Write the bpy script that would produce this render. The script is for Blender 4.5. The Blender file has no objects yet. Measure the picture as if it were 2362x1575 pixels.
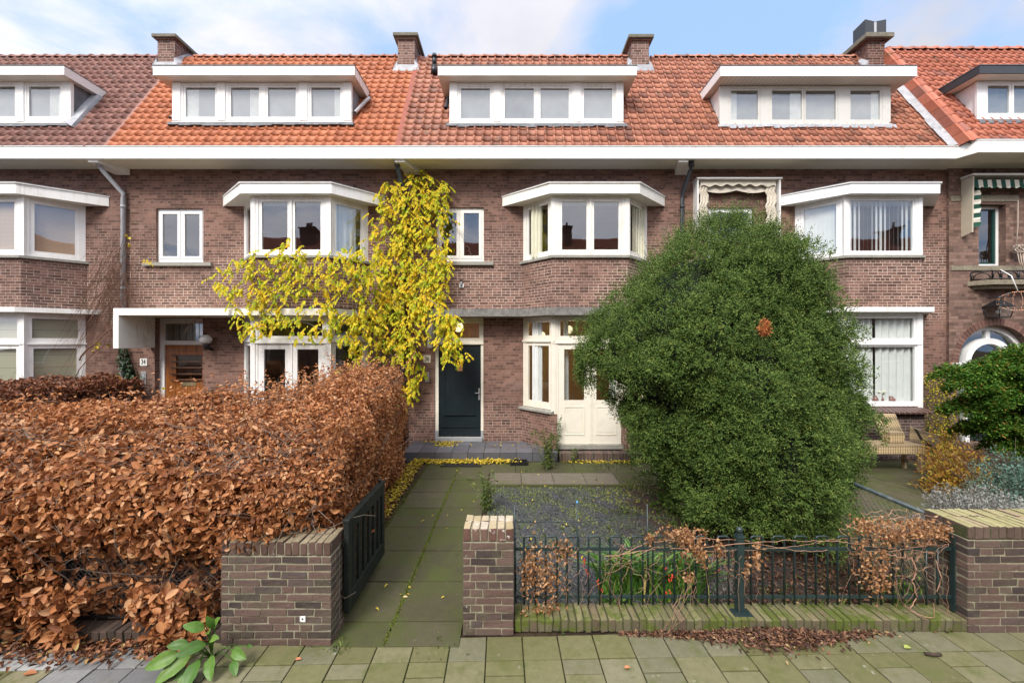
import bpy, math, random
import numpy as np
from mathutils import Vector, Matrix
R = math.radians
rnd = random.Random(7)
rng = np.random.default_rng(11)
sc = bpy.context.scene
COL = sc.collection
F, HC, YW = 950.0, 2.45, 9.36        # focal length in photo pixels, camera height, facade distance

def PX(px, Y=YW): return (px - 1181.0) / F * Y
def PZ(py, Y=YW): return HC + (787.5 - py) / F * Y

# ------------------------------------------------------------------ materials
def nd(nt, typ, ins=None, **props):
    n = nt.nodes.new(typ)
    for k, v in props.items(): setattr(n, k, v)
    for k, v in (ins or {}).items():
        s = n.inputs[k]
        if isinstance(v, bpy.types.NodeSocket): nt.links.new(v, s)
        elif isinstance(v, (tuple, list)) and len(v) == 3 and s.type == 'RGBA': s.default_value = (*v, 1)
        else: s.default_value = v
    return n
def mat(name):
    m = bpy.data.materials.new(name); m.use_nodes = True
    nt = m.node_tree; nt.nodes.clear()
    out = nt.nodes.new('ShaderNodeOutputMaterial')
    return m, nt, out
def ramp(nt, fac, stops):
    n = nt.nodes.new('ShaderNodeValToRGB'); e = n.color_ramp.elements
    while len(e) > 1: e.remove(e[0])
    e[0].position = stops[0][0]; e[0].color = (*stops[0][1], 1)
    for p, c in stops[1:]:
        x = e.new(p); x.color = (*c, 1)
    nt.links.new(fac, n.inputs[0]); return n.outputs[0]
def mixc(nt, f, a, b, mode='MIX'):
    n = nt.nodes.new('ShaderNodeMix'); n.data_type = 'RGBA'; n.blend_type = mode; n.clamp_factor = True
    for s, v in ((n.inputs[0], f), (n.inputs[6], a), (n.inputs[7], b)):
        if isinstance(v, bpy.types.NodeSocket): nt.links.new(v, s)
        elif isinstance(v, (tuple, list)): s.default_value = (*v, 1)
        else: s.default_value = v
    return n.outputs[2]
def noise(nt, vec, scale, detail=4, rough=.6, dist=0):
    return nd(nt, 'ShaderNodeTexNoise', {'Vector': vec, 'Scale': scale, 'Detail': detail, 'Roughness': rough, 'Distortion': dist}).outputs['Fac']
def mapr(nt, v, a, b, c=0., d=1.):
    return nd(nt, 'ShaderNodeMapRange', {0: v, 1: a, 2: b, 3: c, 4: d}).outputs[0]
def mth(nt, op, a, b=0.):
    n = nt.nodes.new('ShaderNodeMath'); n.operation = op
    for i, v in enumerate((a, b)):
        if isinstance(v, bpy.types.NodeSocket): nt.links.new(v, n.inputs[i])
        else: n.inputs[i].default_value = v
    return n.outputs[0]
def objco(nt): return nd(nt, 'ShaderNodeTexCoord').outputs['Object']
def geopos(nt): return nd(nt, 'ShaderNodeNewGeometry').outputs['Position']
def finish(nt, out, color, rough=.7, bump=None, bstr=.3, bdist=.01, spec=.5, metal=0.):
    b = nd(nt, 'ShaderNodeBsdfPrincipled', {'Base Color': color, 'Roughness': rough, 'Specular IOR Level': spec, 'Metallic': metal})
    if bump is not None:
        bp = nd(nt, 'ShaderNodeBump', {'Height': bump, 'Strength': bstr, 'Distance': bdist})
        nt.links.new(bp.outputs[0], b.inputs['Normal'])
    nt.links.new(b.outputs[0], out.inputs[0]); return b

def m_plain(name, c, rough=.6, var=.12, scale=6., dirt=None, dscale=2.5, spec=.5, bump=.15, metal=0., streak=None):
    m, nt, out = mat(name); p = geopos(nt)
    n1 = noise(nt, p, scale, 5, .6)
    col = mixc(nt, mapr(nt, n1, .3, .7), tuple(x*(1-var) for x in c), tuple(min(1, x*(1+var)) for x in c))
    if dirt:
        n2 = noise(nt, p, dscale, 8, .7)
        col = mixc(nt, mapr(nt, n2, .52, .75, 0, .8), col, dirt)
    if streak:
        sv = nd(nt, 'ShaderNodeVectorMath', {0: p, 1: (9., 9., .7)}, operation='MULTIPLY').outputs[0]
        col = mixc(nt, mth(nt, 'MULTIPLY', mapr(nt, noise(nt, sv, 1.5, 6, .7), .50, .74, 0, .6), mapr(nt, noise(nt, p, .9, 3), .4, .6)), col, streak)
    finish(nt, out, col, rough, noise(nt, p, 60, 3), bump, .004, spec, metal)
    return m

def m_brick(name, ca, cb, mort_lo, mort_hi, zlo=3.0, zhi=4.3, row=.062, wid=.2, grime=.4):
    m, nt, out = mat(name)
    uv = nd(nt, 'ShaderNodeUVMap').outputs[0]
    pos = geopos(nt)
    wob = nd(nt, 'ShaderNodeTexNoise', {'Vector': uv, 'Scale': 9., 'Detail': 2.}).outputs['Color']
    wv = nd(nt, 'ShaderNodeVectorMath', {0: wob, 1: (.5, .5, .5)}, operation='SUBTRACT').outputs[0]
    wv = nd(nt, 'ShaderNodeVectorMath', {0: wv, 'Scale': .008}, operation='SCALE').outputs[0]
    vec = nd(nt, 'ShaderNodeVectorMath', {0: uv, 1: wv}, operation='ADD').outputs[0]
    def bt(c1, c2, mo, bias=0.):
        return nd(nt, 'ShaderNodeTexBrick', {'Vector': vec, 'Color1': c1, 'Color2': c2, 'Mortar': mo, 'Scale': 1., 'Mortar Size': .0055,
                  'Mortar Smooth': .25, 'Bias': bias, 'Brick Width': wid, 'Row Height': row}, offset=.5, squash=.5, squash_frequency=3)
    z = nd(nt, 'ShaderNodeSeparateXYZ', {0: pos}).outputs[2]
    band = mth(nt, 'MULTIPLY', mapr(nt, z, zlo - .3, zlo + .1), mapr(nt, z, zhi, zhi + .9, 1, 0))
    nn = noise(nt, pos, 1.1, 5, .65)
    band = mth(nt, 'MULTIPLY', band, mapr(nt, nn, .3, .55))
    low = mth(nt, 'MULTIPLY', mapr(nt, z, .9, 1.4, 1, 0), mapr(nt, nn, .35, .6))
    band = mth(nt, 'MAXIMUM', band, mth(nt, 'MULTIPLY', low, .6))
    mo = mixc(nt, band, mort_lo, mort_hi)
    b = bt((0, 0, 0), (1, 1, 1), (.5, .5, .5))
    per = nd(nt, 'ShaderNodeSeparateColor', {0: b.outputs[0]}).outputs[0]
    brickc = ramp(nt, per, [(0, tuple(x*.62 for x in ca)), (.3, ca), (.55, tuple((x+y)/2 for x, y in zip(ca, cb))), (.8, cb), (1, tuple(x*1.15 for x in cb))])
    fine = noise(nt, pos, 45, 5, .7)
    brickc = mixc(nt, mapr(nt, fine, .35, .7, 0, .55), brickc, tuple(x*.55 for x in ca))
    col = mixc(nt, b.outputs['Fac'], brickc, mo)
    pat = noise(nt, pos, .7, 6, .65, .4)
    col = mixc(nt, mapr(nt, pat, .5, .72, 0, grime), col, (.055, .04, .036))
    pale = noise(nt, nd(nt, 'ShaderNodeVectorMath', {0: pos, 1: (31., 5., 9.)}, operation='ADD').outputs[0], 1.7, 7, .75)
    col = mixc(nt, mapr(nt, pale, .56, .78, 0, .35), col, (.42, .30, .27))
    spk = noise(nt, pos, 26, 2, .5)
    col = mixc(nt, mapr(nt, spk, .76, .8, 0, .5), col, (.6, .55, .5))
    h = mth(nt, 'ADD', mth(nt, 'MULTIPLY', b.outputs['Fac'], -1.), mth(nt, 'MULTIPLY', fine, .5))
    finish(nt, out, col, .85, h, .55, .006, .25)
    return m

def m_island(name, stops, rough=.7, nscale=14., spots=None, bump=.3, spec=.4, bdist=.004, moss=None, mscale=3., mr=(.52, .7), topstops=None):
    """colour varies per separate piece"""
    m, nt, out = mat(name); g = nd(nt, 'ShaderNodeNewGeometry'); p = g.outputs['Position']
    col = ramp(nt, g.outputs['Random Per Island'], stops)
    if topstops:
        nz_ = nd(nt, 'ShaderNodeSeparateXYZ', {0: g.outputs['True Normal']}).outputs[2]; edge = mapr(nt, mth(nt, 'ADD', nz_, mapr(nt, noise(nt, p, 14., 5, .7), .3, .7, -.25, .25)), .35, .6)
        col = mixc(nt, edge, col, ramp(nt, g.outputs['Random Per Island'], topstops))
    n1 = noise(nt, p, nscale, 6, .7)
    col = mixc(nt, mapr(nt, n1, .3, .7, 0, .45), col, mixc(nt, 1., col, (.45, .45, .45), 'MULTIPLY'))
    if spots: col = mixc(nt, mapr(nt, noise(nt, p, spots[1], 3, .6), spots[2], spots[2]+.08, 0, spots[3]), col, spots[0])
    if moss: col = mixc(nt, mapr(nt, noise(nt, p, mscale, 7, .7), mr[0], mr[1], 0, .85), col, moss)
    finish(nt, out, col, rough, noise(nt, p, 70, 4, .7), bump, bdist, spec)
    return m

def m_leaf(name, stops, rough=.55, trans=.25, spec=.3, nz=0., clump=0., cf=.6):
    m, nt, out = mat(name); g = nd(nt, 'ShaderNodeNewGeometry')
    fac = g.outputs['Random Per Island']
    if clump: fac = mth(nt, 'ADD', mth(nt, 'MULTIPLY', fac, 1-cf), mth(nt, 'MULTIPLY', mapr(nt, noise(nt, g.outputs['Position'], clump, 3, .55), .3, .7), cf))
    col = ramp(nt, fac, stops)
    if nz: col = mixc(nt, mapr(nt, noise(nt, g.outputs['Position'], nz, 3), .35, .65, 0, .5), col, mixc(nt, 1., col, (.5, .55, .5), 'MULTIPLY'))
    b = nd(nt, 'ShaderNodeBsdfPrincipled', {'Base Color': col, 'Roughness': rough, 'Specular IOR Level': spec})
    t = nd(nt, 'ShaderNodeBsdfTranslucent', {'Color': col})
    mx = nd(nt, 'ShaderNodeMixShader', {0: trans, 1: b.outputs[0], 2: t.outputs[0]})
    nt.links.new(mx.outputs[0], out.inputs[0]); return m

def m_glass(name, refl=.22, tint=(.9, .93, .92)):
    m, nt, out = mat(name); p = geopos(nt)
    bp = nd(nt, 'ShaderNodeBump', {'Height': noise(nt, p, 1.6, 1), 'Strength': .05, 'Distance': .05})
    t = nd(nt, 'ShaderNodeBsdfTransparent', {'Color': tint})
    g = nd(nt, 'ShaderNodeBsdfGlossy', {'Color': (.95, .97, 1.), 'Roughness': .01, 'Normal': bp.outputs[0]})
    lw = nd(nt, 'ShaderNodeLayerWeight', {'Blend': .5}).outputs['Facing']
    fac = mth(nt, 'MINIMUM', mth(nt, 'ADD', mth(nt, 'MULTIPLY', mth(nt, 'POWER', lw, 4.5), .8), refl+.05), 1.)
    mx = nd(nt, 'ShaderNodeMixShader', {0: fac, 1: t.outputs[0], 2: g.outputs[0]})
    nt.links.new(mx.outputs[0], out.inputs[0]); return m

def m_emit(name, c, s):
    m, nt, out = mat(name); e = nd(nt, 'ShaderNodeEmission', {'Color': c, 'Strength': s}); nt.links.new(e.outputs[0], out.inputs[0]); return m

def m_stripe(name, ca, cb, freq):
    m, nt, out = mat(name); uv = nd(nt, 'ShaderNodeUVMap').outputs[0]
    v = nd(nt, 'ShaderNodeSeparateXYZ', {0: uv}).outputs[0]
    s = mth(nt, 'GREATER_THAN', mth(nt, 'FRACT', mth(nt, 'MULTIPLY', v, freq)), .5)
    finish(nt, out, mixc(nt, s, ca, cb), .85, noise(nt, geopos(nt), 80, 2), .2); return m

def m_slats(name, ca, cb, period, axis=2, duty=.85, rough=.6):
    m, nt, out = mat(name)
    v = nd(nt, 'ShaderNodeSeparateXYZ', {0: geopos(nt)}).outputs[axis]
    fr = mth(nt, 'FRACT', mth(nt, 'DIVIDE', v, period))
    s = mth(nt, 'GREATER_THAN', fr, duty)
    finish(nt, out, mixc(nt, s, ca, cb), rough); return m

def m_wicker(name):
    m, nt, out = mat(name); p = geopos(nt)
    s = nd(nt, 'ShaderNodeSeparateXYZ', {0: p})
    xx = mth(nt, 'ADD', s.outputs[0], s.outputs[1])
    a = mth(nt, 'FRACT', mth(nt, 'DIVIDE', xx, .045)); b = mth(nt, 'FRACT', mth(nt, 'DIVIDE', mth(nt, 'ADD', s.outputs[2], mth(nt, 'MULTIPLY', s.outputs[1], .6)), .03))
    k = mth(nt, 'MAXIMUM', mth(nt, 'LESS_THAN', a, .16), mth(nt, 'LESS_THAN', b, .18))
    row = mth(nt, 'GREATER_THAN', mth(nt, 'FRACT', mth(nt, 'DIVIDE', s.outputs[2], .19)), .6)
    c = mixc(nt, mth(nt, 'MULTIPLY', row, .5), (.62, .47, .26), (.16, .12, .08))
    finish(nt, out, mixc(nt, k, c, (.035, .027, .02)), .6, k, .6, .004); return m

WHITE = m_plain('white_paint', (.82, .81, .78), .45, .02, 3., (.66, .63, .56), 3.2, streak=(.42, .38, .30))
WHITE2 = m_plain('white_plastic', (.82, .82, .81), .35, .02, 3., streak=(.60, .58, .53))
CREAM = m_plain('cream_paint', (.80, .75, .63), .45, .02, 3., (.68, .62, .50), 4.)
SOFFIT = m_slats('soffit_boards', (.80, .76, .64), (.52, .48, .38), .095, 1, .93)
SOFFITW = m_slats('dormer_soffit_boards', (.80, .75, .68), (.38, .33, .29), .09, 1, .94)
SOFFITX = m_slats('cladding_soffit', (.66, .62, .57), (.25, .22, .20), .1, 0, .93)
RENDERW = m_plain('white_render', (.86, .84, .76), .8, .03, 3., (.60, .60, .48), 2.2)
CONC = m_plain('weathered_concrete', (.19, .18, .165), .9, .3, 12., (.045, .045, .045), 2.6, bump=.6)
SILL = m_plain('stone_sill', (.30, .29, .25), .85, .15, 14., (.13, .13, .11), 5., bump=.5)
GREY = m_plain('grey_pipe_paint', (.33, .34, .36), .5, .06, 4., (.22, .2, .18), 4.)
DGREEN = m_plain('dark_green_pipe', (.035, .05, .05), .4, .15, 8., (.12, .12, .11), 6.)
FENCEM = m_plain('dark_green_metal', (.018, .035, .036), .35, .15, 10., (.05, .045, .035), 9.)
BLACKM = m_plain('black_metal', (.012, .012, .013), .4, .2, 10.)
GATEM = m_plain('dark_green_gate_paint', (.011, .016, .015), .55, .2, 10., (.04, .04, .035), 14., spec=.3)
DOORB = m_plain('black_door_paint', (.010, .017, .021), .32, .2, 5.)
LEAD = m_plain('lead_flashing', (.36, .37, .39), .55, .25, 7., (.62, .63, .64), 4., bump=.8)
LEADD = m_plain('dark_lead', (.12, .125, .135), .6, .25, 7., (.3, .3, .31), 6., bump=.8)
ANTH = m_plain('anthracite_paint', (.03, .034, .04), .45, .1, 5.)
MOSSC = m_plain('mossy_concrete', (.17, .155, .12), .95, .25, 10., (.10, .12, .035), 7., bump=1.)
OLDPIPE = m_plain('galvanised_pipe', (.42, .42, .42), .5, .1, 9., (.2, .2, .2), 7.)
BRICK = m_brick('facade_brick', (.175, .092, .069), (.275, .150, .113), (.24, .175, .14), (.60, .50, .42))
BRICKL = m_brick('facade_brick_left', (.155, .083, .065), (.245, .133, .103), (.21, .155, .125), (.5, .41, .34))
BRICKR = m_brick('facade_brick_right', (.175, .105, .08), (.28, .175, .135), (.13, .10, .082), (.16, .125, .105), row=.072, wid=.21)
BRICKD = m_brick('plinth_brick', (.12, .075, .062), (.19, .125, .108), (.33, .28, .24), (.40, .34, .29))
GLASS = m_glass('window_glass', .13)
GLASSD = m_glass('clear_ground_glass', .05)
INT = m_plain('interior_plaster', (.55, .42, .28), .9, .1, 2.)
INTD = m_plain('dark_interior', (.10, .085, .07), .9, .2, 2.)
CURT = m_plain('sheer_curtain_cloth', (.74, .75, .73), .9, .05, 5.)
CURTY = m_plain('cream_curtain_cloth', (.66, .64, .50), .9, .05, 5.)
BLINDV = m_plain('vertical_blind_cloth', (.72, .74, .74), .8, .04, 5.)
BLINDH = m_slats('horizontal_slat_blind', (.62, .44, .30), (.36, .23, .14), .028, 2, .8)
BLINDG = m_slats('olive_roman_blind', (.50, .47, .34), (.22, .2, .14), .27, 2, .97)
SOIL = None

def m_wood(name):
    m, nt, out = mat(name); p = geopos(nt)
    sv = nd(nt, 'ShaderNodeVectorMath', {0: p, 1: (14., 14., 1.3)}, operation='MULTIPLY').outputs[0]
    n1 = noise(nt, sv, 1.6, 6, .65, .6)
    col = ramp(nt, n1, [(.3, (.16, .048, .010)), (.5, (.30, .10, .022)), (.7, (.40, .15, .038))])
    finish(nt, out, col, .35, n1, .1, .003); return m
WOOD = m_wood('varnished_wood')

def m_ground(name, stops, scale, rough=.95, bscale=40., bstr=.8, bd=.02, fine=(.5, .5)):
    m, nt, out = mat(name); p = geopos(nt)
    n1 = noise(nt, p, scale, 9, .75)
    col = ramp(nt, n1, stops)
    n2 = noise(nt, p, bscale, 6, .8)
    col = mixc(nt, mapr(nt, n2, .35, .65, 0, .7), col, mixc(nt, 1., col, (.4, .4, .38), 'MULTIPLY'))
    finish(nt, out, col, rough, n2, bstr, bd, .2); return m
SOILM = m_ground('garden_soil', [(.3, (.030, .021, .014)), (.5, (.065, .043, .027)), (.62, (.09, .065, .035)), (.72, (.05, .075, .02))], 2.2)
SANDM = m_ground('joint_sand', [(.3, (.035, .035, .014)), (.6, (.06, .062, .022)), (.75, (.10, .11, .028))], 6.)
ROADM = m_ground('road_surface', [(.3, (.22, .20, .18)), (.6, (.28, .26, .23))], 5.)
def m_gravel():
    m, nt, out = mat('blue_grey_gravel'); p = geopos(nt)
    v = nd(nt, 'ShaderNodeTexVoronoi', {'Vector': p, 'Scale': 95.}); rn = nd(nt, 'ShaderNodeSeparateColor', {0: v.outputs['Color']}).outputs[0]
    col = ramp(nt, rn, [(0, (.022, .023, .026)), (.5, (.060, .062, .070)), (.85, (.115, .12, .13)), (1, (.22, .22, .22))])
    mo = mth(nt, 'MULTIPLY', mapr(nt, noise(nt, p, 2.3, 6, .7), .44, .62), mapr(nt, noise(nt, p, 30, 3, .7), .45, .6))
    col = mixc(nt, mth(nt, 'MULTIPLY', mo, .8), col, (.10, .14, .03))
    xs = nd(nt, 'ShaderNodeSeparateXYZ', {0: p})
    so = mapr(nt, mth(nt, 'ADD', xs.outputs[0], mth(nt, 'MULTIPLY', noise(nt, p, 3., 6, .7), 1.6)), 2.2, 2.8)
    col = mixc(nt, so, col, (.055, .038, .03))
    finish(nt, out, col, .8, v.outputs['Distance'], 1., .012, .3); return m
GRAVEL = m_gravel()

ROOF = {
 'old': m_island('roof_tile_brown', [(0, (.20, .090, .070)), (.4, (.28, .128, .098)), (.75, (.34, .165, .13)), (1, (.24, .125, .105))], .7, 9., moss=(.07, .055, .03), mscale=1.8, mr=(.58, .72)),
 'new': m_island('roof_tile_orange', [(0, (.42, .12, .045)), (.3, (.53, .16, .062)), (.8, (.60, .20, .085)), (1, (.46, .15, .065))], .6, 9., moss=(.28,.09,.045), mscale=1.6, mr=(.5, .8)),
 'mid': m_island('roof_tile_weathered', [(0, (.22, .085, .052)), (.15, (.37, .135, .078)), (.6, (.455, .175, .102)), (.92, (.52, .22, .135)), (1, (.26, .105, .07))], .55, 9.,
                 moss=(.085, .055, .035), mscale=2.2, mr=(.55, .68), spots=((.75, .7, .66), 34., .74, .6)),
 'red': m_island('roof_tile_red', [(0, (.38, .11, .06)), (.4, (.47, .15, .085)), (.8, (.53, .18, .11)), (1, (.28, .11, .08))], .6, 9., moss=(.08, .07, .03), mscale=2., mr=(.6, .7)),
}
NEARBRICK = m_island('garden_brick', [(0, (.060, .044, .040)), (.3, (.105, .070, .058)), (.55, (.135, .083, .068)), (.8, (.165, .105, .085)), (1, (.085, .065, .062))], .85, 26.,
                     spots=((.6, .58, .52), 38., .70, .8), bump=1., bdist=.008, moss=(.115, .105, .065), mscale=4., mr=(.5, .72))
NEARBRICKM = m_island('garden_brick_mossy', [(0, (.11, .10, .055)), (.5, (.17, .15, .085)), (1, (.12, .085, .06))], .95, 30.,
                      bump=.9, bdist=.008, moss=(.085, .115, .012), mscale=7., mr=(.48, .56), topstops=[(0, (.14, .13, .06)), (.5, (.23, .22, .10)), (1, (.20, .15, .09))])
CAPBRICK = m_island('pale_cap_brick', [(0, (.12, .06, .045)), (.5, (.17, .09, .07)), (1, (.20, .13, .10))], .95, 30., topstops=[(0, (.38, .30, .16)), (.5, (.50, .41, .26)), (1, (.52, .46, .37))],
                    spots=((.7, .68, .62), 22., .62, .8), bump=.9, bdist=.008)
MORTAR = m_plain('lime_mortar', (.26, .24, .165), .95, .3, 20., (.17, .17, .09), 5., bump=1.)
MORTARM = m_plain('mossy_joint', (.055, .060, .022), .95, .4, 20., (.10, .12, .02), 9., bump=1.)
PAVE = m_island('pavement_tile', [(0, (.13, .125, .050)), (.35, (.165, .157, .068)), (.6, (.19, .175, .095)), (.8, (.155, .15, .09)), (1, (.225, .205, .12))], .9, 18.,
                spots=((.5, .52, .45), 7., .66, .55), bump=.5, moss=(.095, .105, .03), mscale=5., mr=(.5, .66))
PAVEG = m_island('grey_pavement_tile', [(0, (.14, .14, .14)), (.6, (.20, .20, .19)), (.8, (.25, .25, .24)), (1, (.42, .42, .40))], .9, 18., bump=.5, moss=(.13, .125, .08), mscale=5., mr=(.56, .72))
PATHT = m_island('path_slab', [(0, (.058, .054, .024)), (.5, (.074, .068, .033)), (1, (.095, .085, .048))], .9, 9.,
                 spots=((.42, .38, .30), 75., .68, .8), bump=.8, moss=(.060, .072, .016), mscale=1.9, mr=(.44, .60))
PATHL = m_island('pale_path_slab', [(0, (.145, .125, .09)), (1, (.18, .155, .12))], .9, 9., spots=((.5, .46, .38), 75., .70, .8), bump=.7, moss=(.10, .10, .035), mscale=2.2, mr=(.52, .7))
STEPT = m_island('grey_porch_tile', [(0, (.10, .10, .11)), (1, (.155, .155, .17))], .45, 8., bump=.15)
DARKT = m_plain('tile_joint_dark', (.05, .048, .045), .9, .2, 9.)
BROWNT = m_plain('glazed_sill_tile', (.075, .032, .026), .3, .25, 9.)
BEECH = m_leaf('beech_leaf', [(0, (.12, .042, .020)), (.25, (.28, .100, .036)), (.5, (.42, .165, .058)), (.75, (.52, .24, .10)), (.92, (.62, .36, .19)), (1, (.60, .27, .03))], .55, .25, .25, 0., 3., .12)
BEECHD = m_leaf('dark_beech_leaf', [(0, (.09, .03, .016)), (.4, (.19, .062, .028)), (.8, (.29, .11, .048)), (1, (.36, .17, .08))], .5, .2, .4)
YEW = m_leaf('yew_needle', [(0, (.028, .056, .013)), (.35, (.068, .122, .026)), (.65, (.125, .190, .040)), (.88, (.20, .255, .055)), (1, (.32, .32, .085))], .7, .2, .2, 0., 11., .55)
YEWR = m_leaf('dead_yew_needle', [(0, (.35, .10, .03)), (1, (.5, .18, .06))], .7, .2)
VINEL = m_leaf('wisteria_leaf', [(0, (.16, .30, .02)), (.3, (.40, .48, .025)), (.55, (.70, .58, .03)), (.8, (.86, .58, .03)), (.94, (.84, .47, .03)), (1, (.68, .28, .03))], .55, .35, .2, 0., 5., .55)
TWIG = m_plain('bare_twig', (.15, .075, .045), .8, .35, 20.)
TWIGG = m_plain('grey_twig', (.20, .155, .12), .85, .35, 20.)
BARK = m_plain('dark_bark', (.05, .032, .022), .9, .35, 20., bump=1.)
GREENL = m_leaf('fresh_green_leaf', [(0, (.06, .14, .02)), (.5, (.10, .22, .03)), (1, (.17, .29, .05))], .45, .25, .4, 20.)
WEEDL = m_leaf('weed_leaf', [(0, (.07, .12, .03)), (.6, (.13, .19, .05)), (1, (.30, .32, .08))], .6, .25)
STRAPL = m_leaf('strap_leaf', [(0, (.045, .12, .02)), (.6, (.09, .22, .035)), (.9, (.20, .32, .05)), (1, (.50, .42, .12))], .35, .2, .5)
LAV = m_leaf('lavender_leaf', [(0, (.19, .19, .165)), (.5, (.30, .305, .28)), (1, (.42, .425, .40))], .8, .15)
BLUG = m_leaf('blue_green_leaf', [(0, (.045, .09, .065)), (.5, (.10, .19, .14)), (1, (.20, .31, .25))], .6, .15)
AMB = m_leaf('amber_leaf', [(0, (.20, .09, .02)), (.4, (.45, .22, .04)), (.75, (.55, .38, .05)), (1, (.25, .28, .04))], .6, .3)
CONIF = m_leaf('cypress_spray', [(0, (.035, .10, .012)), (.5, (.08, .19, .022)), (.9, (.17, .30, .04)), (1, (.40, .19, .04))], .6, .2)
FORS = m_leaf('jasmine_leaf', [(0, (.06, .08, .02)), (.55, (.12, .12, .03)), (.6, (.70, .58, .02)), (1, (.80, .70, .05))], .6, .3)
HOPL = m_leaf('dried_hop', [(0, (.28, .12, .05)), (.5, (.48, .25, .11)), (1, (.66, .42, .24))], .8, .3)
YLEAF = m_leaf('fallen_yellow_leaf', [(0, (.40, .30, .03)), (.5, (.62, .48, .04)), (.9, (.68, .52, .08)), (1, (.35, .18, .04))], .6, .1)
BLEAF = m_leaf('fallen_brown_leaf', [(0, (.045, .025, .018)), (.5, (.13, .065, .04)), (.9, (.25, .12, .07)), (1, (.38, .26, .12))], .6, .1)
IVY = m_leaf('ivy_leaf', [(0, (.012, .035, .012)), (.7, (.03, .07, .025)), (1, (.08, .12, .05))], .4, .1, .5)
BERRY = m_plain('red_berry', (.70, .06, .025), .3, .1)
ROPE = m_plain('rope', (.50, .42, .35), .9, .1)
OPAL = m_plain('opal_globe', (.72, .71, .69), .2, .02)
PLATE = m_plain('enamel_plate', (.80, .80, .76), .3, .02)
PLATEY = m_plain('cream_enamel_plate', (.66, .61, .49), .3, .04)
INK = m_plain('black_enamel', (.012, .012, .014), .4, .05)
ALU = m_plain('aluminium', (.50, .50, .50), .35, .05, metal=.6)
BRASS = m_plain('brass', (.32, .27, .15), .4, .1, metal=.5)
PAPER = m_plain('brown_paper_note', (.42, .20, .09), .9, .05)
WICK = m_wicker('wicker_weave')
AWNC = m_plain('cream_awning_cloth', (.62, .56, .46), .9, .06, 4., (.42, .36, .27), 5.)
AWNS = m_stripe('green_white_awning_cloth', (.012, .075, .050), (.72, .68, .58), 5.)
BOARDC = m_plain('cream_board', (.55, .49, .38), .6, .05)
GRMETAL = m_plain('green_window_paint', (.008, .05, .04), .4, .1)
STONEB = m_plain('speckled_stone', (.24, .21, .15), .9, .35, 30., (.10, .085, .06), 9., bump=1.)
POTR = m_plain('glazed_pottery', (.22, .09, .075), .3, .4, 9., (.12, .22, .22), 8.)

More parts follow.
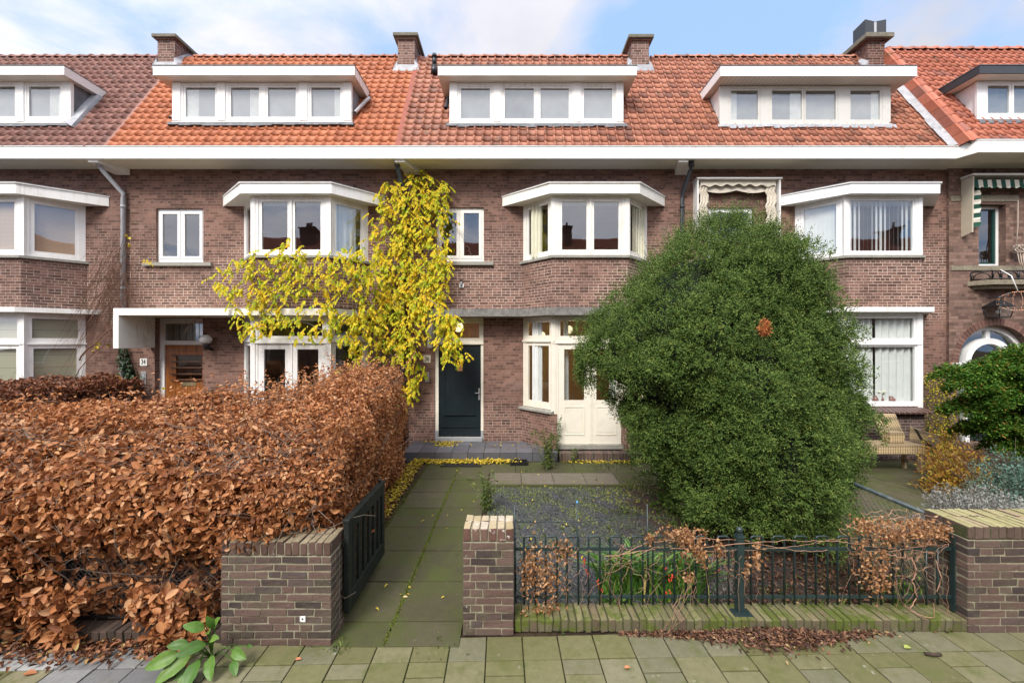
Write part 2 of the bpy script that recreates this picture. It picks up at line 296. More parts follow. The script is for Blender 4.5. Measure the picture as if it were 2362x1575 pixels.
# ------------------------------------------------------------------ mesh builder
class MB:
    def __init__(s): s.v = []; s.f = []; s.uv = []; s.m = []; s.sm = []
    def face(s, pts, uv=None, m=0, smooth=False):
        i = len(s.v); s.v += [tuple(p) for p in pts]; s.f.append(tuple(range(i, i+len(pts))))
        s.uv += (uv if uv else [(p[0]+p[1], p[2]) for p in pts]); s.m.append(m); s.sm.append(smooth)
    def shared(s, verts, faces, m=0, smooth=False):
        i = len(s.v); s.v += [tuple(p) for p in verts]
        for f in faces:
            s.f.append(tuple(i+k for k in f)); s.uv += [(verts[k][0]+verts[k][1], verts[k][2]) for k in f]; s.m.append(m); s.sm.append(smooth)
    def box(s, x0, x1, y0, y1, z0, z1, m=0, jit=0.):
        V = [(x0,y0,z0),(x1,y0,z0),(x1,y1,z0),(x0,y1,z0),(x0,y0,z1),(x1,y0,z1),(x1,y1,z1),(x0,y1,z1)]
        if jit: V = [tuple(c + rnd.uniform(-jit, jit) for c in p) for p in V]
        s.hexa(V, m)
    def hexa(s, V, m=0):
        s.shared(V, [(0,3,2,1),(4,5,6,7),(0,1,5,4),(1,2,6,5),(2,3,7,6),(3,0,4,7)], m)
    def prism(s, poly, z0, z1, m=0, mtop=None, mbot=None, uoff=0.):
        n = len(poly); u = uoff
        for i in range(n):
            a, b = poly[i], poly[(i+1) % n]; d = math.hypot(b[0]-a[0], b[1]-a[1])
            s.face([(a[0],a[1],z0),(b[0],b[1],z0),(b[0],b[1],z1),(a[0],a[1],z1)], [(u,z0),(u+d,z0),(u+d,z1),(u,z1)], m); u += d
        s.face([(p[0],p[1],z1) for p in poly], [(p[0],p[1]) for p in poly], m if mtop is None else mtop)
        s.face([(p[0],p[1],z0) for p in poly[::-1]], [(p[0],p[1]) for p in poly[::-1]], m if mbot is None else mbot)
    def tube(s, pts, r, n=8, m=0, caps=True, r1=None):
        pts = [Vector(p) for p in pts]; k = len(pts); ring = []
        up = Vector((0,0,1)); V = []
        for i, p in enumerate(pts):
            t = (pts[min(i+1,k-1)] - pts[max(i-1,0)]).normalized()
            a = t.cross(up if abs(t.z) < .95 else Vector((1,0,0))).normalized(); b = t.cross(a)
            rr = r if r1 is None else r + (r1-r)*i/max(1,k-1)
            for j in range(n):
                w = 2*math.pi*j/n; V.append(tuple(p + (a*math.cos(w) + b*math.sin(w))*rr))
        fs = [(i*n+j, i*n+(j+1)%n, (i+1)*n+(j+1)%n, (i+1)*n+j) for i in range(k-1) for j in range(n)]
        if caps: fs += [tuple(range(n))[::-1], tuple(range((k-1)*n, k*n))]
        s.shared(V, fs, m, True)
    def sphere(s, c, r, nu=16, nv=10, m=0, sz=1.):
        V = []; fs = []
        for i in range(nv+1):
            th = math.pi*i/nv
            for j in range(nu):
                w = 2*math.pi*j/nu; V.append((c[0]+r*math.sin(th)*math.cos(w), c[1]+r*math.sin(th)*math.sin(w), c[2]+r*sz*math.cos(th)))
        for i in range(nv):
            for j in range(nu): fs.append((i*nu+j, (i+1)*nu+j, (i+1)*nu+(j+1)%nu, i*nu+(j+1)%nu))
        s.shared(V, fs, m, True)
    def lathe(s, c, prof, n=16, m=0):
        V = []; fs = []; k = len(prof)
        for r, z in prof:
            for j in range(n):
                w = 2*math.pi*j/n; V.append((c[0]+r*math.cos(w), c[1]+r*math.sin(w), c[2]+z))
        for i in range(k-1):
            for j in range(n): fs.append((i*n+j, i*n+(j+1)%n, (i+1)*n+(j+1)%n, (i+1)*n+j))
        s.shared(V, fs, m, True)
    # panels standing on a base line: Fr = (p0, u, n)
    def P(s, Fr, a, o, z): 
        p0, u, n = Fr; return (p0[0]+u[0]*a+n[0]*o, p0[1]+u[1]*a+n[1]*o, z)
    def plate(s, Fr, a0, a1, z0, z1, holes=(), ob=-.05, of=0., m=0, uo=0., back=True):
        xs = sorted({a0, a1, *[h[0] for h in holes], *[h[1] for h in holes]}); zs = sorted({z0, z1, *[h[2] for h in holes], *[h[3] for h in holes]})
        xs = [x for x in xs if a0-1e-6 <= x <= a1+1e-6]; zs = [z for z in zs if z0-1e-6 <= z <= z1+1e-6]
        ins = lambda x, z: any(h[0] < x < h[1] and h[2] < z < h[3] for h in holes)
        q = lambda A, O: [s.P(Fr, a, o, z) for a, o, z in A]
        for i in range(len(xs)-1):
            for j in range(len(zs)-1):
                xa, xb, za, zb = xs[i], xs[i+1], zs[j], zs[j+1]
                if ins((xa+xb)/2, (za+zb)/2): continue
                uv = [(xa+uo,za),(xb+uo,za),(xb+uo,zb),(xa+uo,zb)]
                s.face([s.P(Fr,xa,of,za),s.P(Fr,xb,of,za),s.P(Fr,xb,of,zb),s.P(Fr,xa,of,zb)], uv, m)
                if back: s.face([s.P(Fr,xb,ob,za),s.P(Fr,xa,ob,za),s.P(Fr,xa,ob,zb),s.P(Fr,xb,ob,zb)], uv, m)
        for (ha, hb, hz0, hz1) in list(holes):
            d = of-ob
            s.face([s.P(Fr,ha,of,hz0),s.P(Fr,ha,of,hz1),s.P(Fr,ha,ob,hz1),s.P(Fr,ha,ob,hz0)], [(0,hz0),(0,hz1),(d,hz1),(d,hz0)], m)
            s.face([s.P(Fr,hb,of,hz1),s.P(Fr,hb,of,hz0),s.P(Fr,hb,ob,hz0),s.P(Fr,hb,ob,hz1)], [(0,hz1),(0,hz0),(d,hz0),(d,hz1)], m)
            s.face([s.P(Fr,ha,of,hz1),s.P(Fr,hb,of,hz1),s.P(Fr,hb,ob,hz1),s.P(Fr,ha,ob,hz1)], [(ha,0),(hb,0),(hb,d),(ha,d)], m)
            s.face([s.P(Fr,hb,of,hz0),s.P(Fr,ha,of,hz0),s.P(Fr,ha,ob,hz0),s.P(Fr,hb,ob,hz0)], [(hb,0),(ha,0),(ha,d),(hb,d)], m)
        for a, sgn in ((a0, 1), (a1, -1)):
            A = [s.P(Fr,a,ob,z0),s.P(Fr,a,of,z0),s.P(Fr,a,of,z1),s.P(Fr,a,ob,z1)]
            s.face(A if sgn > 0 else A[::-1], [(0,z0),(of-ob,z0),(of-ob,z1),(0,z1)], m)
        s.face([s.P(Fr,a0,of,z1),s.P(Fr,a1,of,z1),s.P(Fr,a1,ob,z1),s.P(Fr,a0,ob,z1)], None, m)
        s.face([s.P(Fr,a1,of,z0),s.P(Fr,a0,of,z0),s.P(Fr,a0,ob,z0),s.P(Fr,a1,ob,z0)], None, m)
    def build(s, name, mats, parent=None, bevel=0., xf=None):
        me = bpy.data.meshes.new(name); me.from_pydata(s.v, [], s.f)
        uvl = me.uv_layers.new(name='UVMap'); uvl.data.foreach_set('uv', np.array(s.uv, dtype=np.float32).ravel())
        me.polygons.foreach_set('material_index', s.m); me.polygons.foreach_set('use_smooth', s.sm)
        for m in (mats if isinstance(mats, (list, tuple)) else [mats]): me.materials.append(m)
        if xf: me.transform(xf)
        me.update()
        o = bpy.data.objects.new(name, me); COL.objects.link(o)
        if parent: o.parent = parent; o.matrix_parent_inverse = parent.matrix_world.inverted()
        if bevel:
            b = o.modifiers.new('edge', 'BEVEL'); b.width = bevel; b.segments = 2; b.limit_method = 'ANGLE'; b.angle_limit = R(40)
        return o
def frame_of(p0, p1):
    dx, dy = p1[0]-p0[0], p1[1]-p0[1]; L = math.hypot(dx, dy); u = (dx/L, dy/L); return (p0, u, (u[1], -u[0])), L
def tag(o, label=None, cat=None, group=None, kind=None):
    for k, v in (('label', label), ('category', cat), ('group', group), ('kind', kind)):
        if v: o[k] = v
    return o
def thing(name, label, cat, loc=(0,0,0), group=None):
    o = bpy.data.objects.new(name, None); COL.objects.link(o); o.location = loc; o.empty_display_size = .2
    o.matrix_world = Matrix.Translation(loc)
    return tag(o, label, cat, group)

def raw_mesh(name, V, faces_n, idx, mats, parent=None, mi=None, smooth=False):
    """V (n,3) numpy, faces all with faces_n verts given as idx (m,faces_n)"""
    me = bpy.data.meshes.new(name); nf = len(idx)
    me.vertices.add(len(V)); me.vertices.foreach_set('co', np.ascontiguousarray(V, dtype=np.float32).ravel())
    me.loops.add(nf*faces_n); me.loops.foreach_set('vertex_index', np.ascontiguousarray(idx, dtype=np.int32).ravel())
    me.polygons.add(nf); me.polygons.foreach_set('loop_start', np.arange(nf, dtype=np.int32)*faces_n)
    if mi is not None: me.polygons.foreach_set('material_index', np.ascontiguousarray(mi, dtype=np.int32))
    if smooth: me.polygons.foreach_set('use_smooth', np.ones(nf, dtype=bool))
    for m in (mats if isinstance(mats, (list, tuple)) else [mats]): me.materials.append(m)
    me.update(calc_edges=True); me.validate()
    o = bpy.data.objects.new(name, me); COL.objects.link(o)
    if parent: o.parent = parent; o.matrix_parent_inverse = parent.matrix_world.inverted()
    return o
def nrm(a): return a/np.maximum(np.linalg.norm(a, axis=-1, keepdims=True), 1e-9)
def leaf_mesh(name, P, D, N, L, W, mats, parent=None, fold=.25, curl=.15, mi=None, fine=False):
    """one folded leaf per row: base P, direction D, normal N, length L, width W"""
    n = len(P); D = nrm(D); N = nrm(N - D*np.sum(N*D, 1, keepdims=True)); S = np.cross(D, N)
    L = np.broadcast_to(np.asarray(L, float), (n,))[:, None]; W = np.broadcast_to(np.asarray(W, float), (n,))[:, None]/2
    up = N*W*fold*2; cu = -N*L*curl
    if fine:
        SEC = ((.10,.50),(.34,.98),(.62,.90),(.86,.48)); cols = [P]; wb = rng.uniform(-.5,.5,(n,1))
        for sg in (1, -1):
            if sg < 0: cols.append(P + D*L + cu)
            for (q, ww) in (SEC if sg > 0 else SEC[::-1]): cols.append(P + D*L*q + S*W*ww*sg + up*ww*(1+.8*wb*sg) + cu*q*q)
        V = np.stack(cols, 1).reshape(-1, 3); b = np.arange(n)[:, None]*10
        idx = np.concatenate([b+np.array([[0,1,2,3,4,5]]), b+np.array([[0,5,6,7,8,9]])], 1).reshape(-1, 6)
        return raw_mesh(name, V, 6, idx, mats, parent, None)
    a = P; t = P + D*L + cu
    l1 = P + D*L*.32 + S*W*.95 + up; l2 = P + D*L*.7 + S*W*.7 + up*.8 + cu*.4
    r1 = P + D*L*.32 - S*W*.95 + up; r2 = P + D*L*.7 - S*W*.7 + up*.8 + cu*.4
    V = np.stack([a, l1, l2, t, r2, r1], 1).reshape(-1, 3)
    b = np.arange(n)[:, None]*6
    idx = np.concatenate([b+np.array([[0,1,2,3]]), b+np.array([[0,3,4,5]])], 1).reshape(-1, 4)
    m = None if mi is None else np.repeat(mi, 2)
    return raw_mesh(name, V, 4, idx, mats, parent, m)
def rand_leaf_dirs(Nr, spread=.7, down=.5):
    n = len(Nr); N = nrm(Nr + spread*rng.normal(size=(n,3))); T = rng.normal(size=(n,3)); T[:,2] -= down
    D = T - N*np.sum(T*N, 1, keepdims=True); return nrm(D), N
def twigs(name, starts, dirs, lens, r, mat_, parent=None, seg=5, wob=.25, droop=0., sides=4):
    mb = MB()
    for p, d, L in zip(starts, dirs, lens):
        p = Vector(p); d = Vector(d).normalized(); pts = [p.copy()]
        for k in range(seg):
            d = (d + Vector((rnd.gauss(0,wob), rnd.gauss(0,wob), rnd.gauss(0,wob)-droop))).normalized(); p = p + d*(L/seg); pts.append(p.copy())
        mb.tube(pts, r*rnd.uniform(.6,1.3), sides, 0, False, r*.35)
    return mb.build(name, mat_, parent)

# ------------------------------------------------------------------ camera, world, sun
cam = bpy.data.cameras.new('camera'); cam.sensor_width = 36; cam.lens = 36*F/2362; cam.clip_end = 900; cam.clip_start = .05
co = bpy.data.objects.new('camera', cam); COL.objects.link(co); co.location = (0, 0, HC); co.rotation_euler = (R(90), 0, 0)
sc.camera = co
SUN_EL, SUN_AZ = R(44), R(205)      # azimuth measured from +Y clockwise: behind the camera, a little to the left
sd = Vector((math.sin(SUN_AZ)*math.cos(SUN_EL), math.cos(SUN_AZ)*math.cos(SUN_EL), math.sin(SUN_EL)))
sl = bpy.data.lights.new('sun', 'SUN'); sl.energy = 2.7; sl.angle = R(20); sl.color = (1, .95, .88)
so = bpy.data.objects.new('sun', sl); COL.objects.link(so); so.rotation_euler = sd.to_track_quat('Z', 'Y').to_euler(); so.location = (0, -5, 20)
w = bpy.data.worlds.new('World'); sc.world = w; w.use_nodes = True; nt = w.node_tree; nt.nodes.clear()
out = nt.nodes.new('ShaderNodeOutputWorld')
sky = nd(nt, 'ShaderNodeTexSky', sky_type='NISHITA', sun_disc=False, sun_elevation=SUN_EL, sun_rotation=SUN_AZ)
tc = nd(nt, 'ShaderNodeTexCoord').outputs['Generated']
xyz = nd(nt, 'ShaderNodeSeparateXYZ', {0: tc})
# project the direction on a cloud layer
zz = mth(nt, 'ADD', mth(nt, 'MAXIMUM', xyz.outputs[2], 0.), .18)
cv = nd(nt, 'ShaderNodeCombineXYZ', {0: mth(nt, 'DIVIDE', xyz.outputs[0], zz), 1: mth(nt, 'DIVIDE', xyz.outputs[1], zz), 2: .3}).outputs[0]
cn = nd(nt, 'ShaderNodeTexNoise', {'Vector': nd(nt, 'ShaderNodeVectorMath', {0: cv, 1: (1.7, .4, 0.)}, operation='ADD').outputs[0], 'Scale': 1.25, 'Detail': 9., 'Roughness': .55, 'Distortion': .35}).outputs['Fac']
cn2 = nd(nt, 'ShaderNodeTexNoise', {'Vector': cv, 'Scale': 3.2, 'Detail': 6., 'Roughness': .55}).outputs['Fac']
cover = mth(nt, 'MAXIMUM', mapr(nt, cn, .40, .54), mapr(nt, xyz.outputs[2], .72, .85, 0, .8))
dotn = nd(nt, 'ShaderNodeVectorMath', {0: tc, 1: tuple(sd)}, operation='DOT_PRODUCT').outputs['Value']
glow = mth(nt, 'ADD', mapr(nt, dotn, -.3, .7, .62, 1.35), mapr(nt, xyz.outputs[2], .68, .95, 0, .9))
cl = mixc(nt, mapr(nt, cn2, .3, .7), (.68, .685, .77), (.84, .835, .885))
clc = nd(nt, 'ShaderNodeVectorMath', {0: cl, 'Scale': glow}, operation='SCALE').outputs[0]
blue = nd(nt, 'ShaderNodeVectorMath', {0: sky.outputs[0], 'Scale': .13}, operation='SCALE').outputs[0]
blue = mixc(nt, .85, blue, (.31, .48, .78))
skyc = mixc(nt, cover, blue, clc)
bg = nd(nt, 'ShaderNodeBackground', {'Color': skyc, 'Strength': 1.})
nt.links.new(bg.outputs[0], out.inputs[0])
sc.view_settings.view_transform = 'Standard'; sc.view_settings.look = 'None'; sc.view_settings.exposure = .60; sc.view_settings.gamma = 1
sc.cycles.max_bounces = 7; sc.cycles.diffuse_bounces = 3; sc.cycles.glossy_bounces = 3; sc.cycles.transparent_max_bounces = 12
sc.cycles.transmission_bounces = 2; sc.cycles.sample_clamp_indirect = 4.; sc.cycles.use_denoising = True; sc.cycles.caustics_reflective = False

# ------------------------------------------------------------------ ground and paving
def sheet(name, x0, x1, y0, y1, z, m, xf=None):
    b = MB(); b.face([(x0,y0,z),(x1,y0,z),(x1,y1,z),(x0,y1,z)]); return tag(b.build(name, m, xf=xf), kind='structure')
sheet('ground', -150, 150, -150, 150, -.16, SOILM)
TILT = Matrix.Translation((0, 3.44, 0)) @ Matrix.Rotation(R(1.5), 4, 'Z') @ Matrix.Translation((0, -3.44, 0))
sheet('road', -60, 60, -5.6, .3, -.13, ROADM, TILT)
b = MB(); b.box(-30, 30, .3, 3.42, -.12, -.012); tag(b.build('pavement_bed', SANDM, xf=TILT), kind='structure')
b = MB(); b.box(-30, 30, .18, .3, -.13, -.005); tag(b.build('kerb', PAVEG, xf=TILT), kind='structure')
b = MB(); tw = .2925
for i in range(-24, 25):
    x = -.21 + i*tw; y = 3.17
    rows = [(3.17, 3.43)]
    if i % 2 == 0: rows.append((3.17-tw/2, 3.17)); y = 3.17-tw/2
    while y > .4: rows.append((y-tw, y)); y -= tw
    for (ya, yb) in rows:
        dz = rnd.uniform(-.003, .003); g = .0048; m = 1 if (x < -1.75 and rnd.random() < .65 and ya < 3.0+.4*(x < -2.6)) else 0
        b.hexa([(x+g,ya+g,-.05),(x+tw-g,ya+g,-.05),(x+tw-g,yb-g,-.05),(x+g,yb-g,-.05)]+[(xx,yy,dz+rnd.uniform(-.0015,.0015)) for xx,yy in ((x+g,ya+g),(x+tw-g,ya+g),(x+tw-g,yb-g),(x+g,yb-g))], m)
tag(b.build('pavement', [PAVE, PAVEG], bevel=.004, xf=TILT), kind='structure')
# garden ground
b = MB(); b.box(-16, 16, 3.40, 9.5, -.13, -.012); tag(b.build('garden_ground', SOILM), kind='structure')
b = MB(); b.box(-.36, 3.1, 3.72, 6.93, -.01, .0); tag(b.build('gravel_bed', GRAVEL), kind='structure')
# front path: big slabs
b = MB()
ys = [3.30, 3.60, 4.2, 4.82, 5.44, 6.06, 6.68, 7.30, 7.92]
for k in range(len(ys)-1):
    for xa, xb in ((-1.66, -1.03), (-1.03, -.42)):
        g = .007; dz = rnd.uniform(-.003, .003)
        b.box(xa+g, xb-g, ys[k]+g, ys[k+1]-g, -.04, .006+dz)
for xa, xb in ((-1.66, -1.03), (-1.03, -.42)): b.box(xa+.004, xb-.004, 7.93, 8.36, -.04, .005)
tag(b.build('front_path', PATHT, bevel=.004), kind='structure')
b = MB(); x = -.40
k = 0
while x < 3.4:
    wd = .565; b.box(x+.004, x+wd-.004, 7.04, 7.66, -.03, .008+rnd.uniform(-.002,.003), 0 if 0 <= k < 4 else 1)
    b.box(x+.004-.1, x+wd-.104, 7.67, 8.36, -.03, .006+rnd.uniform(-.002,.002), 1); x += wd; k += 1
b.box(-.40, 3.4, 6.97, 7.03, -.05, .02, 1)
tag(b.build('cross_path', [PATHL, PATHT], bevel=.004), kind='structure')
# neighbouring garden paving right
b = MB()
for i in range(18):
    for j in range(20):
        x = 3.95+i*.3+(j%2)*.15; y = 3.9+j*.3
        if x < 4.6+ (y-3.9)*.9 and y < 8.3: b.box(x+.004, x+.296, y+.004, y+.296, -.03, .004+rnd.uniform(-.002,.002))
tag(b.build('garden_paving', PATHT, bevel=.003), kind='structure')
# moss in the joints of the path
n = 5200; Yp = rng.uniform(3.3, 8.2, n); which = rng.integers(0, 3, n)
Xp = np.choose(which, [np.full(n, -1.03), np.full(n, -1.665), np.full(n, -1.03)]) + rng.normal(0, .012, n) + np.where(which == 1, rng.normal(0, .025, n), 0)
P = np.stack([Xp, Yp, np.full(n, .004)], 1); Dm = nrm(rng.normal(size=(n,3))*np.array([1,1,.3])+np.array([0,0,.6]))
MOSSL = m_leaf('moss', [(0, (.07, .11, .015)), (.6, (.13, .17, .02)), (1, (.20, .20, .03))], .9, .1)
tag(leaf_mesh('moss', P, Dm, nrm(rng.normal(size=(n,3))), rng.uniform(.008,.02,n), .008, MOSSL), kind='stuff')

# ------------------------------------------------------------------ houses
XL = [-15.2, -8.75, -2.45, 3.83, 9.87, 14.5]
HL = {
 0: 'brick terraced house at the left edge with brown roof tiles and slat blinds',
 1: 'brick terraced house number 34 with bright orange roof tiles and a brown wooden door',
 2: 'brick terraced house number 36 with a black front door and dark concrete canopy',
 3: 'brick terraced house behind the big yew, with vertical blinds and a cream awning',
 4: 'brick terraced house at the right edge with arched doorway and dark dormer fascia',
}
H = {k: thing('terraced_house', HL[k], 'house', ((XL[k]+XL[k+1])/2, YW, 0), 'brick terraced houses in the row') for k in range(5)}
FR = {k: ((0, YW), (1, 0), (0, -1)) for k in range(4)}; FR[4] = ((0, YW-.06), (1, 0), (0, -1))
YB, YC = 8.68, 8.52
# bay plans: (wall left, front left, front right, wall right)
BAY = {0: (-12.5, -11.86, -10.32, -9.69), 1: (-6.09, -5.46, -3.86, -3.27), 2: (.255, .873, 2.43, 3.07), 3: (6.43, 7.04, 8.60, 9.22)}
WIN = {1: (PX(360), PX(468.7), PZ(606), PZ(481)), 2: (PX(1006), PX(1116), PZ(604.5), PZ(478.6)), 3: (PX(1634), PX(1737), 4.25, PZ(479))}
DOOR = {1: (PX(357), PX(467.7), .0, 2.98), 2: (PX(1002.8), PX(1115), .20, 2.99)}

def sash(mb, panes, Fr, a0, a1, z0, z1, w=.055, of=-.02, ob=-.06, m=0, glass_off=None, parts=None):
    mb.plate(Fr, a0, a1, z0, z1, [(a0+w, a1-w, z0+w, z1-w)], ob, of, m)
    panes.append((Fr, a0+w, a1-w, z0+w, z1-w, (of+ob)/2 if glass_off is None else glass_off))
def add_panes(panes, parent, gm=None):
    for (Fr, a0, a1, z0, z1, o) in panes:
        p = MB(); e = .004
        p.face([p.P(Fr,a0-e,o,z0-e),p.P(Fr,a1+e,o,z0-e),p.P(Fr,a1+e,o,z1+e),p.P(Fr,a0-e,o,z1+e)]); p.build('pane', gm or GLASS, parent)
def offs(poly, d):
    a, b_, c, e = poly; return a, b_, c, e

brk = {0: BRICKL, 1: BRICK, 2: BRICK, 3: BRICK, 4: BRICKR}
for k in range(5):
    holes = []
    if k in BAY:
        wl, fl, fr, wr = BAY[k]
        holes.append((wl+.14, wr-.14, 4.3, 5.48)); holes.append((wl+.14, wr-.14, .3 if k in (1,2) else 1.1, 2.95))
    if k in WIN: holes.append(WIN[k])
    if k in DOOR: holes.append(DOOR[k])
    if k == 4: holes += [(10.54, 11.15, 4.16, 5.54), (10.08, 11.78, .15, 1.96)]
    mb = MB(); x0, x1 = XL[k], XL[k+1]
    if k == 4:
        # arch: replace the square head by an arched cut made of wedge columns
        cx, zc, rr = 10.93, 1.965, .85
        holes = [(10.54, 11.15, 4.16, 5.54), (cx-rr, cx+rr, .15, zc+rr)]
        mb.plate(FR[k], x0, x1, 0, 6.5, holes, -.25, 0, 0, back=False)
        n = 28
        for i in range(n):
            a = math.pi*i/n; c_ = math.pi*(i+1)/n
            xa, za, xb, zb = cx-rr*math.cos(a), zc+rr*math.sin(a), cx-rr*math.cos(c_), zc+rr*math.sin(c_)
            y = YW-.06
            mb.face([(xa,y,za),(xb,y,zb),(xb,y,zc+rr),(xa,y,zc+rr)], [(xa,za),(xb,zb),(xb,zc+rr),(xa,zc+rr)])
            mb.face([(xa,y,za),(xa,y+.25,za),(xb,y+.25,zb),(xb,y,zb)], [(0,a),(.25,a),(.25,c_),(0,c_)])
        mb.box(cx-rr-.0, cx+rr, YW+.19, YW+.2, 0, .15)
    else:
        mb.plate(FR[k], x0, x1, 0, 6.5, holes, -.14, 0, 0, uo=k*3.17, back=False)
    mb.build('wall', [brk[k]], H[k])
    # rooms behind the openings
    ib = MB()
    for (za, zb) in ((.2, 3.02), (3.3, 5.9)):
        xa, xb, ya, yb = x0+.15, x1-.15, YW+.16, YW+3.9
        ib.face([(xa,yb,za),(xb,yb,za),(xb,yb,zb),(xa,yb,zb)]); ib.face([(xa,ya,za),(xa,yb,za),(xa,yb,zb),(xa,ya,zb)]); ib.face([(xb,ya,za),(xb,ya,zb),(xb,yb,zb),(xb,yb,za)])
        ib.face([(xa,ya,za),(xb,ya,za),(xb,yb,za),(xa,yb,za)], None, 1); ib.face([(xa,ya,zb),(xa,yb,zb),(xb,yb,zb),(xb,ya,zb)])
        xm = -.45 if k == 2 else (x0+2.1)
        if za < 1: ib.box(xm-.05, xm+.05, ya, yb-.02, za+.01, zb-.01)
    ib.build('room', [INT, INTD], H[k])

def bay_poly(k, d=0., yb=None):
    wl, fl, fr, wr = BAY[k]; yb = YB-d if yb is None else yb
    return [(wl-d*1.0, YW-.005), (fl-d*.4, yb), (fr+d*.4, yb), (wr+d*1.0, YW-.005)]
PT = {0: (WHITE, 0), 1: (WHITE, 0), 2: (CREAM, 0), 3: (WHITE2, 0)}
CREAM_UP = m_plain('warm_white_paint', (.82, .80, .73), .45, .02, 3., (.68, .64, .55), 3.5, streak=(.45, .40, .30))
for k in range(4):
    wl, fl, fr, wr = BAY[k]; hp = H[k]; wm = {0: WHITE, 1: WHITE, 2: CREAM_UP, 3: WHITE2}[k]
    # ---------- upper bay
    ap = MB(); ap.prism(bay_poly(k, .03), 3.17, 4.20, 0, uoff=k*.7)
    ap.build('bay_apron', [brk[k]], hp)
    bw = MB(); panes = []
    P4 = [(wl, YW), (fl, YB), (fr, YB), (wr, YW)]
    z0, z1 = 4.26, 5.51
    faces = [frame_of(P4[0], P4[1]), frame_of(P4[1], P4[2]), frame_of(P4[2], P4[3])]
    for fi, (Fr, L) in enumerate(faces):
        if fi == 1:
            if k == 3: cells = [(.06, L-.10)]
            else: cells = [(.115, L/2-.012), (L/2+.012, L-.115)]
        else: cells = [(.10, L-.10)]
        bw.plate(Fr, -.012, L+.012, z0, z1, [(c0, c1, z0+.06, z1-.05) for c0, c1 in cells], -.07, 0)
        for c0, c1 in cells:
            sash(bw, panes, Fr, c0+.002, c1-.002, z0+.062, z1-.052, .065 if k != 3 or fi != 1 else .04, -.012, -.055)
        if fi == 1 and k != 3: bw.plate(Fr, L/2-.022, L/2+.022, z0+.05, z1-.06, [], -.01, .012)
    for (px, py) in (P4[1], P4[2]):      # corner posts and beads
        bw.box(px-.045, px+.045, py-.012, py+.07, z0-.0, z1+.001)
    bwo = bw.build('bay_window', [wm], hp)
    add_panes(panes, bwo)
    cs = MB(); D_ = .26
    cpoly = {0: [(-13.0, 9.35), (-12.0, YC), (-10.27, YC), (-9.15, 9.35)], 1: [(-6.56, 9.35), (-5.62, YC), (-3.74, YC), (-2.88, 9.35)],
             2: [(-.22, 9.35), (.78, YC), (2.64, YC), (3.47, 9.35)], 3: [(6.0, 9.35), (7.01, YC), (8.86, YC), (9.60, 9.35)]}[k]
    cs.prism(cpoly, 5.512, 5.72, 0, mbot=1)
    grow = [(x + (-.02 if i < 2 else .02), y-(.0 if i in (0,3) else .022)) for i, (x, y) in enumerate(cpoly)]
    cs.prism(grow, 5.722, 5.738, 0); cs.prism([(x*1., y+.004) for x, y in grow], 5.739, 5.755, 2)
    cs.build('cornice', [wm, SOFFIT if False else wm, LEADD], bwo)
    sb = MB(); sb.prism(bay_poly(k, .085), 4.202, 4.255, 0)
    sb.build('sill', [SILL], bwo)
    for (tx, ty) in ((cpoly[0][0]+.35, 9.0), (cpoly[3][0]-.35, 9.0)):      # little spouts on the cornice
        pass
    # ---------- ground floor bay
    gb = MB(); panes = []; zf = 2.99 if k in (1, 2) else 3.06
    gm = {0: WHITE, 1: WHITE, 2: CREAM, 3: WHITE2}[k]
    for fi, (Fr, L) in enumerate(faces):
        if k in (1, 2) and fi == 1:
            zb = .28
            hs = [(.10, L-.10, 2.57-.03, 2.935), (.10, L/2, zb, 2.43), (L/2, L-.10, zb, 2.43)]
            gb.plate(Fr, -.012, L+.012, zb, zf, [(.10, L-.10, 2.52, 2.935), (.10, L-.10, zb-.001, 2.40)], -.08, 0)
            gb.plate(Fr, -.03, L+.03, 2.405, 2.44, [], -.01, .022)
            sash(gb, panes, Fr, .102, L-.102, 2.522, 2.933, .045, -.015, -.06)
            gz = 1.21 if k == 2 else .75
            for c0, c1 in ((.102, L/2-.003), (L/2+.003, L-.102)):
                gb.plate(Fr, c0, c1, zb+.01, 2.398, [(c0+.125, c1-.125, gz, 2.285)], -.055, -.012)
                panes.append((Fr, c0+.125, c1-.125, gz, 2.285, -.035))
                if k == 2:
                    pz0, pz1 = .50, 1.06
                    gb.plate(Fr, c0+.12, c1-.12, pz0-.02, pz1+.02, [(c0+.14, c1-.14, pz0, pz1)], -.02, -.002)
                    gb.plate(Fr, c0+.165, c1-.165, pz0+.03, pz1-.03, [], -.02, -.006)
            gb.plate(Fr, L/2-.03, L/2+.03, zb+.012, 2.396, [], -.02, .004)
            gb.plate(Fr, .05, L-.05, .19, .279, [], -.1, .03, 1)
        else:
            zb = 1.0 if k != 3 else 1.085; tz = 2.50 if k in (1, 2) else 2.44
            lo = .95
            gb.plate(Fr, -.012, L+.012, zb, zf, [(.08, L-.07, tz+.03, zf-.07), (.08, L-.07, zb+.07, tz-.07)], -.08, 0)
            sash(gb, panes, Fr, .082, L-.072, tz+.032, zf-.072, .05, -.012, -.06)
            sash(gb, panes, Fr, .082, L-.072, zb+.072, tz-.072, .07 if k != 3 else .03, -.012, -.06)
            gb.plate(Fr, -.03, L+.03, tz-.06, tz-.02, [], -.01, .022)
    for (px, py) in (P4[1], P4[2]): gb.box(px-.05, px+.05, py-.014, py+.08, .28 if k in (1,2) else 1.0, zf+.001)
    go = gb.build('bay_window', [gm, SILL], hp); add_panes(panes, go, GLASSD if k != 0 else GLASS)
    bb = MB()
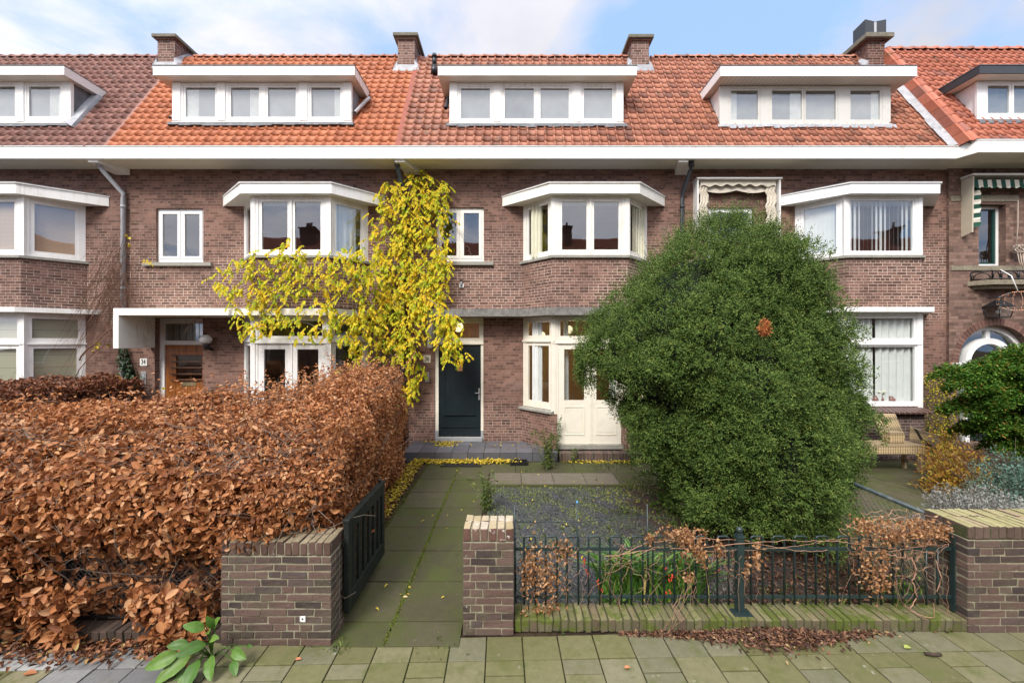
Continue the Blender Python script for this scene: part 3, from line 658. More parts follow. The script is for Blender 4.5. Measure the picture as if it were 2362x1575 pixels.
    if k in (1, 2):
        for side in (0, 2):
            bb = MB()
            (p0, p1) = (P4[side], P4[side+1]); Fr, L = frame_of(p0, p1)
            bb.plate(Fr, -.08, L+.02, 0, .925, [], -.2, .03)
            (sx, sgn) = (P4[1][0], 1) if side == 0 else (P4[2][0], -1)
            bb.box(sx - .07, sx + .07, YB-.034, YB+.12, 0, .925)
            bb.build('bay_plinth', [BRICK], hp)
        for side in (0, 2):
            sb = MB(); Fr, L = frame_of(P4[side], P4[side+1]); e0, e1 = (.16, .02) if side == 0 else (.02, .16)
            A = [sb.P(Fr,-e0,.09,0), sb.P(Fr,L+e1,.09,0), sb.P(Fr,L+e1,-.05,0), sb.P(Fr,-e0,-.05,0)]
            sb.hexa([(p[0],p[1],.926) for p in A]+[(A[0][0],A[0][1],.965),(A[1][0],A[1][1],.965),(A[2][0],A[2][1],1.005),(A[3][0],A[3][1],1.005)])
            sb.build('sill', [SILL], go)
    else:
        bb.prism(bay_poly(k, .06), 0, 1.0, 0, uoff=.1); bb.build('bay_plinth', [BRICKD], hp)
        sb = MB(); a = bay_poly(k, .19); c_ = bay_poly(k, -.02)
        for i in range(3):
            sb.face([(a[i][0],a[i][1],.985),(a[i+1][0],a[i+1][1],.985),(c_[i+1][0],c_[i+1][1],1.08),(c_[i][0],c_[i][1],1.08)])
            sb.face([(a[i][0],a[i][1],.955),(a[i+1][0],a[i+1][1],.955),(a[i+1][0],a[i+1][1],.985),(a[i][0],a[i][1],.985)])
            sb.face([(a[i+1][0],a[i+1][1],.955),(a[i][0],a[i][1],.955),(c_[i][0],c_[i][1],.96),(c_[i+1][0],c_[i+1][1],.96)])
        for t in range(16):   # pale joints between the glazed tiles
            x = a[1][0] + (a[2][0]-a[1][0])*(t/15); x2 = c_[1][0] + (c_[2][0]-c_[1][0])*(t/15)
            sb.hexa([(x-.004,a[1][1]-.002,.955),(x+.004,a[1][1]-.002,.955),(x2+.004,c_[1][1],1.0),(x2-.004,c_[1][1],1.0),(x-.004,a[1][1]-.002,.988),(x+.004,a[1][1]-.002,.988),(x2+.004,c_[1][1],1.083),(x2-.004,c_[1][1],1.083)], 1)
        sb.build('sill', [BROWNT, SILL], go)

# canopies over the doors / lower bay cornices
b = MB(); b.prism([(-8.22, 9.355), (-8.22, 8.49), (-3.74, 8.49), (-3.05, 9.355)], 2.992, 3.135, 0)
b.box(-8.221, -8.11, 8.488, 9.354, 2.31, 2.99); b.build('canopy', [RENDERW], H[1])
b = MB(); b.prism([(-1.83, 9.355), (-1.83, 8.90), (.26, 8.90), (.80, 8.45), (2.50, 8.45), (3.20, 9.355)], 2.992, 3.155, 0)
b.box(-1.831, -1.72, 8.898, 9.354, 2.32, 2.99); b.build('canopy', [CONC], H[2])
for k, pl in ((0, [(-13.0, 9.355), (-12.0, 8.50), (-10.27, 8.50), (-9.30, 9.355)]), (3, [(6.2, 9.355), (6.93, 8.50), (8.72, 8.50), (9.45, 9.355)])):
    b = MB(); b.prism(pl, 3.062, 3.165, 0); b.build('lower_cornice', [WHITE], H[k])
# band of dark bricks under the aprons
for k in (0, 3):
    b = MB(); b.prism(bay_poly(k, .025), 3.166, 3.169, 0); b.build('lead_strip', [LEADD], H[k])

# small upper windows
for k in (1, 2, 3):
    x0, x1, z0, z1 = WIN[k]; Fr = FR[k]; wb = MB(); panes = []
    wm = {1: WHITE2, 2: CREAM_UP, 3: WHITE2}[k]
    if k == 3:
        wb.plate(Fr, x0+.002, x1-.002, z0, z1-.002, [(x0+.08, x1-.08, z0+.08, z1-.10)], -.11, -.045); panes.append((Fr, x0+.08, x1-.08, z0+.08, z1-.10, -.08))
    else:
        xm = (x0+x1)/2
        wb.plate(Fr, x0+.002, x1-.002, z0+.002, z1-.002, [(x0+.05, xm-.02, z0+.09, z1-.05), (xm+.02, x1-.05, z0+.09, z1-.05)], -.12, -.05)
        sash(wb, panes, Fr, x0+.052, xm-.022, z0+.092, z1-.052, .062, -.04, -.09); sash(wb, panes, Fr, xm+.022, x1-.052, z0+.092, z1-.052, .062, -.04, -.09)
    wo = wb.build('window', [wm], H[k]); add_panes(panes, wo)
    sb = MB(); sb.box(x0-.26, x1+.22, YW-.075, YW+.06, z0-.078, z0-.003); sb.build('sill', [SILL], wo)

# doors
x0, x1, z0, z1 = DOOR[2]; Fr = FR[2]
b = MB(); b.plate(Fr, x0+.001, x1-.001, z0+.001, z1-.001, [(x0+.08, x1-.06, .27, 2.375), (x0+.08, x1-.06, 2.50, 2.90)], -.11, -.03)
b.plate(Fr, x0+.08, x1-.06, 2.50, 2.90, [(x0+.13, x1-.10, 2.53, 2.87)], -.10, -.045)
b.plate(Fr, x0-.0, x1, 2.385, 2.43, [], -.04, -.005)
fo = b.build('door_frame', [CREAM], H[2]); add_panes([(Fr, x0+.13, x1-.10, 2.53, 2.87, -.07)], fo, GLASSD)
b = MB(); b.box(x0+.002, x0+.079, YW+.01, YW+.1, .202, .42); b.box(x1-.059, x1-.002, YW+.01, YW+.1, .202, .42); b.box(x0+.02, x1-.02, YW-.06, YW+.12, .195, .268)
b.build('threshold', [m_plain('grey_threshold', (.30, .31, .32), .7, .1)], H[2])
b = MB(); dx0, dx1 = x0+.082, x1-.062
b.plate(Fr, dx0, dx1, .275, 2.373, [], -.10, -.055)
b.plate(Fr, dx0+.13, dx1-.13, .80, 2.25, [(dx0+.145, dx1-.145, .815, 2.235)], -.06, -.045)
b.plate(Fr, dx0+.11, dx1-.12, .765, .80, [], -.06, -.025); b.plate(Fr, dx0+.05, dx1-.05, .49, .515, [], -.06, -.035)
do = b.build('door', [DOORB], H[2])
b = MB(); b.box(dx1-.055, dx1-.02, YW+.025, YW+.053, 1.12, 1.38); b.tube([(dx1-.037, YW+.03, 1.28), (dx1-.037, YW-.02, 1.28), (dx1-.13, YW-.02, 1.28)], .01, 8); b.build('handle', [ALU], do)
b = MB(); Z = PZ(849); b.box(PX(1054), PX(1066.5), YW+.045, YW+.052, PZ(856), PZ(839.5)); 
no = tag(b.build('paper_note', [PAPER]), 'small brown paper note stuck on the black front door', 'note')
b = MB()
cx = PX(1060); b.tube([(cx-.11, YW+.045, PZ(838)), (cx-.05, YW+.03, PZ(834)), (cx, YW+.03, PZ(829)), (cx+.06, YW+.03, PZ(835)), (cx+.12, YW+.045, PZ(838))], .006, 6)
b.build('wire_hook', [BLACKM], do)
# 34 door
x0, x1, z0, z1 = DOOR[1]; Fr = FR[1]
b = MB(); d = .13
b.plate(Fr, x0+.001, x1+.13, 0, z1-.001, [(x0+.11, x1+.02, .2, 2.37), (x0+.13, x1+.02, 2.47, 2.86)], -.2-d+.13, -d)
b.plate(Fr, x0+.02, x1+.10, 2.385, 2.425, [], -.14, -.115)
fo = b.build('door_frame', [WHITE], H[1]); add_panes([(Fr, x0+.13, x1+.02, 2.47, 2.86, -.17)], fo, GLASS)
b = MB()
for t in range(6): b.box(x0+.13+.15*t, x0+.136+.15*t, YW+.163, YW+.168, 2.47, 2.86)
b.build('leaded_bar', [BLACKM], fo)
b = MB(); dx0, dx1 = x0+.115, x1+.018
gz = [PZ(700+y/2.94) for y in (352, 395, 437, 481, 523)]
hx0, hx1 = PX(1150/2.94)+.02, PX(1335/2.94)
b.plate(Fr, dx0, dx1, .22, 2.368, [(hx0, hx1, gz[4]+.02, gz[0]-.02)], -.2, -.155)
for z in gz: b.plate(Fr, hx0-.09, hx1+.09, z-.014, z+.014, [], -.16, -.115, 1)
b.plate(Fr, hx0-.03, hx1+.03, .3, gz[4]-.06, [(hx0-.01, hx1+.01, .32, gz[4]-.075)], -.16, -.148)
do = b.build('door', [WOOD, m_plain('dark_wood_slat', (.09, .04, .018), .4, .2)], H[1])
add_panes([(Fr, hx0, hx1, gz[4]+.02, gz[0]-.02, -.185)], do, GLASS)
b = MB(); b.plate(Fr, (hx0+hx1)/2-.17, (hx0+hx1)/2+.17, PZ(700+563/2.94), PZ(700+538/2.94), [], -.16, -.145); b.build('letter_slot', [BRASS], do)
b = MB(); b.sphere((dx1-.045, YW+.1, PZ(903)), .033, 12, 8); b.tube([(dx1-.045, YW+.1, PZ(903)), (dx1-.045, YW+.16, PZ(903))], .012); b.build('door_knob', [ALU], do)

# porch step of 36 in grey tiles
pz = .19
po = thing('porch_step', 'low grey tiled porch step in front of the black door', 'porch step', (-.4, 8.4, 0))
b = MB(); b.prism([(-2.22, 9.35), (-2.22, 8.415), (.92, 8.415), (.92, 8.62), (.2, 9.35)], 0, pz-.012, 0); b.build('core', [DARKT], po)
b = MB(); tx = .3325
for i in range(10):
    xa = -2.235+i*tx; xb = min(xa+tx-.008, .93)
    if xa < .9: b.box(xa, xb, 8.40, 8.414, .004, pz-.001)
    for j in range(3):
        ya, yb = 8.40+j*.318, 8.40+(j+1)*.318-.008
        lim = .93 if j == 0 else (.62 if j == 1 else .33)
        if xa < lim-.05: b.box(xa, min(xb, lim), ya, yb, pz-.011, pz+rnd.uniform(-.001,.001))
for j in range(3): b.box(-2.236, -2.222, 8.40+j*.318, 8.40+(j+1)*.318-.004, .004, pz-.002)
b.build('tiles', [STEPT], po, bevel=.003)
# brick step at the french doors
b = MB()
for i in range(30): 
    xa = .99+i*.0655
    b.box(xa, xa+.056, 8.40, 8.62, .003, .172, 0, .003)
b.box(.985, 2.95, 8.41, 8.61, 0, .162, 1)
tag(b.build('brick_step', [NEARBRICK, MORTAR], bevel=.004), 'upright brick doorstep below the cream french doors', 'step')

# wall fittings
def numplate(h, x0, x1, z0, z1, txt, plate, yw=YW, sx=.7):
    b = MB(); b.box(x0, x1, yw-.012, yw+.002, z0, z1); o = b.build('number_plate', [plate], h, bevel=.004)
    c = bpy.data.curves.new('numeral', 'FONT'); c.body = txt; c.size = (z1-z0)*.92; c.align_x = 'CENTER'; c.align_y = 'CENTER'; c.extrude = .001; c.offset = .0022
    c.materials.append(INK)
    t = bpy.data.objects.new('numeral', c); COL.objects.link(t); t.location = ((x0+x1)/2, yw-.0135, (z0+z1)/2); t.rotation_euler = (R(90), 0, 0); t.scale = (sx, 1, 1)
    dg = bpy.context.evaluated_depsgraph_get(); dg.update(); me = bpy.data.meshes.new_from_object(t.evaluated_get(dg)); mw = t.matrix_basis.copy()
    bpy.data.objects.remove(t); me.transform(mw); t = bpy.data.objects.new('numeral', me); COL.objects.link(t)
    if not me.materials: me.materials.append(INK)
    t.parent = o; return o
numplate(H[1], PX(323.5), PX(339.8), PZ(843.5), PZ(826.5), '34', PLATE)
numplate(H[2], PX(977), PX(993.3), PZ(836.5), PZ(819.5), '36', PLATEY)
numplate(H[4], PX(2193, 9.3), PX(2208, 9.3), PZ(849, 9.3), PZ(836, 9.3), '40', PLATE, YW-.06)
b = MB(); b.box(PX(325.5), PX(338), YW-.015, YW, PZ(886.5), PZ(856.5)); b.box(PX(330), PX(334), YW-.018, YW-.014, PZ(884), PZ(860), 1); b.build('letter_plate', [ALU, GREY], H[1], bevel=.003)
b = MB(); b.box(PX(981), PX(990.5), YW-.02, YW, PZ(881), PZ(858)); b.box(PX(984), PX(988), YW-.03, YW-.015, PZ(862), PZ(859), 1); b.build('doorbell', [GREY, ALU], H[2], bevel=.008)
lp = thing('wall_lamp', 'white opal globe lamp on black holder beside the brown door', 'wall lamp', (PX(478), 9.2, PZ(790)))
b = MB(); b.sphere((PX(474.5, 9.2), 9.2, PZ(783, 9.2)), .125, 20, 14, sz=.86); b.build('globe', [OPAL], lp)
b = MB(); b.lathe((PX(477, 9.2), 9.2, PZ(803, 9.2)), [(0,-.02),(.05,0),(.06,.05),(.055,.10)], 16); b.tube([(PX(477, 9.2), 9.2, PZ(803, 9.2)), (PX(477, 9.2), YW, PZ(806, 9.2))], .03); b.build('holder', [BLACKM], lp)
b = MB(); b.box(PX(1059.5), PX(1070), YW-.03, YW, PZ(663.5), PZ(655)); b.tube([(PX(1064.5), YW-.05, PZ(661)), (PX(1064.5), YW-.05, PZ(650))], .022, 10, 1)
b.sphere((PX(1064), YW-.05, PZ(648)), .03, 10, 8, 2); b.sphere((PX(1060.5), YW-.02, PZ(643)), .011, 8, 6, 2); b.sphere((PX(1068), YW-.02, PZ(643)), .011, 8, 6, 2); b.build('lamp_bracket', [WHITE2, GREY, BLACKM], H[2])

# eaves
EY = 8.79
for k in range(5):
    b = MB()
    if k < 4:
        x0, x1 = XL[k], XL[k+1] if k < 3 else 9.49
        b.box(x0+.002, x1-.001, EY, EY+.05, 6.352, 6.60, 0)
        b.box(x0+.002, x1-.001, EY-.012, EY+.07, 6.601, 6.617, 0); b.box(x0+.002, x1-.001, EY-.006, EY+.16, 6.618, 6.632, 2)
        b.face([(x0,EY+.05,6.36),(x0,YW+.01,6.36),(x1,YW+.01,6.36),(x1,EY+.05,6.36)], None, 1)
    else:
        pl = [(9.49, 9.36), (9.49, EY), (9.62, 8.50), (14.5, 8.50), (14.5, 9.36)]
        b.prism(pl, 6.352, 6.60, 0, mbot=1); b.prism([(x-.012*(i in (1,2)), y-.012*(i in (1,2,3))) for i, (x, y) in enumerate(pl)], 6.601, 6.617, 0); b.prism(pl, 6.618, 6.632, 2)
    b.build('eave', [WHITE, SOFFIT, LEADD], H[k])
# wooden pads under the soffit where the downpipes start
for k, px in ((1, 222), (2, 925), (3, 1575)):
    x = PX(px, 8.9); b = MB(); b.hexa([(x-.12,8.84,6.30),(x+.09,8.84,6.30),(x+.32,9.34,6.22),(x+.0,9.34,6.22),(x-.12,8.84,6.358),(x+.09,8.84,6.358),(x+.32,9.34,6.358),(x+.0,9.34,6.358)]); b.build('soffit_pad', [WHITE], H[k])
# downpipes
for k, x, m_, zlo, sx in ((1, -8.765, GREY, 0, -.2), (2, -2.435, DGREEN, 0, -.06), (3, 3.84, ANTH, 0, .06)):
    b = MB(); y = YW-.075
    b.tube([(x+sx, 8.95, 6.36), (x+sx, 8.97, 6.26), (x+sx*.9, 9.0, 6.18), (x+.0, y, 5.78), (x, y, 5.66), (x, y, zlo)], .045, 14)
    for z in (5.45, 3.6, 1.9): b.tube([(x, y, z), (x, y, z+.07)], .052, 14)
    b.tube([(x+sx, 8.95, 6.35), (x+sx, 8.95, 6.25)], .058, 14)
    b.build('downpipe', [m_], H[k])

# ------------------------------------------------------------------ roofs
AL = math.atan(1.65); CA, SA = math.cos(AL), math.sin(AL); RY, RZ = 8.83, 6.60; SL = 3.90; ROWS = 18
DORM = {0: (-14.0, PX(165, 9.24)), 1: (PX(398, 9.24), PX(811.5, 9.24)), 2: (PX(1036.8, 9.24), PX(1438.2, 9.24)), 3: (PX(1659.6, 9.24), PX(2054.5, 9.24))}
def roof_pt(x, s, h, y0=RY, z0=RZ): return (x, y0+s*CA-h*SA, z0+s*SA+h*CA)
def tile_roof(name, k, x0, x1, matr, dy=0., dorm=None, tw=.197, seed=1):
    r = random.Random(seed); V = []; Fc = []; gauge = SL/ROWS
    prof = [(0, .0), (.03, .026), (.11, .036), (.20, .030), (.27, .004), (.6, .0), (1.0, .002)]
    nx = int(math.ceil((x1-x0)/tw)); cnt = 0; tws = (x1-x0)/nx
    for j in range(ROWS):
        for i in range(nx):
            xa = x0+i*tws; xm = xa+tws/2; s0 = j*gauge; sm = s0+gauge/2
            y = RY+dy+sm*CA; z = RZ+sm*SA
            if dorm and dorm[0]+.06 < xm < dorm[1]-.06 and 7.42 < z < 8.34: continue
            o_ = 3. if r.random() < .02 else 1.; jx, jh, js = r.uniform(-.004,.004)*o_, r.uniform(-.003,.005)*o_, r.uniform(-.006,.006)*o_
            base = len(V)
            for (t, h) in prof:
                X = xa + t*tws*1.04 + jx
                V.append(roof_pt(X, s0-.012+js, h+.018+jh, RY+dy)); V.append(roof_pt(X, s0+gauge+.02, h-.002, RY+dy)); V.append(roof_pt(X, s0-.010+js, h-.010, RY+dy))
            for q in range(len(prof)-1):
                a = base+q*3; Fc.append((a, a+3, a+4, a+1)); Fc.append((a+2, a+5, a+3, a))
    V = np.array(V); Fc = np.array(Fc)
    o = raw_mesh(name, V, 4, Fc, [matr], H[k], smooth=False); return o
tile_roof('roof', 0, -15.2, -8.74, ROOF['old'], 0, DORM[0], .2, 1)
tile_roof('roof', 1, -8.70, -2.50, ROOF['new'], 0, DORM[1], .2, 2)
tile_roof('roof', 2, -2.42, 3.83, ROOF['mid'], 0, DORM[2], .197, 3)
tile_roof('roof', 3, 3.83, 9.42, ROOF['mid'], 0, DORM[3], .197, 4)
tile_roof('roof', 4, 9.62, 14.5, ROOF['red'], -.27, (10.16, 14.5), .2, 5)
# felt under the tiles and back slope
b = MB(); 
for (x0, x1, dy) in ((-15.2, 9.5, 0), (9.5, 14.5, -.27)):
    a0, a1 = roof_pt(x0, -.02, -.03, RY+dy), roof_pt(x1, -.02, -.03, RY+dy); c0, c1 = roof_pt(x0, SL, -.03, RY+dy), roof_pt(x1, SL, -.03, RY+dy)
    b.face([a0, a1, c1, c0]); b.face([c0, c1, (c1[0], 15, c1[2]-.12), (c0[0], 15, c0[2]-.12)])
b.face([roof_pt(9.5,0,-.03,RY-.27), roof_pt(9.5,SL,-.03,RY-.27), roof_pt(9.5,SL,-.03), roof_pt(9.5,0,-.03)])
bo = b.build('roof_underlay', [m_plain('dark_underlay', (.05, .028, .02), .9, .2)], H[2])
# seam strips between neighbours
for k, xa, xb, m_ in ((1, -8.76, -8.68, ROOF['old']), (2, -2.515, -2.405, m_plain('brick_red_seam', (.28, .085, .055), .8, .2, 9.))):
    b = MB(); b.hexa([roof_pt(xa,-.01,-.0),roof_pt(xb,-.01,-.0),roof_pt(xb,SL,-.0),roof_pt(xa,SL,-.0),roof_pt(xa,-.01,.03),roof_pt(xb,-.01,.03),roof_pt(xb,SL,.03),roof_pt(xa,SL,.03)]); b.build('roof_seam', [m_], H[k])
# lead gutter and verge tiles at the step to the right-hand house
b = MB(); n = 12
for i in range(n):
    s0, s1 = i*SL/n, (i+1)*SL/n; w0 = rnd.uniform(-.02,.02)
    b.hexa([roof_pt(9.36+w0,s0,.0),roof_pt(9.54,s0,.0),roof_pt(9.54,s1,.0),roof_pt(9.36+w0,s1,.0),roof_pt(9.33+w0,s0,.035),roof_pt(9.54,s0,.10),roof_pt(9.54,s1,.10),roof_pt(9.33+w0,s1,.035)])
b.build('lead_valley', [LEAD], H[4])
b = MB(); n = 13
for i in range(n):
    s0, s1 = i*SL/n-.01, (i+1)*SL/n+.01
    V = []
    for s_, r_ in ((s0, .075), (s1, .062)):
        for q in range(7):
            a = math.pi*q/6; p = roof_pt(9.62-r_*math.cos(a)*1.0, s_, .01+r_*math.sin(a), RY-.27); V.append(p)
    b.shared(V, [(q, q+1, q+8, q+7) for q in range(6)]+[tuple(range(7))], 0, True)
b.build('verge_tile', [ROOF['red']], H[4])
b = MB()
for i in range(n):
    s0, s1 = i*SL/n, (i+1)*SL/n-.008; b.hexa([roof_pt(9.49,s0,.0),roof_pt(9.53,s0,.0),roof_pt(9.53,s1,.0),roof_pt(9.49,s1,.0),roof_pt(9.49,s0,.04,RY-.27),roof_pt(9.56,s0,.04,RY-.27),roof_pt(9.56,s1,.04,RY-.27),roof_pt(9.49,s1,.04,RY-.27)])
b.build('verge_side', [ROOF['red']], H[4])
# ridges
def ridge(k, x0, x1, matr, dy=0., r=.085):
    b = MB(); L = .285; n = int((x1-x0)/L); L = (x1-x0)/n; _, yr, zr = roof_pt(0, SL, 0, RY+dy)
    for i in range(n):
        V = []; xa = x0+i*L
        st = [(xa-.01, r*1.05), (xa+L*.72, r*.93), (xa+L*.78, r*1.18), (xa+L*.98, r*1.22), (xa+L, r*1.05)]
        dz = rnd.uniform(-.006, .006)
        for X, rr in st:
            for q in range(9):
                a = math.pi*q/8; V.append((X, yr+.02-rr*math.cos(a), zr-.02+dz+rr*math.sin(a)*.95))
        b.shared(V, [(p*9+q, p*9+q+1, (p+1)*9+q+1, (p+1)*9+q) for p in range(len(st)-1) for q in range(8)]+[tuple(range(8,-1,-1)), tuple(range((len(st)-1)*9, len(st)*9))], 0, True)
    b.build('ridge_tile', [matr], H[k])
ridge(0, -15.2, -8.95, ROOF['old']); ridge(1, -8.35, -2.75, ROOF['mid']); ridge(2, -2.2, 3.2, ROOF['mid']); ridge(3, 3.75, 9.3, ROOF['mid']); ridge(4, 9.66, 14.5, ROOF['red'], -.27, .1)

# dormers
def dormer(k, wall, slab, z0, z1, cells, glassz, yd, yf, fm, sof, cheek, wm, ztop, zbot, posts, back=10.75, cur=None):
    xa, xb = wall; hp = H[k]
    b = MB(); b.box(xa+.03, xb-.03, yd+.06, back, z0-.25, z1); do = b.build('dormer', [cheek], hp)
    # dark room inside the front
    f = MB(); Fr = ((0, yd), (1, 0), (0, -1)); panes = []
    holes = [(c[0]-.045, c[1]+.045, glassz[0]-.05, glassz[1]+.045) for c in cells]
    f.plate(Fr, xa, xb, z0, z1, holes, -.05, 0)
    for c in cells: sash(f, panes, Fr, c[0]-.043, c[1]+.043, glassz[0]-.048, glassz[1]+.043, .045, -.008, -.045)
    for p in posts: f.plate(Fr, p[0], p[1], z0+.03, z1, [], 0, .018)
    f.box(xa-.01, xb+.01, yd-.03, yd, z0-.03, z0-.001)
    fo = f.build('window_frame', [wm], do); 
    for (Fr_, a0, a1, q0, q1, o_) in panes:
        p = MB(); p.face([p.P(Fr_,a0,o_,q0),p.P(Fr_,a1,o_,q0),p.P(Fr_,a1,o_,q1),p.P(Fr_,a0,o_,q1)]); p.build('pane', GLASS, do)
    # blind-dark room panel just behind the glass
    p = MB(); p.box(xa+.05, xb-.05, yd+.056, yd+.059, z0+.02, z1-.02, 1)
    for ci, c in enumerate(cells):
        a0, a1 = c[0]-.02, c[1]+.02; q0, q1 = glassz[0]-.03, glassz[1]+.02; hh = rnd.uniform(.02, .13)
        mid = rnd.choice((0, 0, 3)); p.box(a0, a1, yd+.052, yd+.0555, q0, q1-hh, mid); p.box(a0, a1, yd+.052, yd+.0555, q1-hh+.001, q1, 2)
        if k in (1, 3, 0) and ci != 2:
            left_ = ci % 2 == 0; wd = (a1-a0)*rnd.uniform(.2, .45); xs_ = a0 if left_ else a1-wd; nn_ = 10
            for t in range(nn_):
                xa_, xb_ = xs_+wd*t/nn_, xs_+wd*(t+1)/nn_; o1, o2 = (.046, .050) if t % 2 else (.050, .046)
                p.face([(xa_,yd+o1,q0),(xb_,yd+o2,q0),(xb_,yd+o2,q1-hh*.5),(xa_,yd+o1,q1-hh*.5)], None, 4)
    p.build('room_back', [INTB, INTB, m_plain('dark_blind_box', (.10,.10,.095), .9), m_plain('grey_dormer_room', (.27,.275,.285), .9, .25, 1.5), m_plain('net_cloth', (.62,.62,.6), .9)], do)
    s_ = MB(); sx0, sx1 = slab
    s_.box(sx0, sx1, yf, 10.4, zbot, ztop, 0); s_.face([(sx0+.02,yf+.02,zbot-.002),(sx0+.02,10.3,zbot-.002),(sx1-.02,10.3,zbot-.002),(sx1-.02,yf+.02,zbot-.002)], None, 1)
    s_.box(sx0-.01, sx1+.01, yf-.012, 10.4, ztop+.001, ztop+.014, 2)
    s_.build('dormer_roof', [fm, sof, LEADD], do)
    l = MB()
    n = 16
    for i in range(n):
        x0_, x1_ = xa-.06+(xb-xa+.12)*i/n, xa-.06+(xb-xa+.12)*(i+1)/n; e = rnd.uniform(-.02,.02)
        l.hexa([(x0_,yd-.09,z0-.115+e),(x1_,yd-.09,z0-.115+e),(x1_,yd+.02,z0-.115+e),(x0_,yd+.02,z0-.115+e),(x0_,yd-.06,z0-.032),(x1_,yd-.06,z0-.032),(x1_,yd+.02,z0-.032),(x0_,yd+.02,z0-.032)])
    l.build('lead_apron', [LEADD if k != 3 else LEAD], do)
    return do
INTB = m_plain('pale_dormer_curtain', (.36, .365, .37), .9, .15, 2.)
zx = lambda z, off: PX(off+z/2.94, 9.24)
dormer(0, DORM[0], (-14.2, PX(151.4, 9.03)), 7.35, 8.27, [(zx(-115,0), zx(107,0)), (zx(193,0), zx(403,0))], (7.50, 8.17), 9.24, 9.0, WHITE, SOFFITW, LEADD, WHITE, 8.47, 8.272, [(zx(108,0), zx(165,0)), (zx(425,0), zx(485,0)-.002)])
dormer(1, DORM[1], (PX(355.4, 9.03), PX(819, 9.03)), 7.37, 8.25, [(zx(a,0), zx(b_,0)) for a, b_ in ((1256,1458),(1564,1755),(1815,2005),(2110,2308))], (7.49, 8.15), 9.24, 9.0, WHITE, SOFFITW, GREY, WHITE, 8.47, 8.265, [(zx(a,0), zx(b_,0)-.002) for a, b_ in ((1172,1228),(1475,1530),(2030,2085),(2330,2384))])
dormer(2, DORM[2], (PX(1010.6, 9.03), PX(1467.8, 9.03)), 7.34, 8.25, [(zx(a,780), zx(b_,780)) for a, b_ in ((833,1030),(1130,1328),(1372,1565),(1667,1860))], (7.455, 8.13), 9.24, 9.0, WHITE, SOFFITW, GREY, WHITE, 8.47, 8.26, [(zx(a,780), zx(b_,780)-.002) for a, b_ in ((757,808),(1055,1105),(1590,1645),(1885,1933))])
dormer(3, DORM[3], (PX(1656.6, 9.03), PX(2105.2, 9.03)), 7.32, 8.18, [(zx(a,1562), zx(b_,1562)) for a, b_ in ((367,550),(645,848),(873,1078),(1177,1378))], (7.43, 8.08), 9.24, 8.93, WHITE2, SOFFITX, WHITE2, m_plain('aged_white_boards', (.62, .61, .57), .6, .05, 4., (.42, .38, .32), 4.), 8.42, 8.20, [])
dormer(4, (10.12, 14.5), (PX(2255.9, 8.75), 14.5), 7.28, 8.10, [(10.36, 10.83), (10.93, 11.5)], (7.42, 8.02), 8.96, 8.72, ANTH, SOFFITW, WHITE2, WHITE2, 8.29, 8.12, [])
# dormer downspouts
for k, pts, m_ in ((1, [(PX(836,9.3),9.75,8.2),(PX(833,9.3),9.55,8.0),(PX(818,9.3),9.32,7.62)], OLDPIPE), (1, [(PX(393,9.3)-.02,9.5,7.62),(PX(388,9.3),9.35,7.52)], OLDPIPE),
                   (2, [(PX(1030,9.3),9.75,8.2),(PX(1031,9.3),9.5,8.05),(PX(1028.5,9.3),9.28,7.7)], ANTH), (0, [(PX(214,9.9),9.9,8.25),(PX(214,9.9),9.9,7.95)], OLDPIPE)):
    b = MB(); b.tube(pts, .04, 12, caps=False); b.build('dormer_spout', [m_], H[k])
# lead along the left dormer cheek
b = MB(); b.hexa([(DORM[0][1]-.02,9.2,7.24),(DORM[0][1]+.14,9.2,7.20),(DORM[0][1]+.14,9.82,8.25),(DORM[0][1]-.02,9.82,8.27),(DORM[0][1]-.02,9.12,7.30),(DORM[0][1]+.12,9.12,7.22),(DORM[0][1]+.12,9.74,8.28),(DORM[0][1]-.02,9.74,8.33)]); b.build('lead_soaker', [LEAD], H[0])

# chimneys
def chimney(k, px0, px1, pyb, pyt, y0, dep, capx, brick, pots, bare_top=.12, lead=True):
    x0, x1 = PX(px0, y0), PX(px1, y0); zb, zt = PZ(pyb, y0)-.3, PZ(pyt, y0); zc = zt-bare_top
    b = MB(); b.box(x0, x1, y0, y0+dep, zb, zc)
    o = b.build('chimney', [brick], H[k])
    c = MB(); e = capx
    c.box(x0-e*.45, x1+e*.45, y0-e*.45, y0+dep+e*.45, zc+.0005, zc+.035, 1); c.box(x0-e, x1+e, y0-e, y0+dep+e, zc+.036, zt); c.build('cap', [MOSSC, brick], o, bevel=.012)
    if lead:
        l = MB(); zr = PZ(pyb, y0)
        l.hexa([(x0-.05,y0-.05,zr-.16),(x1+.05,y0-.05,zr-.16),(x1+.04,y0-.001,zr-.16),(x0-.04,y0-.001,zr-.16),(x0-.03,y0-.025,zr+.02),(x1+.03,y0-.025,zr+.02),(x1+.03,y0-.001,zr+.03),(x0-.03,y0-.001,zr+.03)])
        for sx_, sg in ((x0, -1), (x1, 1)):
            A = [(sx_+sg*.001,y0-.03,zr-.1),(sx_+sg*.14,y0-.03,zr-.17),(sx_+sg*.13,y0+.6,zr+.36),(sx_+sg*.001,y0+.6,zr+.62)]
            B = [(sx_+sg*.001,y0-.03,zr+.12),(sx_+sg*.09,y0-.04,zr-.02),(sx_+sg*.07,y0+.6,zr+.46),(sx_+sg*.001,y0+.6,zr+.70)]
            l.hexa(A+B if sg > 0 else A[::-1]+B[::-1])
        l.build('flashing', [LEAD], o)
    return o, x0, x1, zt
CHB = m_brick('chimney_brick', (.17, .085, .065), (.26, .145, .115), (.36, .32, .28), (.36, .32, .28), 20, 21, .065, .2, .2)
o, xa, xb, zt = chimney(1, 363.5, 403, 146.5, 83, 10.55, 1.2, .09, CHB, 1)
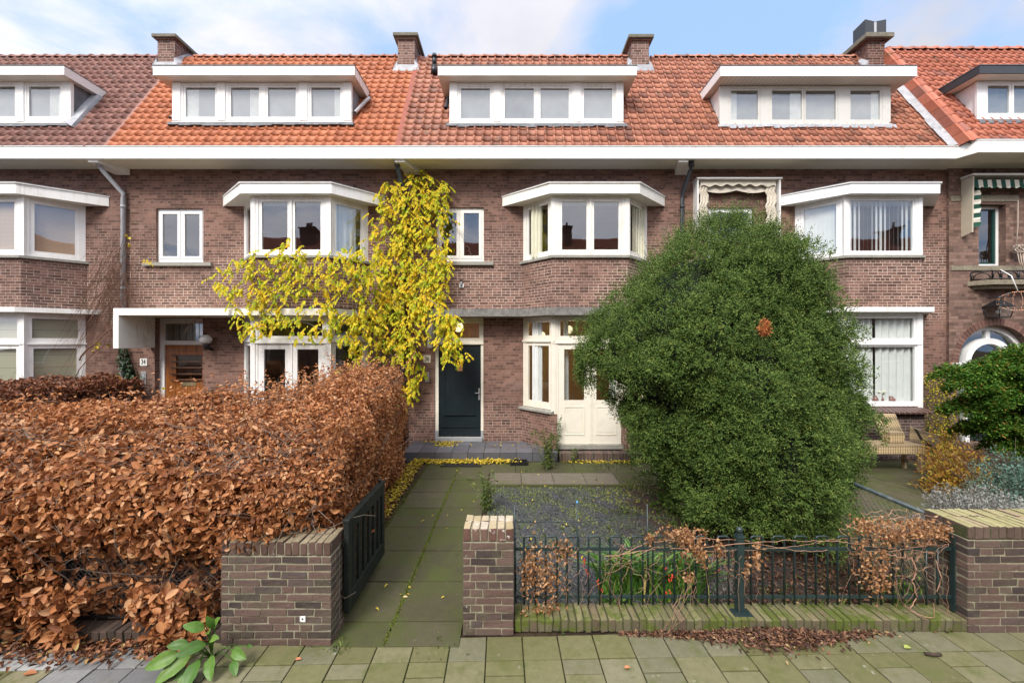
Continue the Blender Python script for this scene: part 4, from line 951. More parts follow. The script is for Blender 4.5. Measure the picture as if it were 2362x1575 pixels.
b = MB(); xm = PX(389, 10.9); b.tube([(xm, 10.9, zt-.02), (xm, 10.9, zt+.12)], .10, 14, 0); b.tube([(xm, 10.9, zt+.17), (xm, 10.9, zt+.19), (xm, 10.9, zt+.24)], .11, 14, 0, True, .07)
for q in range(3): b.tube([(xm+.09*math.cos(q*2.1), 10.9+.09*math.sin(q*2.1), zt+.1), (xm+.09*math.cos(q*2.1), 10.9+.09*math.sin(q*2.1), zt+.19)], .008, 5)
b.build('flue_cowl', [ALU], o)
o, xa, xb, zt = chimney(2, 917.5, 956.5, 152.5, 81, 10.5, 1.0, .10, CHB, 1)
b = MB(); b.lathe((PX(937, 10.8), 10.8, zt), [(.12, -.02), (.11, .05), (0.04, .09), (0, .09)], 14); b.build('flue_pot', [CHB], o)
o, xa, xb, zt = chimney(3, 1456.8, 1497, 152.5, 85, 10.5, 1.1, .10, CHB, 0)
b = MB(); b.lathe((PX(1476, 10.8), 10.8, zt), [(.13, -.02), (.10, .04), (0.0, .05)], 10); b.build('moss_tuft', [MOSSC], o)
b = MB()
b.tube([(PX(1001.5,10.35),10.35,PZ(172,10.35)),(PX(1001.5,10.35),10.35,PZ(152,10.35))],.085,14,caps=True,r1=.07); b.tube([(PX(1002,10.35),10.35,PZ(152,10.35)),(PX(1002,10.35),10.35,PZ(130,10.35))],.055,14); b.tube([(PX(1002,10.35),10.35,PZ(133,10.35)),(PX(1002,10.35),10.35,PZ(125,10.35))],.075,14,caps=True,r1=.05)
b.build('vent_pipe', [BLACKM], H[2])
CHD = m_brick('dark_chimney_brick', (.11, .045, .034), (.19, .085, .065), (.28, .24, .2), (.28, .24, .2), 20, 21, .065, .2, .25)
o, xa, xb, zt = chimney(4, 2001, 2041, 153, 83, 10.5, 1.9, .13, CHD, 0, .15)
b = MB(); y = 10.85; xm = PX(2003, y)
b.tube([(xm, y, zt-.02), (xm, y, zt+.16)], .13, 14, 1)
for sg in (-1, 1):
    b.hexa([(xm+sg*.03-.02,y-.2,zt+.18),(xm+sg*.27,y-.22,zt+.15),(xm+sg*.24,y+.2,zt+.15),(xm+sg*.03-.02,y+.2,zt+.18),(xm+sg*.03-.02,y-.2,zt+.48),(xm+sg*.27,y-.22,zt+.52),(xm+sg*.24,y+.2,zt+.52),(xm+sg*.03-.02,y+.2,zt+.48)] if sg > 0 else
           [(xm+sg*.27,y-.22,zt+.15),(xm+sg*.03+.02,y-.2,zt+.18),(xm+sg*.03+.02,y+.2,zt+.18),(xm+sg*.24,y+.2,zt+.15),(xm+sg*.27,y-.22,zt+.52),(xm+sg*.03+.02,y-.2,zt+.48),(xm+sg*.03+.02,y+.2,zt+.48),(xm+sg*.24,y+.2,zt+.52)], 0)
b.box(xm-.03, xm+.03, y-.21, y+.2, zt+.2, zt+.46, 1)
b.build('flue_cowl', [ANTH, ALU], o)
for yy in (11.4, 12.0):
    b = MB(); b.lathe((PX(1992, 11), yy, zt), [(.12, -.02), (.11, .16), (.13, .17), (.12, .2), (.09, .2)], 14); b.build('flue_pot', [CHD], o)

# ------------------------------------------------------------------ right-hand house details
cx, zc = 10.93, 1.965; YR = YW-.06
b = MB(); n = 34
for i in range(n):      # soldier ring
    a0, a1 = math.pi*(i+.06)/n, math.pi*(i+.94)/n
    q = [(cx-r_*math.cos(a), zc+r_*math.sin(a)) for r_, a in ((.855, a0), (.855, a1), (1.0, a1), (1.0, a0))]
    b.hexa([(q[0][0],YR-.012,q[0][1]),(q[1][0],YR-.012,q[1][1]),(q[1][0],YR+.05,q[1][1]),(q[0][0],YR+.05,q[0][1]),(q[3][0],YR-.012,q[3][1]),(q[2][0],YR-.012,q[2][1]),(q[2][0],YR+.05,q[2][1]),(q[3][0],YR+.05,q[3][1])])
b.build('brick_arch', [m_island('arch_brick', [(0,(.12,.06,.045)),(.5,(.19,.10,.08)),(1,(.24,.14,.11))], .85, 25.)], H[4])
def arc_band(b, r0, r1, y0, y1, m=0, n=30, a_0=0, a_1=math.pi):
    for i in range(n):
        a, c_ = a_0+(a_1-a_0)*i/n, a_0+(a_1-a_0)*(i+1)/n
        q = [(cx-r_*math.cos(t), zc+r_*math.sin(t)) for r_, t in ((r0, a), (r1, a), (r1, c_), (r0, c_))]
        b.face([(q[0][0],y0,q[0][1]),(q[3][0],y0,q[3][1]),(q[2][0],y0,q[2][1]),(q[1][0],y0,q[1][1])][::-1], None, m)
        b.face([(q[0][0],y0,q[0][1]),(q[0][0],y1,q[0][1]),(q[3][0],y1,q[3][1]),(q[3][0],y0,q[3][1])], None, m)
        b.face([(q[1][0],y0,q[1][1]),(q[2][0],y0,q[2][1]),(q[2][0],y1,q[2][1]),(q[1][0],y1,q[1][1])], None, m)
b = MB(); arc_band(b, .74, .849, YR+.14, YR+.25); arc_band(b, .43, .56, YR+.12, YR+.25)
b.box(cx-.05, cx+.05, YR+.16, YR+.24, zc+.55, zc+.76); b.box(cx-.849, cx+.849, YR+.11, YR+.25, zc-.09, zc)
for s_ in (-1, 1): b.box(cx+s_*.849-(.1 if s_>0 else 0), cx+s_*.849+(0 if s_>0 else .1), YR+.13, YR+.25, .15, zc-.09); b.box(cx+s_*.5-.05, cx+s_*.5+.05, YR+.13, YR+.25, .15, zc-.09)
df = b.build('door_frame', [WHITE2], H[4])
b = MB(); V = [(cx, YR+.2, zc)]+[(cx-.8*math.cos(math.pi*i/30), YR+.2, zc+.8*math.sin(math.pi*i/30)) for i in range(31)]
b.shared(V, [(0, i+1, i+2) for i in range(30)]); b.build('fanlight_pane', [GLASS], df)
b = MB(); b.box(cx-.45, cx+.45, YR+.2, YR+.24, .16, zc-.09); b.build('door', [m_plain('dark_hall_door', (.02, .03, .03), .4)], H[4])
b = MB()
for s_ in (-1, 1): b.box(cx+s_*.65-.11, cx+s_*.65+.11, YR+.19, YR+.195, .2, zc-.1)
b.build('side_pane', [GLASS], df)
# window and stones
b = MB(); Fr = FR[4]; panes = []
b.plate(Fr, 10.542, 11.148, 4.162, 5.538, [(10.60, 11.09, 4.22, 5.48)], -.2, -.14); b.plate(Fr, 10.60, 11.09, 4.22, 5.48, [(10.63, 11.03, 4.26, 5.45)], -.19, -.155, 1)
wo = b.build('window', [WHITE2, GRMETAL], H[4]); add_panes([(Fr, 10.63, 11.03, 4.26, 5.45, -.175)], wo)
b = MB(); b.box(9.90, 14.4, YR-.022, YR+.02, 4.055, 4.155); b.box(9.90, 10.25, YR-.02, YR+.02, 5.61, 5.73); b.box(10.5, 11.42, YR-.02, YR+.02, 5.60, 5.74); b.build('stone_band', [STONEB], H[4])
b = MB(); b.prism([(10.28, YR), (10.5, 9.0), (13, 9.0), (13, YR)], 3.70, 3.80, 0); b.prism([(10.4, YR), (10.6, 9.1), (12.9, 9.1), (12.9, YR)], 3.62, 3.698, 0)
bal = b.build('flower_shelf', [STONEB], H[4])
b = MB()
def rail_line(p, q, n):
    for z in (3.83, 4.0): b.tube([(p[0],p[1],z),(q[0],q[1],z)], .017, 6)
    for i in range(n+1):
        t = i/n; x = p[0]+(q[0]-p[0])*t; y = p[1]+(q[1]-p[1])*t; b.tube([(x,y,3.80),(x,y,4.01)], .013, 5)
        if i < n:
            pts = []
            for a in range(9):
                w_ = math.pi*a/8; tt = (i+.5-.42*math.cos(w_))/n; pts.append((p[0]+(q[0]-p[0])*tt, p[1]+(q[1]-p[1])*tt, 3.84+.13*math.sin(w_)))
            b.tube(pts, .012, 5)
rail_line((10.34, 9.27), (10.53, 9.03), 1); rail_line((10.53, 9.03), (13.0, 9.03), 13)
b.build('railing', [BLACKM], bal)
# awnings
aw = thing('awning', 'folded green and white striped awning over the window of the right-hand house', 'awning', (10.9, 9.2, 6.1))
for x in (10.14, 12.2):
    b = MB(); b.hexa([(x,9.08,4.86),(x+.03,9.08,4.86),(x+.03,9.3,4.80),(x,9.3,4.80),(x,9.06,6.08),(x+.03,9.06,6.08),(x+.03,9.3,6.10),(x,9.3,6.10)]); b.build('side_board', [BOARDC], aw)
b = MB(); b.box(10.12, 12.25, 9.04, 9.3, 6.101, 6.14); b.build('cover_board', [WHITE], aw)
b = MB(); n = 60
for i in range(n):
    xa, xb = 10.20+2.0*i/n, 10.20+2.0*(i+1)/n; f = lambda t: .035*abs(math.sin(t*math.pi*12)); 
    za, zb = 5.86+f(i/n)*-1, 5.86+f((i+1)/n)*-1
    b.face([(xa,9.08,za),(xb,9.08,zb),(xb,9.10,6.02),(xa,9.10,6.02)], [(xa,0),(xb,0),(xb,1),(xa,1)], 0)
    b.face([(xa,9.08,za+.05),(xb,9.08,zb+.05),(xb,9.26,5.98),(xa,9.26,5.98)], [(xa,0),(xb,0),(xb+.05,1),(xa+.05,1)], 0)
for i in range(30):
    z0_, z1_ = 5.0+.95*i/30, 5.0+.95*(i+1)/30; f = lambda t: .03*abs(math.sin(t*math.pi*6))
    b.face([(10.18,9.28,z0_),(10.36+f(i/30),9.12,z0_),(10.36+f((i+1)/30),9.12,z1_),(10.18,9.28,z1_)], [(z0_,0),(z0_,1),(z1_,1),(z1_,0)], 0)
b.build('cloth', [AWNS], aw)
aw = thing('awning', 'cream folded awning in white side frames above the window behind the yew', 'awning', (5.0, 9.2, 6.0))
b = MB()
for x in (4.11, 5.93): b.box(x, x+.03, 9.13, 9.355, 4.8, 6.045)
b.box(4.09, 5.98, 9.10, 9.358, 6.046, 6.075); b.build('side_frame', [WHITE], aw)
b = MB(); n = 80
for i in range(n):
    t0, t1 = i/n, (i+1)/n; f = lambda t: .022*math.sin(t*math.pi*13)+.03*(1-abs(2*t-1)); 
    b.face([(4.2+1.68*t0,9.16,5.90+f(t0)),(4.2+1.68*t1,9.16,5.90+f(t1)),(4.2+1.68*t1,9.19,6.03),(4.2+1.68*t0,9.19,6.03)])
    g = lambda t: -.06*abs(math.sin(t*math.pi*2))
    b.face([(4.27+1.5*t0,9.22,5.83+g(t0)),(4.27+1.5*t1,9.22,5.83+g(t1)),(4.27+1.5*t1,9.25,5.99),(4.27+1.5*t0,9.25,5.99)])
for xs, xe, zl in ((4.19, 4.38, 4.9), (5.68, 5.90, 5.02)):
    for i in range(26):
        z0_, z1_ = zl+(5.95-zl)*i/26, zl+(5.95-zl)*(i+1)/26; f = lambda z: .02*math.sin(z*17)+.01*math.sin(z*41)
        for j in range(6):
            xa, xb = xs+(xe-xs)*j/6, xs+(xe-xs)*(j+1)/6; h = lambda q: .02*(q%2)
            b.face([(xa+f(z0_),9.2-h(j),z0_),(xb+f(z0_),9.2-h(j+1),z0_),(xb+f(z1_),9.2-h(j+1),z1_),(xa+f(z1_),9.2-h(j),z1_)], None, 0, True)
b.build('cloth', [AWNC], aw)
# lantern
la = thing('wall_lantern', 'black metal and glass lantern hanging above the arched doorway', 'lantern', (10.95, 9.15, 3.0))
b = MB(); x, y, z = 10.78, 9.13, 2.985; hw = .165
for sx in (-1, 1):
    for sy in (-1, 1): b.tube([(x+sx*hw*.75,y+sy*hw*.75,z),(x+sx*hw,y+sy*hw,z+.24)], .009, 5)
for zz_, h_ in ((z, hw*.75), (z+.24, hw)):
    b.tube([(x-h_,y-h_,zz_),(x+h_,y-h_,zz_),(x+h_,y+h_,zz_),(x-h_,y+h_,zz_),(x-h_,y-h_,zz_)], .011, 5)
for sx, sy, tx_, ty_ in ((-1,-1,1,-1),(1,-1,1,1),(1,1,-1,1),(-1,1,-1,-1)):
    b.face([(x+sx*hw*1.08,y+sy*hw*1.08,z+.24),(x+tx_*hw*1.08,y+ty_*hw*1.08,z+.24),(x,y,z+.42)])
b.tube([(x,y,z+.40),(x,y,z+.47)], .015, 6); b.tube([(x,y,z+.45),(x,YR,z+.45)], .012, 6); b.build('cage', [BLACKM], la)
b = MB(); b.sphere((x,y,z+.12), .045, 12, 8); b.build('bulb', [OPAL], la)
b = MB()
for sx, sy, tx_, ty_ in ((-1,-1,1,-1),(1,-1,1,1),(-1,1,-1,-1)): b.face([(x+sx*hw*.74,y+sy*hw*.74,z),(x+tx_*hw*.74,y+ty_*hw*.74,z),(x+tx_*hw*.98,y+ty_*hw*.98,z+.24),(x+sx*hw*.98,y+sy*hw*.98,z+.24)])
b.build('pane', [GLASSD], la)
# light ball
lb = thing('light_ball', 'wire ball of small orange lights hanging below the flower shelf', 'decoration', (11.0, 8.75, 3.3))
c0 = (PX(2348, 8.75), 8.75, PZ(694, 8.75)); b = MB(); b2 = MB()
for a in range(7):
    w_ = math.pi*a/7; pts = []
    for q in range(25):
        t = 2*math.pi*q/24; pts.append((c0[0]+.30*math.sin(t)*math.cos(w_), c0[1]+.30*math.sin(t)*math.sin(w_), c0[2]+.20*math.cos(t)))
    b.tube(pts, .0007, 4)
    for q in range(0, 24): p = pts[q]; b2.sphere(p, .0045, 5, 4) if q % 2 else None
b.tube([(c0[0],c0[1],c0[2]+.2),(c0[0]-.02,8.85,c0[2]+.55),(c0[0]-.08,9.0,4.02)], .011, 6, 0); b.build('wire', [WHITE2], lb); b2.build('bulb', [m_emit('warm_fairy_light', (1., .30, .08), 1.6)], lb)
# rope at right window
b = MB(); b.tube([(11.33,9.22,5.6),(11.30,9.2,5.0),(11.24,9.18,4.55)], .009, 5)
for q in range(16):
    pts = [(11.27+.10*math.cos(t*.9+q)*rnd.uniform(.6,1.1), 9.15+.05*math.sin(t), 4.50+.09*math.sin(t+q*.7)) for t in np.linspace(0, 6, 10)]; b.tube(pts, .007, 5)
for q in range(4): b.tube([(11.2+.06*q,9.13,4.45),(11.21+.05*q,9.1,4.2),(11.24+.05*q,9.1,4.1-.1*q/3)], .008, 5)
tag(b.build('rope', [ROPE]), 'pale rope knotted beside the striped awning', 'rope')

# ------------------------------------------------------------------ curtains, blinds and room things
def curtain(name, label, x0, x1, y, z0, z1, m_, amp=.03, per=.11, y1=None, cat='curtain', taper=None, group=None):
    n = max(12, int(abs(x1-x0)/per*8)); V = []; y1 = y if y1 is None else y1
    for j, z in enumerate((z0, (z0+z1)/2, z1)):
        for i in range(n+1):
            t = i/n; X = x0+(x1-x0)*t
            if taper: X = x0+(x1-x0)*t*(1+(taper-1)*(1-j/2))
            V.append((X, y+(y1-y)*t+amp*math.sin(t*abs(x1-x0)/per*2*math.pi+.5*math.sin(t*7))*(1+.3*(j==0)), z))
    b = MB(); b.shared(V, [(j*(n+1)+i, j*(n+1)+i+1, (j+1)*(n+1)+i+1, (j+1)*(n+1)+i) for j in range(2) for i in range(n)], 0, True)
    return tag(b.build(name, [m_]), label, cat, group)
curtain('curtain', 'cream curtain in the left side pane of the upper bay of number 36', .42, .66, 9.1, 4.3, 5.45, CURTY, .02, .07, 8.98)
curtain('curtain', 'cream curtain at the right side pane of the upper bay of number 36', 2.62, 2.98, 8.98, 4.3, 5.45, CURTY, .02, .07, 9.25)
curtain('curtain', 'white curtain behind the upper bay pane beside the wisteria', -3.80, -3.50, 8.88, 4.3, 5.45, CURT, .02, .09, 9.2)
curtain('curtain', 'thin curtain in left side pane of the lower bay of number 36', .45, .66, 9.15, 1.0, 2.92, CURT, .02, .06, 9.0)
curtain('curtain', 'narrow white curtain at the left of the cream french doors', 1.10, 1.22, 8.9, .3, 2.92, CURT, .02, .05)
curtain('curtain', 'white curtain in the right cream french door beside the yew', 2.10, 2.32, 8.9, .3, 2.92, CURT, .02, .06)
curtain('net_curtain', 'left half of the white net curtains in the tall window behind the yew', 6.85, 7.68, 8.78, 1.1, 3.0, CURT, .025, .13, cat='net curtain', taper=1.04)
curtain('net_curtain', 'right half of the white net curtains in the tall window behind the yew', 7.74, 8.57, 8.78, 1.1, 3.0, CURT, .025, .15, cat='net curtain')
b = MB()
for i in range(16):
    x = 7.12+i*.092; a = .025+.015*math.sin(i)
    b.face([(x-a,8.76,4.34),(x+a,8.79,4.34),(x+a,8.79,5.44),(x-a,8.76,5.44)])
tag(b.build('vertical_blind', [BLINDV]), 'open vertical blind slats in the large front pane of the bay behind the yew', 'blind')
b = MB()
for i in range(9):
    t = i/9; x = 6.58+.5*t; y = 9.28-.5*t; a = .032
    b.face([(x-a,y+a,4.34),(x+a,y-a+.02,4.34),(x+a,y-a+.02,5.44),(x-a,y+a,5.44)])
tag(b.build('vertical_blind', [BLINDV]), 'closed vertical blind slats in the left side pane of the bay behind the yew', 'blind')
def blind(label, p, q, z0, z1, m_):
    b = MB(); b.face([(p[0],p[1],z0),(q[0],q[1],z0),(q[0],q[1],z1),(p[0],p[1],z1)]); return tag(b.build('window_blind', [m_]), label, 'blind')
blind('tan slatted blind in the front pane of the upper bay at the left edge', (-11.7,8.77), (-10.42,8.77), 4.32, 5.40, BLINDH)
blind('tan slatted blind in the angled pane of the upper bay at the left edge', (-10.30,8.84), (-9.80,9.33), 4.32, 5.46, BLINDH)
blind('olive roman blind in the front pane of the lower bay at the left edge', (-11.7,8.77), (-10.42,8.77), 1.05, 2.98, BLINDG)
blind('olive roman blind in the angled pane of the lower bay at the left edge', (-10.30,8.84), (-9.80,9.33), 1.05, 2.98, BLINDG)
WARM = m_emit('lit_globe', (1., .78, .48), 1.1)
for lab, x, y, z, r_ in (('lit round hall lamp seen through the fanlight above the black door', PX(1057,10.2), 10.2, PZ(754,10.2), .125),
                         ('lit round pendant lamp seen through the transom of the cream french doors', PX(1312,9.9), 9.9, PZ(760.5,9.9), .10),
                         ('small lit pendant seen through the side transom of number 36', PX(1251,10.4), 10.4, PZ(772,10.4), .075)):
    lm = thing('pendant_lamp', lab, 'lamp', (x, y, z), 'lit globe lamps inside number 36')
    b = MB(); b.sphere((x,y,z), r_, 20, 12); b.build('globe', [WARM], lm); b = MB(); b.tube([(x,y,z+r_*.9),(x,y,3.0)], .006, 6); b.build('cord', [BLACKM], lm)
    pl = bpy.data.lights.new('lamp_light', 'POINT'); pl.energy = 16; pl.color = (1, .72, .42); pl.shadow_soft_size = .1; po_ = bpy.data.objects.new('lamp_light', pl); COL.objects.link(po_); po_.location = (x, y-.0, z-r_-.12)
b = MB(); b.box(-1.5, -.62, 12.6, 12.65, 2.2, 3.0); b.build('hall_panel', [WOOD], H[2])
# pottery on the sill of 38
for lab, px, r_, h_ in (('brown round vase on the window sill, nearest the yew', 2019, .055, .14), ('brown vase with white flowers between two pots on the sill', 2033, .045, .13), ('squat brown and blue jug on the sill at the right', 2055, .08, .13)):
    x = PX(px, 8.78); v = thing('vase', lab, 'vase', (x, 8.78, 1.16), 'pottery on the window sill')
    b = MB(); b.lathe((x,8.78,1.158), [(0,0),(r_*.7,0),(r_,h_*.35),(r_*.8,h_*.65),(r_*.4,h_*.85),(r_*.5,h_),(r_*.42,h_*.98)], 16); b.build('body', [POTR], v)
    if 'flowers' in lab:
        b = MB()
        for q in range(7): b.sphere((x+rnd.uniform(-.07,.07),8.78+rnd.uniform(-.03,.03),1.33+rnd.uniform(0,.06)), .03, 8, 5)
        b.build('flowers', [m_plain('white_petal', (.75, .74, .6), .8)], v)

# ------------------------------------------------------------------ garden walls of real bricks
def brick_block(mb, x0, x1, y0, y1, z0, n, ch=.0652, mi=0, cap=None):
    """courses of brick faces on all sides"""
    for j in range(n):
        za, zb = z0+j*ch, z0+(j+1)*ch-.0095
        hz = lambda p: p
        # front and back
        x = x0; off = (.105 if j % 2 else .0)
        first = True
        while x < x1-.005:
            L = (.06 if off else .105) if first else (.215 if rnd.random() < .55 else .105)
            first = False
            xe = min(x+L, x1) if x1-(x+L) > .05 else x1
            e = rnd.uniform(0, .003)
            mb.box(x+.0045*(x > x0), xe-.0045*(xe < x1), y0-e, y0+.095, za, zb, mi, .0035); 
            mb.box(x+.0045*(x > x0), xe-.0045*(xe < x1), y1-.095, y1+e, za, zb, mi, .0035); x = xe
        y = y0+.0995
        while y < y1-.1-.02:
            ye = min(y+.105, y1-.0995)
            if y1-.0995-ye < .04: ye = y1-.0995
            for xx, s in ((x0, 1), (x1, -1)):
                mb.box(min(xx, xx+s*.09), max(xx, xx+s*.09), y+.0, ye-.006, za, zb, mi, .002)
            y = ye
    mb.box(x0+.003, x1-.003, y0+.003, y1-.003, z0, z0+n*ch-.004, 1)
def rowlock(mb, x0, x1, y0, y1, z0, z1, mi, pitch=.0655, jit=.003):
    n = max(1, round((x1-x0)/pitch)); w_ = (x1-x0)/n
    for i in range(n):
        dz = rnd.uniform(-.003,.003)
        mb.box(x0+i*w_+.004, x0+(i+1)*w_-.004, y0-rnd.uniform(0,.003), y1, z0, z1+dz, mi, jit)
def gwall(label, x0, x1, y0, y1, courses, ztop, capm, name='garden_wall', side_cap=True):
    o = thing(name, label, 'garden wall' if name == 'garden_wall' else 'pillar', ((x0+x1)/2, (y0+y1)/2, 0), 'brick garden walls at the pavement')
    b = MB(); ch = (ztop-.112)/courses
    brick_block(b, x0, x1, y0, y1, 0, courses, ch); b.build('brickwork', [NEARBRICK, MORTAR], o, bevel=.004)
    c = MB(); rowlock(c, x0, x1, y0, y0+(y1-y0)*.55 if y1-y0 > .2 else y1, ztop-.108, ztop, 0, jit=.005)
    if y1-y0 > .2: rowlock(c, x0, x1, y0+(y1-y0)*.56, y1, ztop-.108, ztop, 0, jit=.005)
    c.box(x0+.006, x1-.006, y0+.006, y1-.006, ztop-.115, ztop-.014, 1); c.build('coping', [capm, MORTARM if x0 > 1 else MORTAR], o, bevel=.008)
    return o
gwall('narrow brick gate pillar with pale weathered cap on the right of the path', -.409, .014, 3.435, 3.70, 12, .893, CAPBRICK, 'gate_pillar')
gwall('low brown brick wall left of the gate with beech leaves over its top', -2.347, -1.458, 3.32, 3.585, 12, .835, m_island('brown_cap_brick', [(0,(.085,.05,.038)),(1,(.15,.09,.07))], .95, 30., bump=.9, topstops=[(0,(.20,.16,.09)),(1,(.30,.25,.16))], spots=((.6,.58,.5), 24., .66, .6)), 'garden_wall')
gwall('thick brick wall at the right end of the railing with mossy flat coping', 3.84, 6.6, 3.47, 3.84, 12, .894, m_island('mossy_cap_brick', [(0,(.10,.065,.05)),(1,(.16,.11,.085))], .95, 30., bump=.9, topstops=[(0,(.30,.27,.12)),(.6,(.38,.35,.17)),(1,(.36,.25,.17))]), 'garden_wall')
# low kerb walls under railing and under the hedge
b = MB(); rowlock(b, .016, 3.86, 3.475, 3.70, .0, .105, 0, .0665, .006); b.box(.016, 3.86, 3.482, 3.695, 0, .09, 1)
tag(b.build('low_wall', [NEARBRICKM, MORTARM], bevel=.008), 'ankle-high mossy brick kerb wall carrying the green railing', 'low wall', 'brick garden walls at the pavement')
b = MB(); rowlock(b, -8.5, -2.35, 3.34, 3.56, .0, .10, 0, .0665, .006); b.box(-8.5, -2.35, 3.35, 3.55, 0, .09, 1)
tag(b.build('low_wall', [m_island('dark_kerb_brick', [(0,(.05,.035,.028)),(1,(.09,.06,.045))], .95, 20., bump=.9, moss=(.06,.06,.02), mscale=6.), MORTARM], bevel=.006), 'ankle-high dark brick kerb wall under the beech hedge', 'low wall', 'brick garden walls at the pavement')
b = MB(); x, z = PX(699, 3.32), PZ(1426, 3.32); b.box(x-.022, x+.022, 3.312, 3.318, z-.022, z+.022); b.box(x-.006, x+.006, 3.310, 3.3125, z-.004, z+.008, 1)
tag(b.build('sticker', [WHITE2, BLACKM]), 'small white square survey sticker on the left garden wall', 'sticker')

# ------------------------------------------------------------------ railing
fn = thing('railing', 'dark green hooped metal railing along the low mossy wall', 'railing', (1.9, 3.58, .1))
Y = 3.58
def hoop(x, wd):
    r_ = .022; pts = [(x, Y, .165), (x, Y, .758-r_)]
    for a in range(1, 4): t = math.pi/2*a/4; pts.append((x+r_-r_*math.cos(t), Y, .758-r_+r_*math.sin(t)))
    pts += [(x+r_, Y, .758), (x+wd-r_, Y, .758)]
    for a in range(1, 4): t = math.pi/2*a/4; pts.append((x+wd-r_+r_*math.sin(t), Y, .758-r_+r_*math.cos(t)))
    pts += [(x+wd, Y, .758-r_), (x+wd, Y, .165)]; b = MB(); b.tube(pts, .0085, 8); b.build('hoop', [FENCEM], fn)
for k_ in range(10):
    x = .106+.1865*k_
    if x < 1.87: hoop(x, .098)
x = 2.076
while x < 3.5: hoop(x, .102); x += .1885
for x0, x1 in ((.02, 1.955), (2.0, 3.835)):
    for z in (.65, .235):
        b = MB(); b.box(x0, x1, Y-.006, Y+.006, z-.014, z+.014); b.build('rail', [FENCEM], fn, bevel=.002)
for x in (3.60, 3.70): b = MB(); b.tube([(x,Y,.165),(x,Y,.65)], .0085, 8); b.build('bar', [FENCEM], fn)
b = MB(); b.box(1.948, 2.006, Y-.029, Y+.029, .11, .775); b.box(1.944, 2.010, Y-.033, Y+.033, .75, .765); b.box(1.955, 1.999, Y-.022, Y+.022, .776, .79); b.sphere((1.977,Y,.815), .029, 14, 10); b.box(1.90, 2.055, Y-.075, Y+.03, .106, .116)
b.tube([(1.92,Y-.055,.116),(1.92,Y-.055,.122)], .008, 6); b.tube([(2.035,Y-.055,.116),(2.035,Y-.055,.122)], .008, 6); b.build('post', [FENCEM], fn, bevel=.003)
b = MB(); b.box(3.815, 3.825, Y-.03, Y+.01, .12, .78); b.build('end_post', [FENCEM], fn); b = MB(); b.box(.018, .026, Y-.04, Y+.02, .12, .76); b.build('end_post', [FENCEM], fn)
# gate
gt = thing('garden_gate', 'open dark green slatted garden gate swung in beside the left wall', 'gate', (-1.42, 3.52, .1))
b = MB(); X0, X1 = -1.445, -1.40
def gb_(y0, y1, z0, z1, x0=X0, x1=X1): b.box(x0, x1, y0, y1, z0, z1)
gb_(3.53, 3.62, .12, .90); gb_(4.45, 4.53, .12, .90); gb_(3.62, 4.45, .80, .90); gb_(3.62, 4.45, .12, .27)
b.box(-1.452, -1.393, 3.52, 4.54, .901, .925); b.build('gate_frame', [GATEM], gt, bevel=.004)
b = MB()
for i in range(6):
    ya = 3.66+i*.137; b.box(X0+.012, X1-.012, ya+.0, ya+.075, .26, .81)
b.build('gate_slats', [GATEM], gt, bevel=.003)
for z in (.30, .70): b = MB(); b.box(-1.455, -1.43, 3.50, 3.60, z, z+.03); b.build('hinge', [BLACKM], gt)
b = MB(); b.sphere((-1.44, 4.47, .945), .02, 8, 6); b.build('latch_knob', [BLACKM], gt)
# fence panel inside the hedge
fp = thing('mesh_fence', 'black framed wire mesh fence half hidden in the beech hedge', 'fence', (-3.0, 3.47, .1))
Y = 3.47
for x in (-3.78, -2.39):
    b = MB(); b.box(x, x+.045, Y-.02, Y+.02, .10, .76); b.build('post', [BLACKM], fp)
b = MB(); b.tube([(-3.76,Y,.715),(-2.37,Y,.715)], .014, 8); b.tube([(-3.76,Y,.13),(-2.37,Y,.13)], .012, 8); b.build('rail', [BLACKM], fp)
def wiremesh(mb, p, q, z0, z1, cell=.05, r_=.0014):
    L = math.hypot(q[0]-p[0], q[1]-p[1]); u = ((q[0]-p[0])/L, (q[1]-p[1])/L); Hh = z1-z0; n = int((L+Hh)/cell)
    for i in range(n+1):
        s0 = i*cell
        for sg in (1, -1):
            if sg > 0: a0 = (min(s0, L), z0+max(0, s0-L)); a1 = (max(0, s0-Hh), z0+min(Hh, s0))
            else: a0 = (max(0, L-s0), z0+max(0, s0-L)); a1 = (min(L, L-s0+Hh), z0+min(Hh, s0))
            mb.tube([(p[0]+u[0]*a0[0], p[1]+u[1]*a0[0], a0[1]), (p[0]+u[0]*a1[0], p[1]+u[1]*a1[0], a1[1])], r_, 3, caps=False)
b = MB(); wiremesh(b, (-3.74,Y), (-2.4,Y), .13, .71, .045); b.build('wire_mesh', [m_plain('dark_wire', (.06,.06,.062), .5, .2)], fp)
# side fence at right: tube and mesh
sf = thing('tube_fence', 'grey-green tube rail with wire mesh running back from the right wall', 'fence', (3.86, 5.0, 0))
b = MB(); b.tube([(3.86,3.84,.846),(3.86,7.6,.85)], .021, 10); b.build('rail', [m_plain('weathered_tube', (.035,.055,.06), .5, .3, 20., (.16,.16,.14), 14.)], sf)
b = MB(); wiremesh(b, (3.86,3.86), (3.86,7.5), .05, .83, .075, .0013); b.build('wire_mesh', [GREY], sf)
for y in (5.6, 7.4): b = MB(); b.tube([(3.86,y,0),(3.86,y,.85)], .018, 8); b.build('post', [FENCEM], sf)
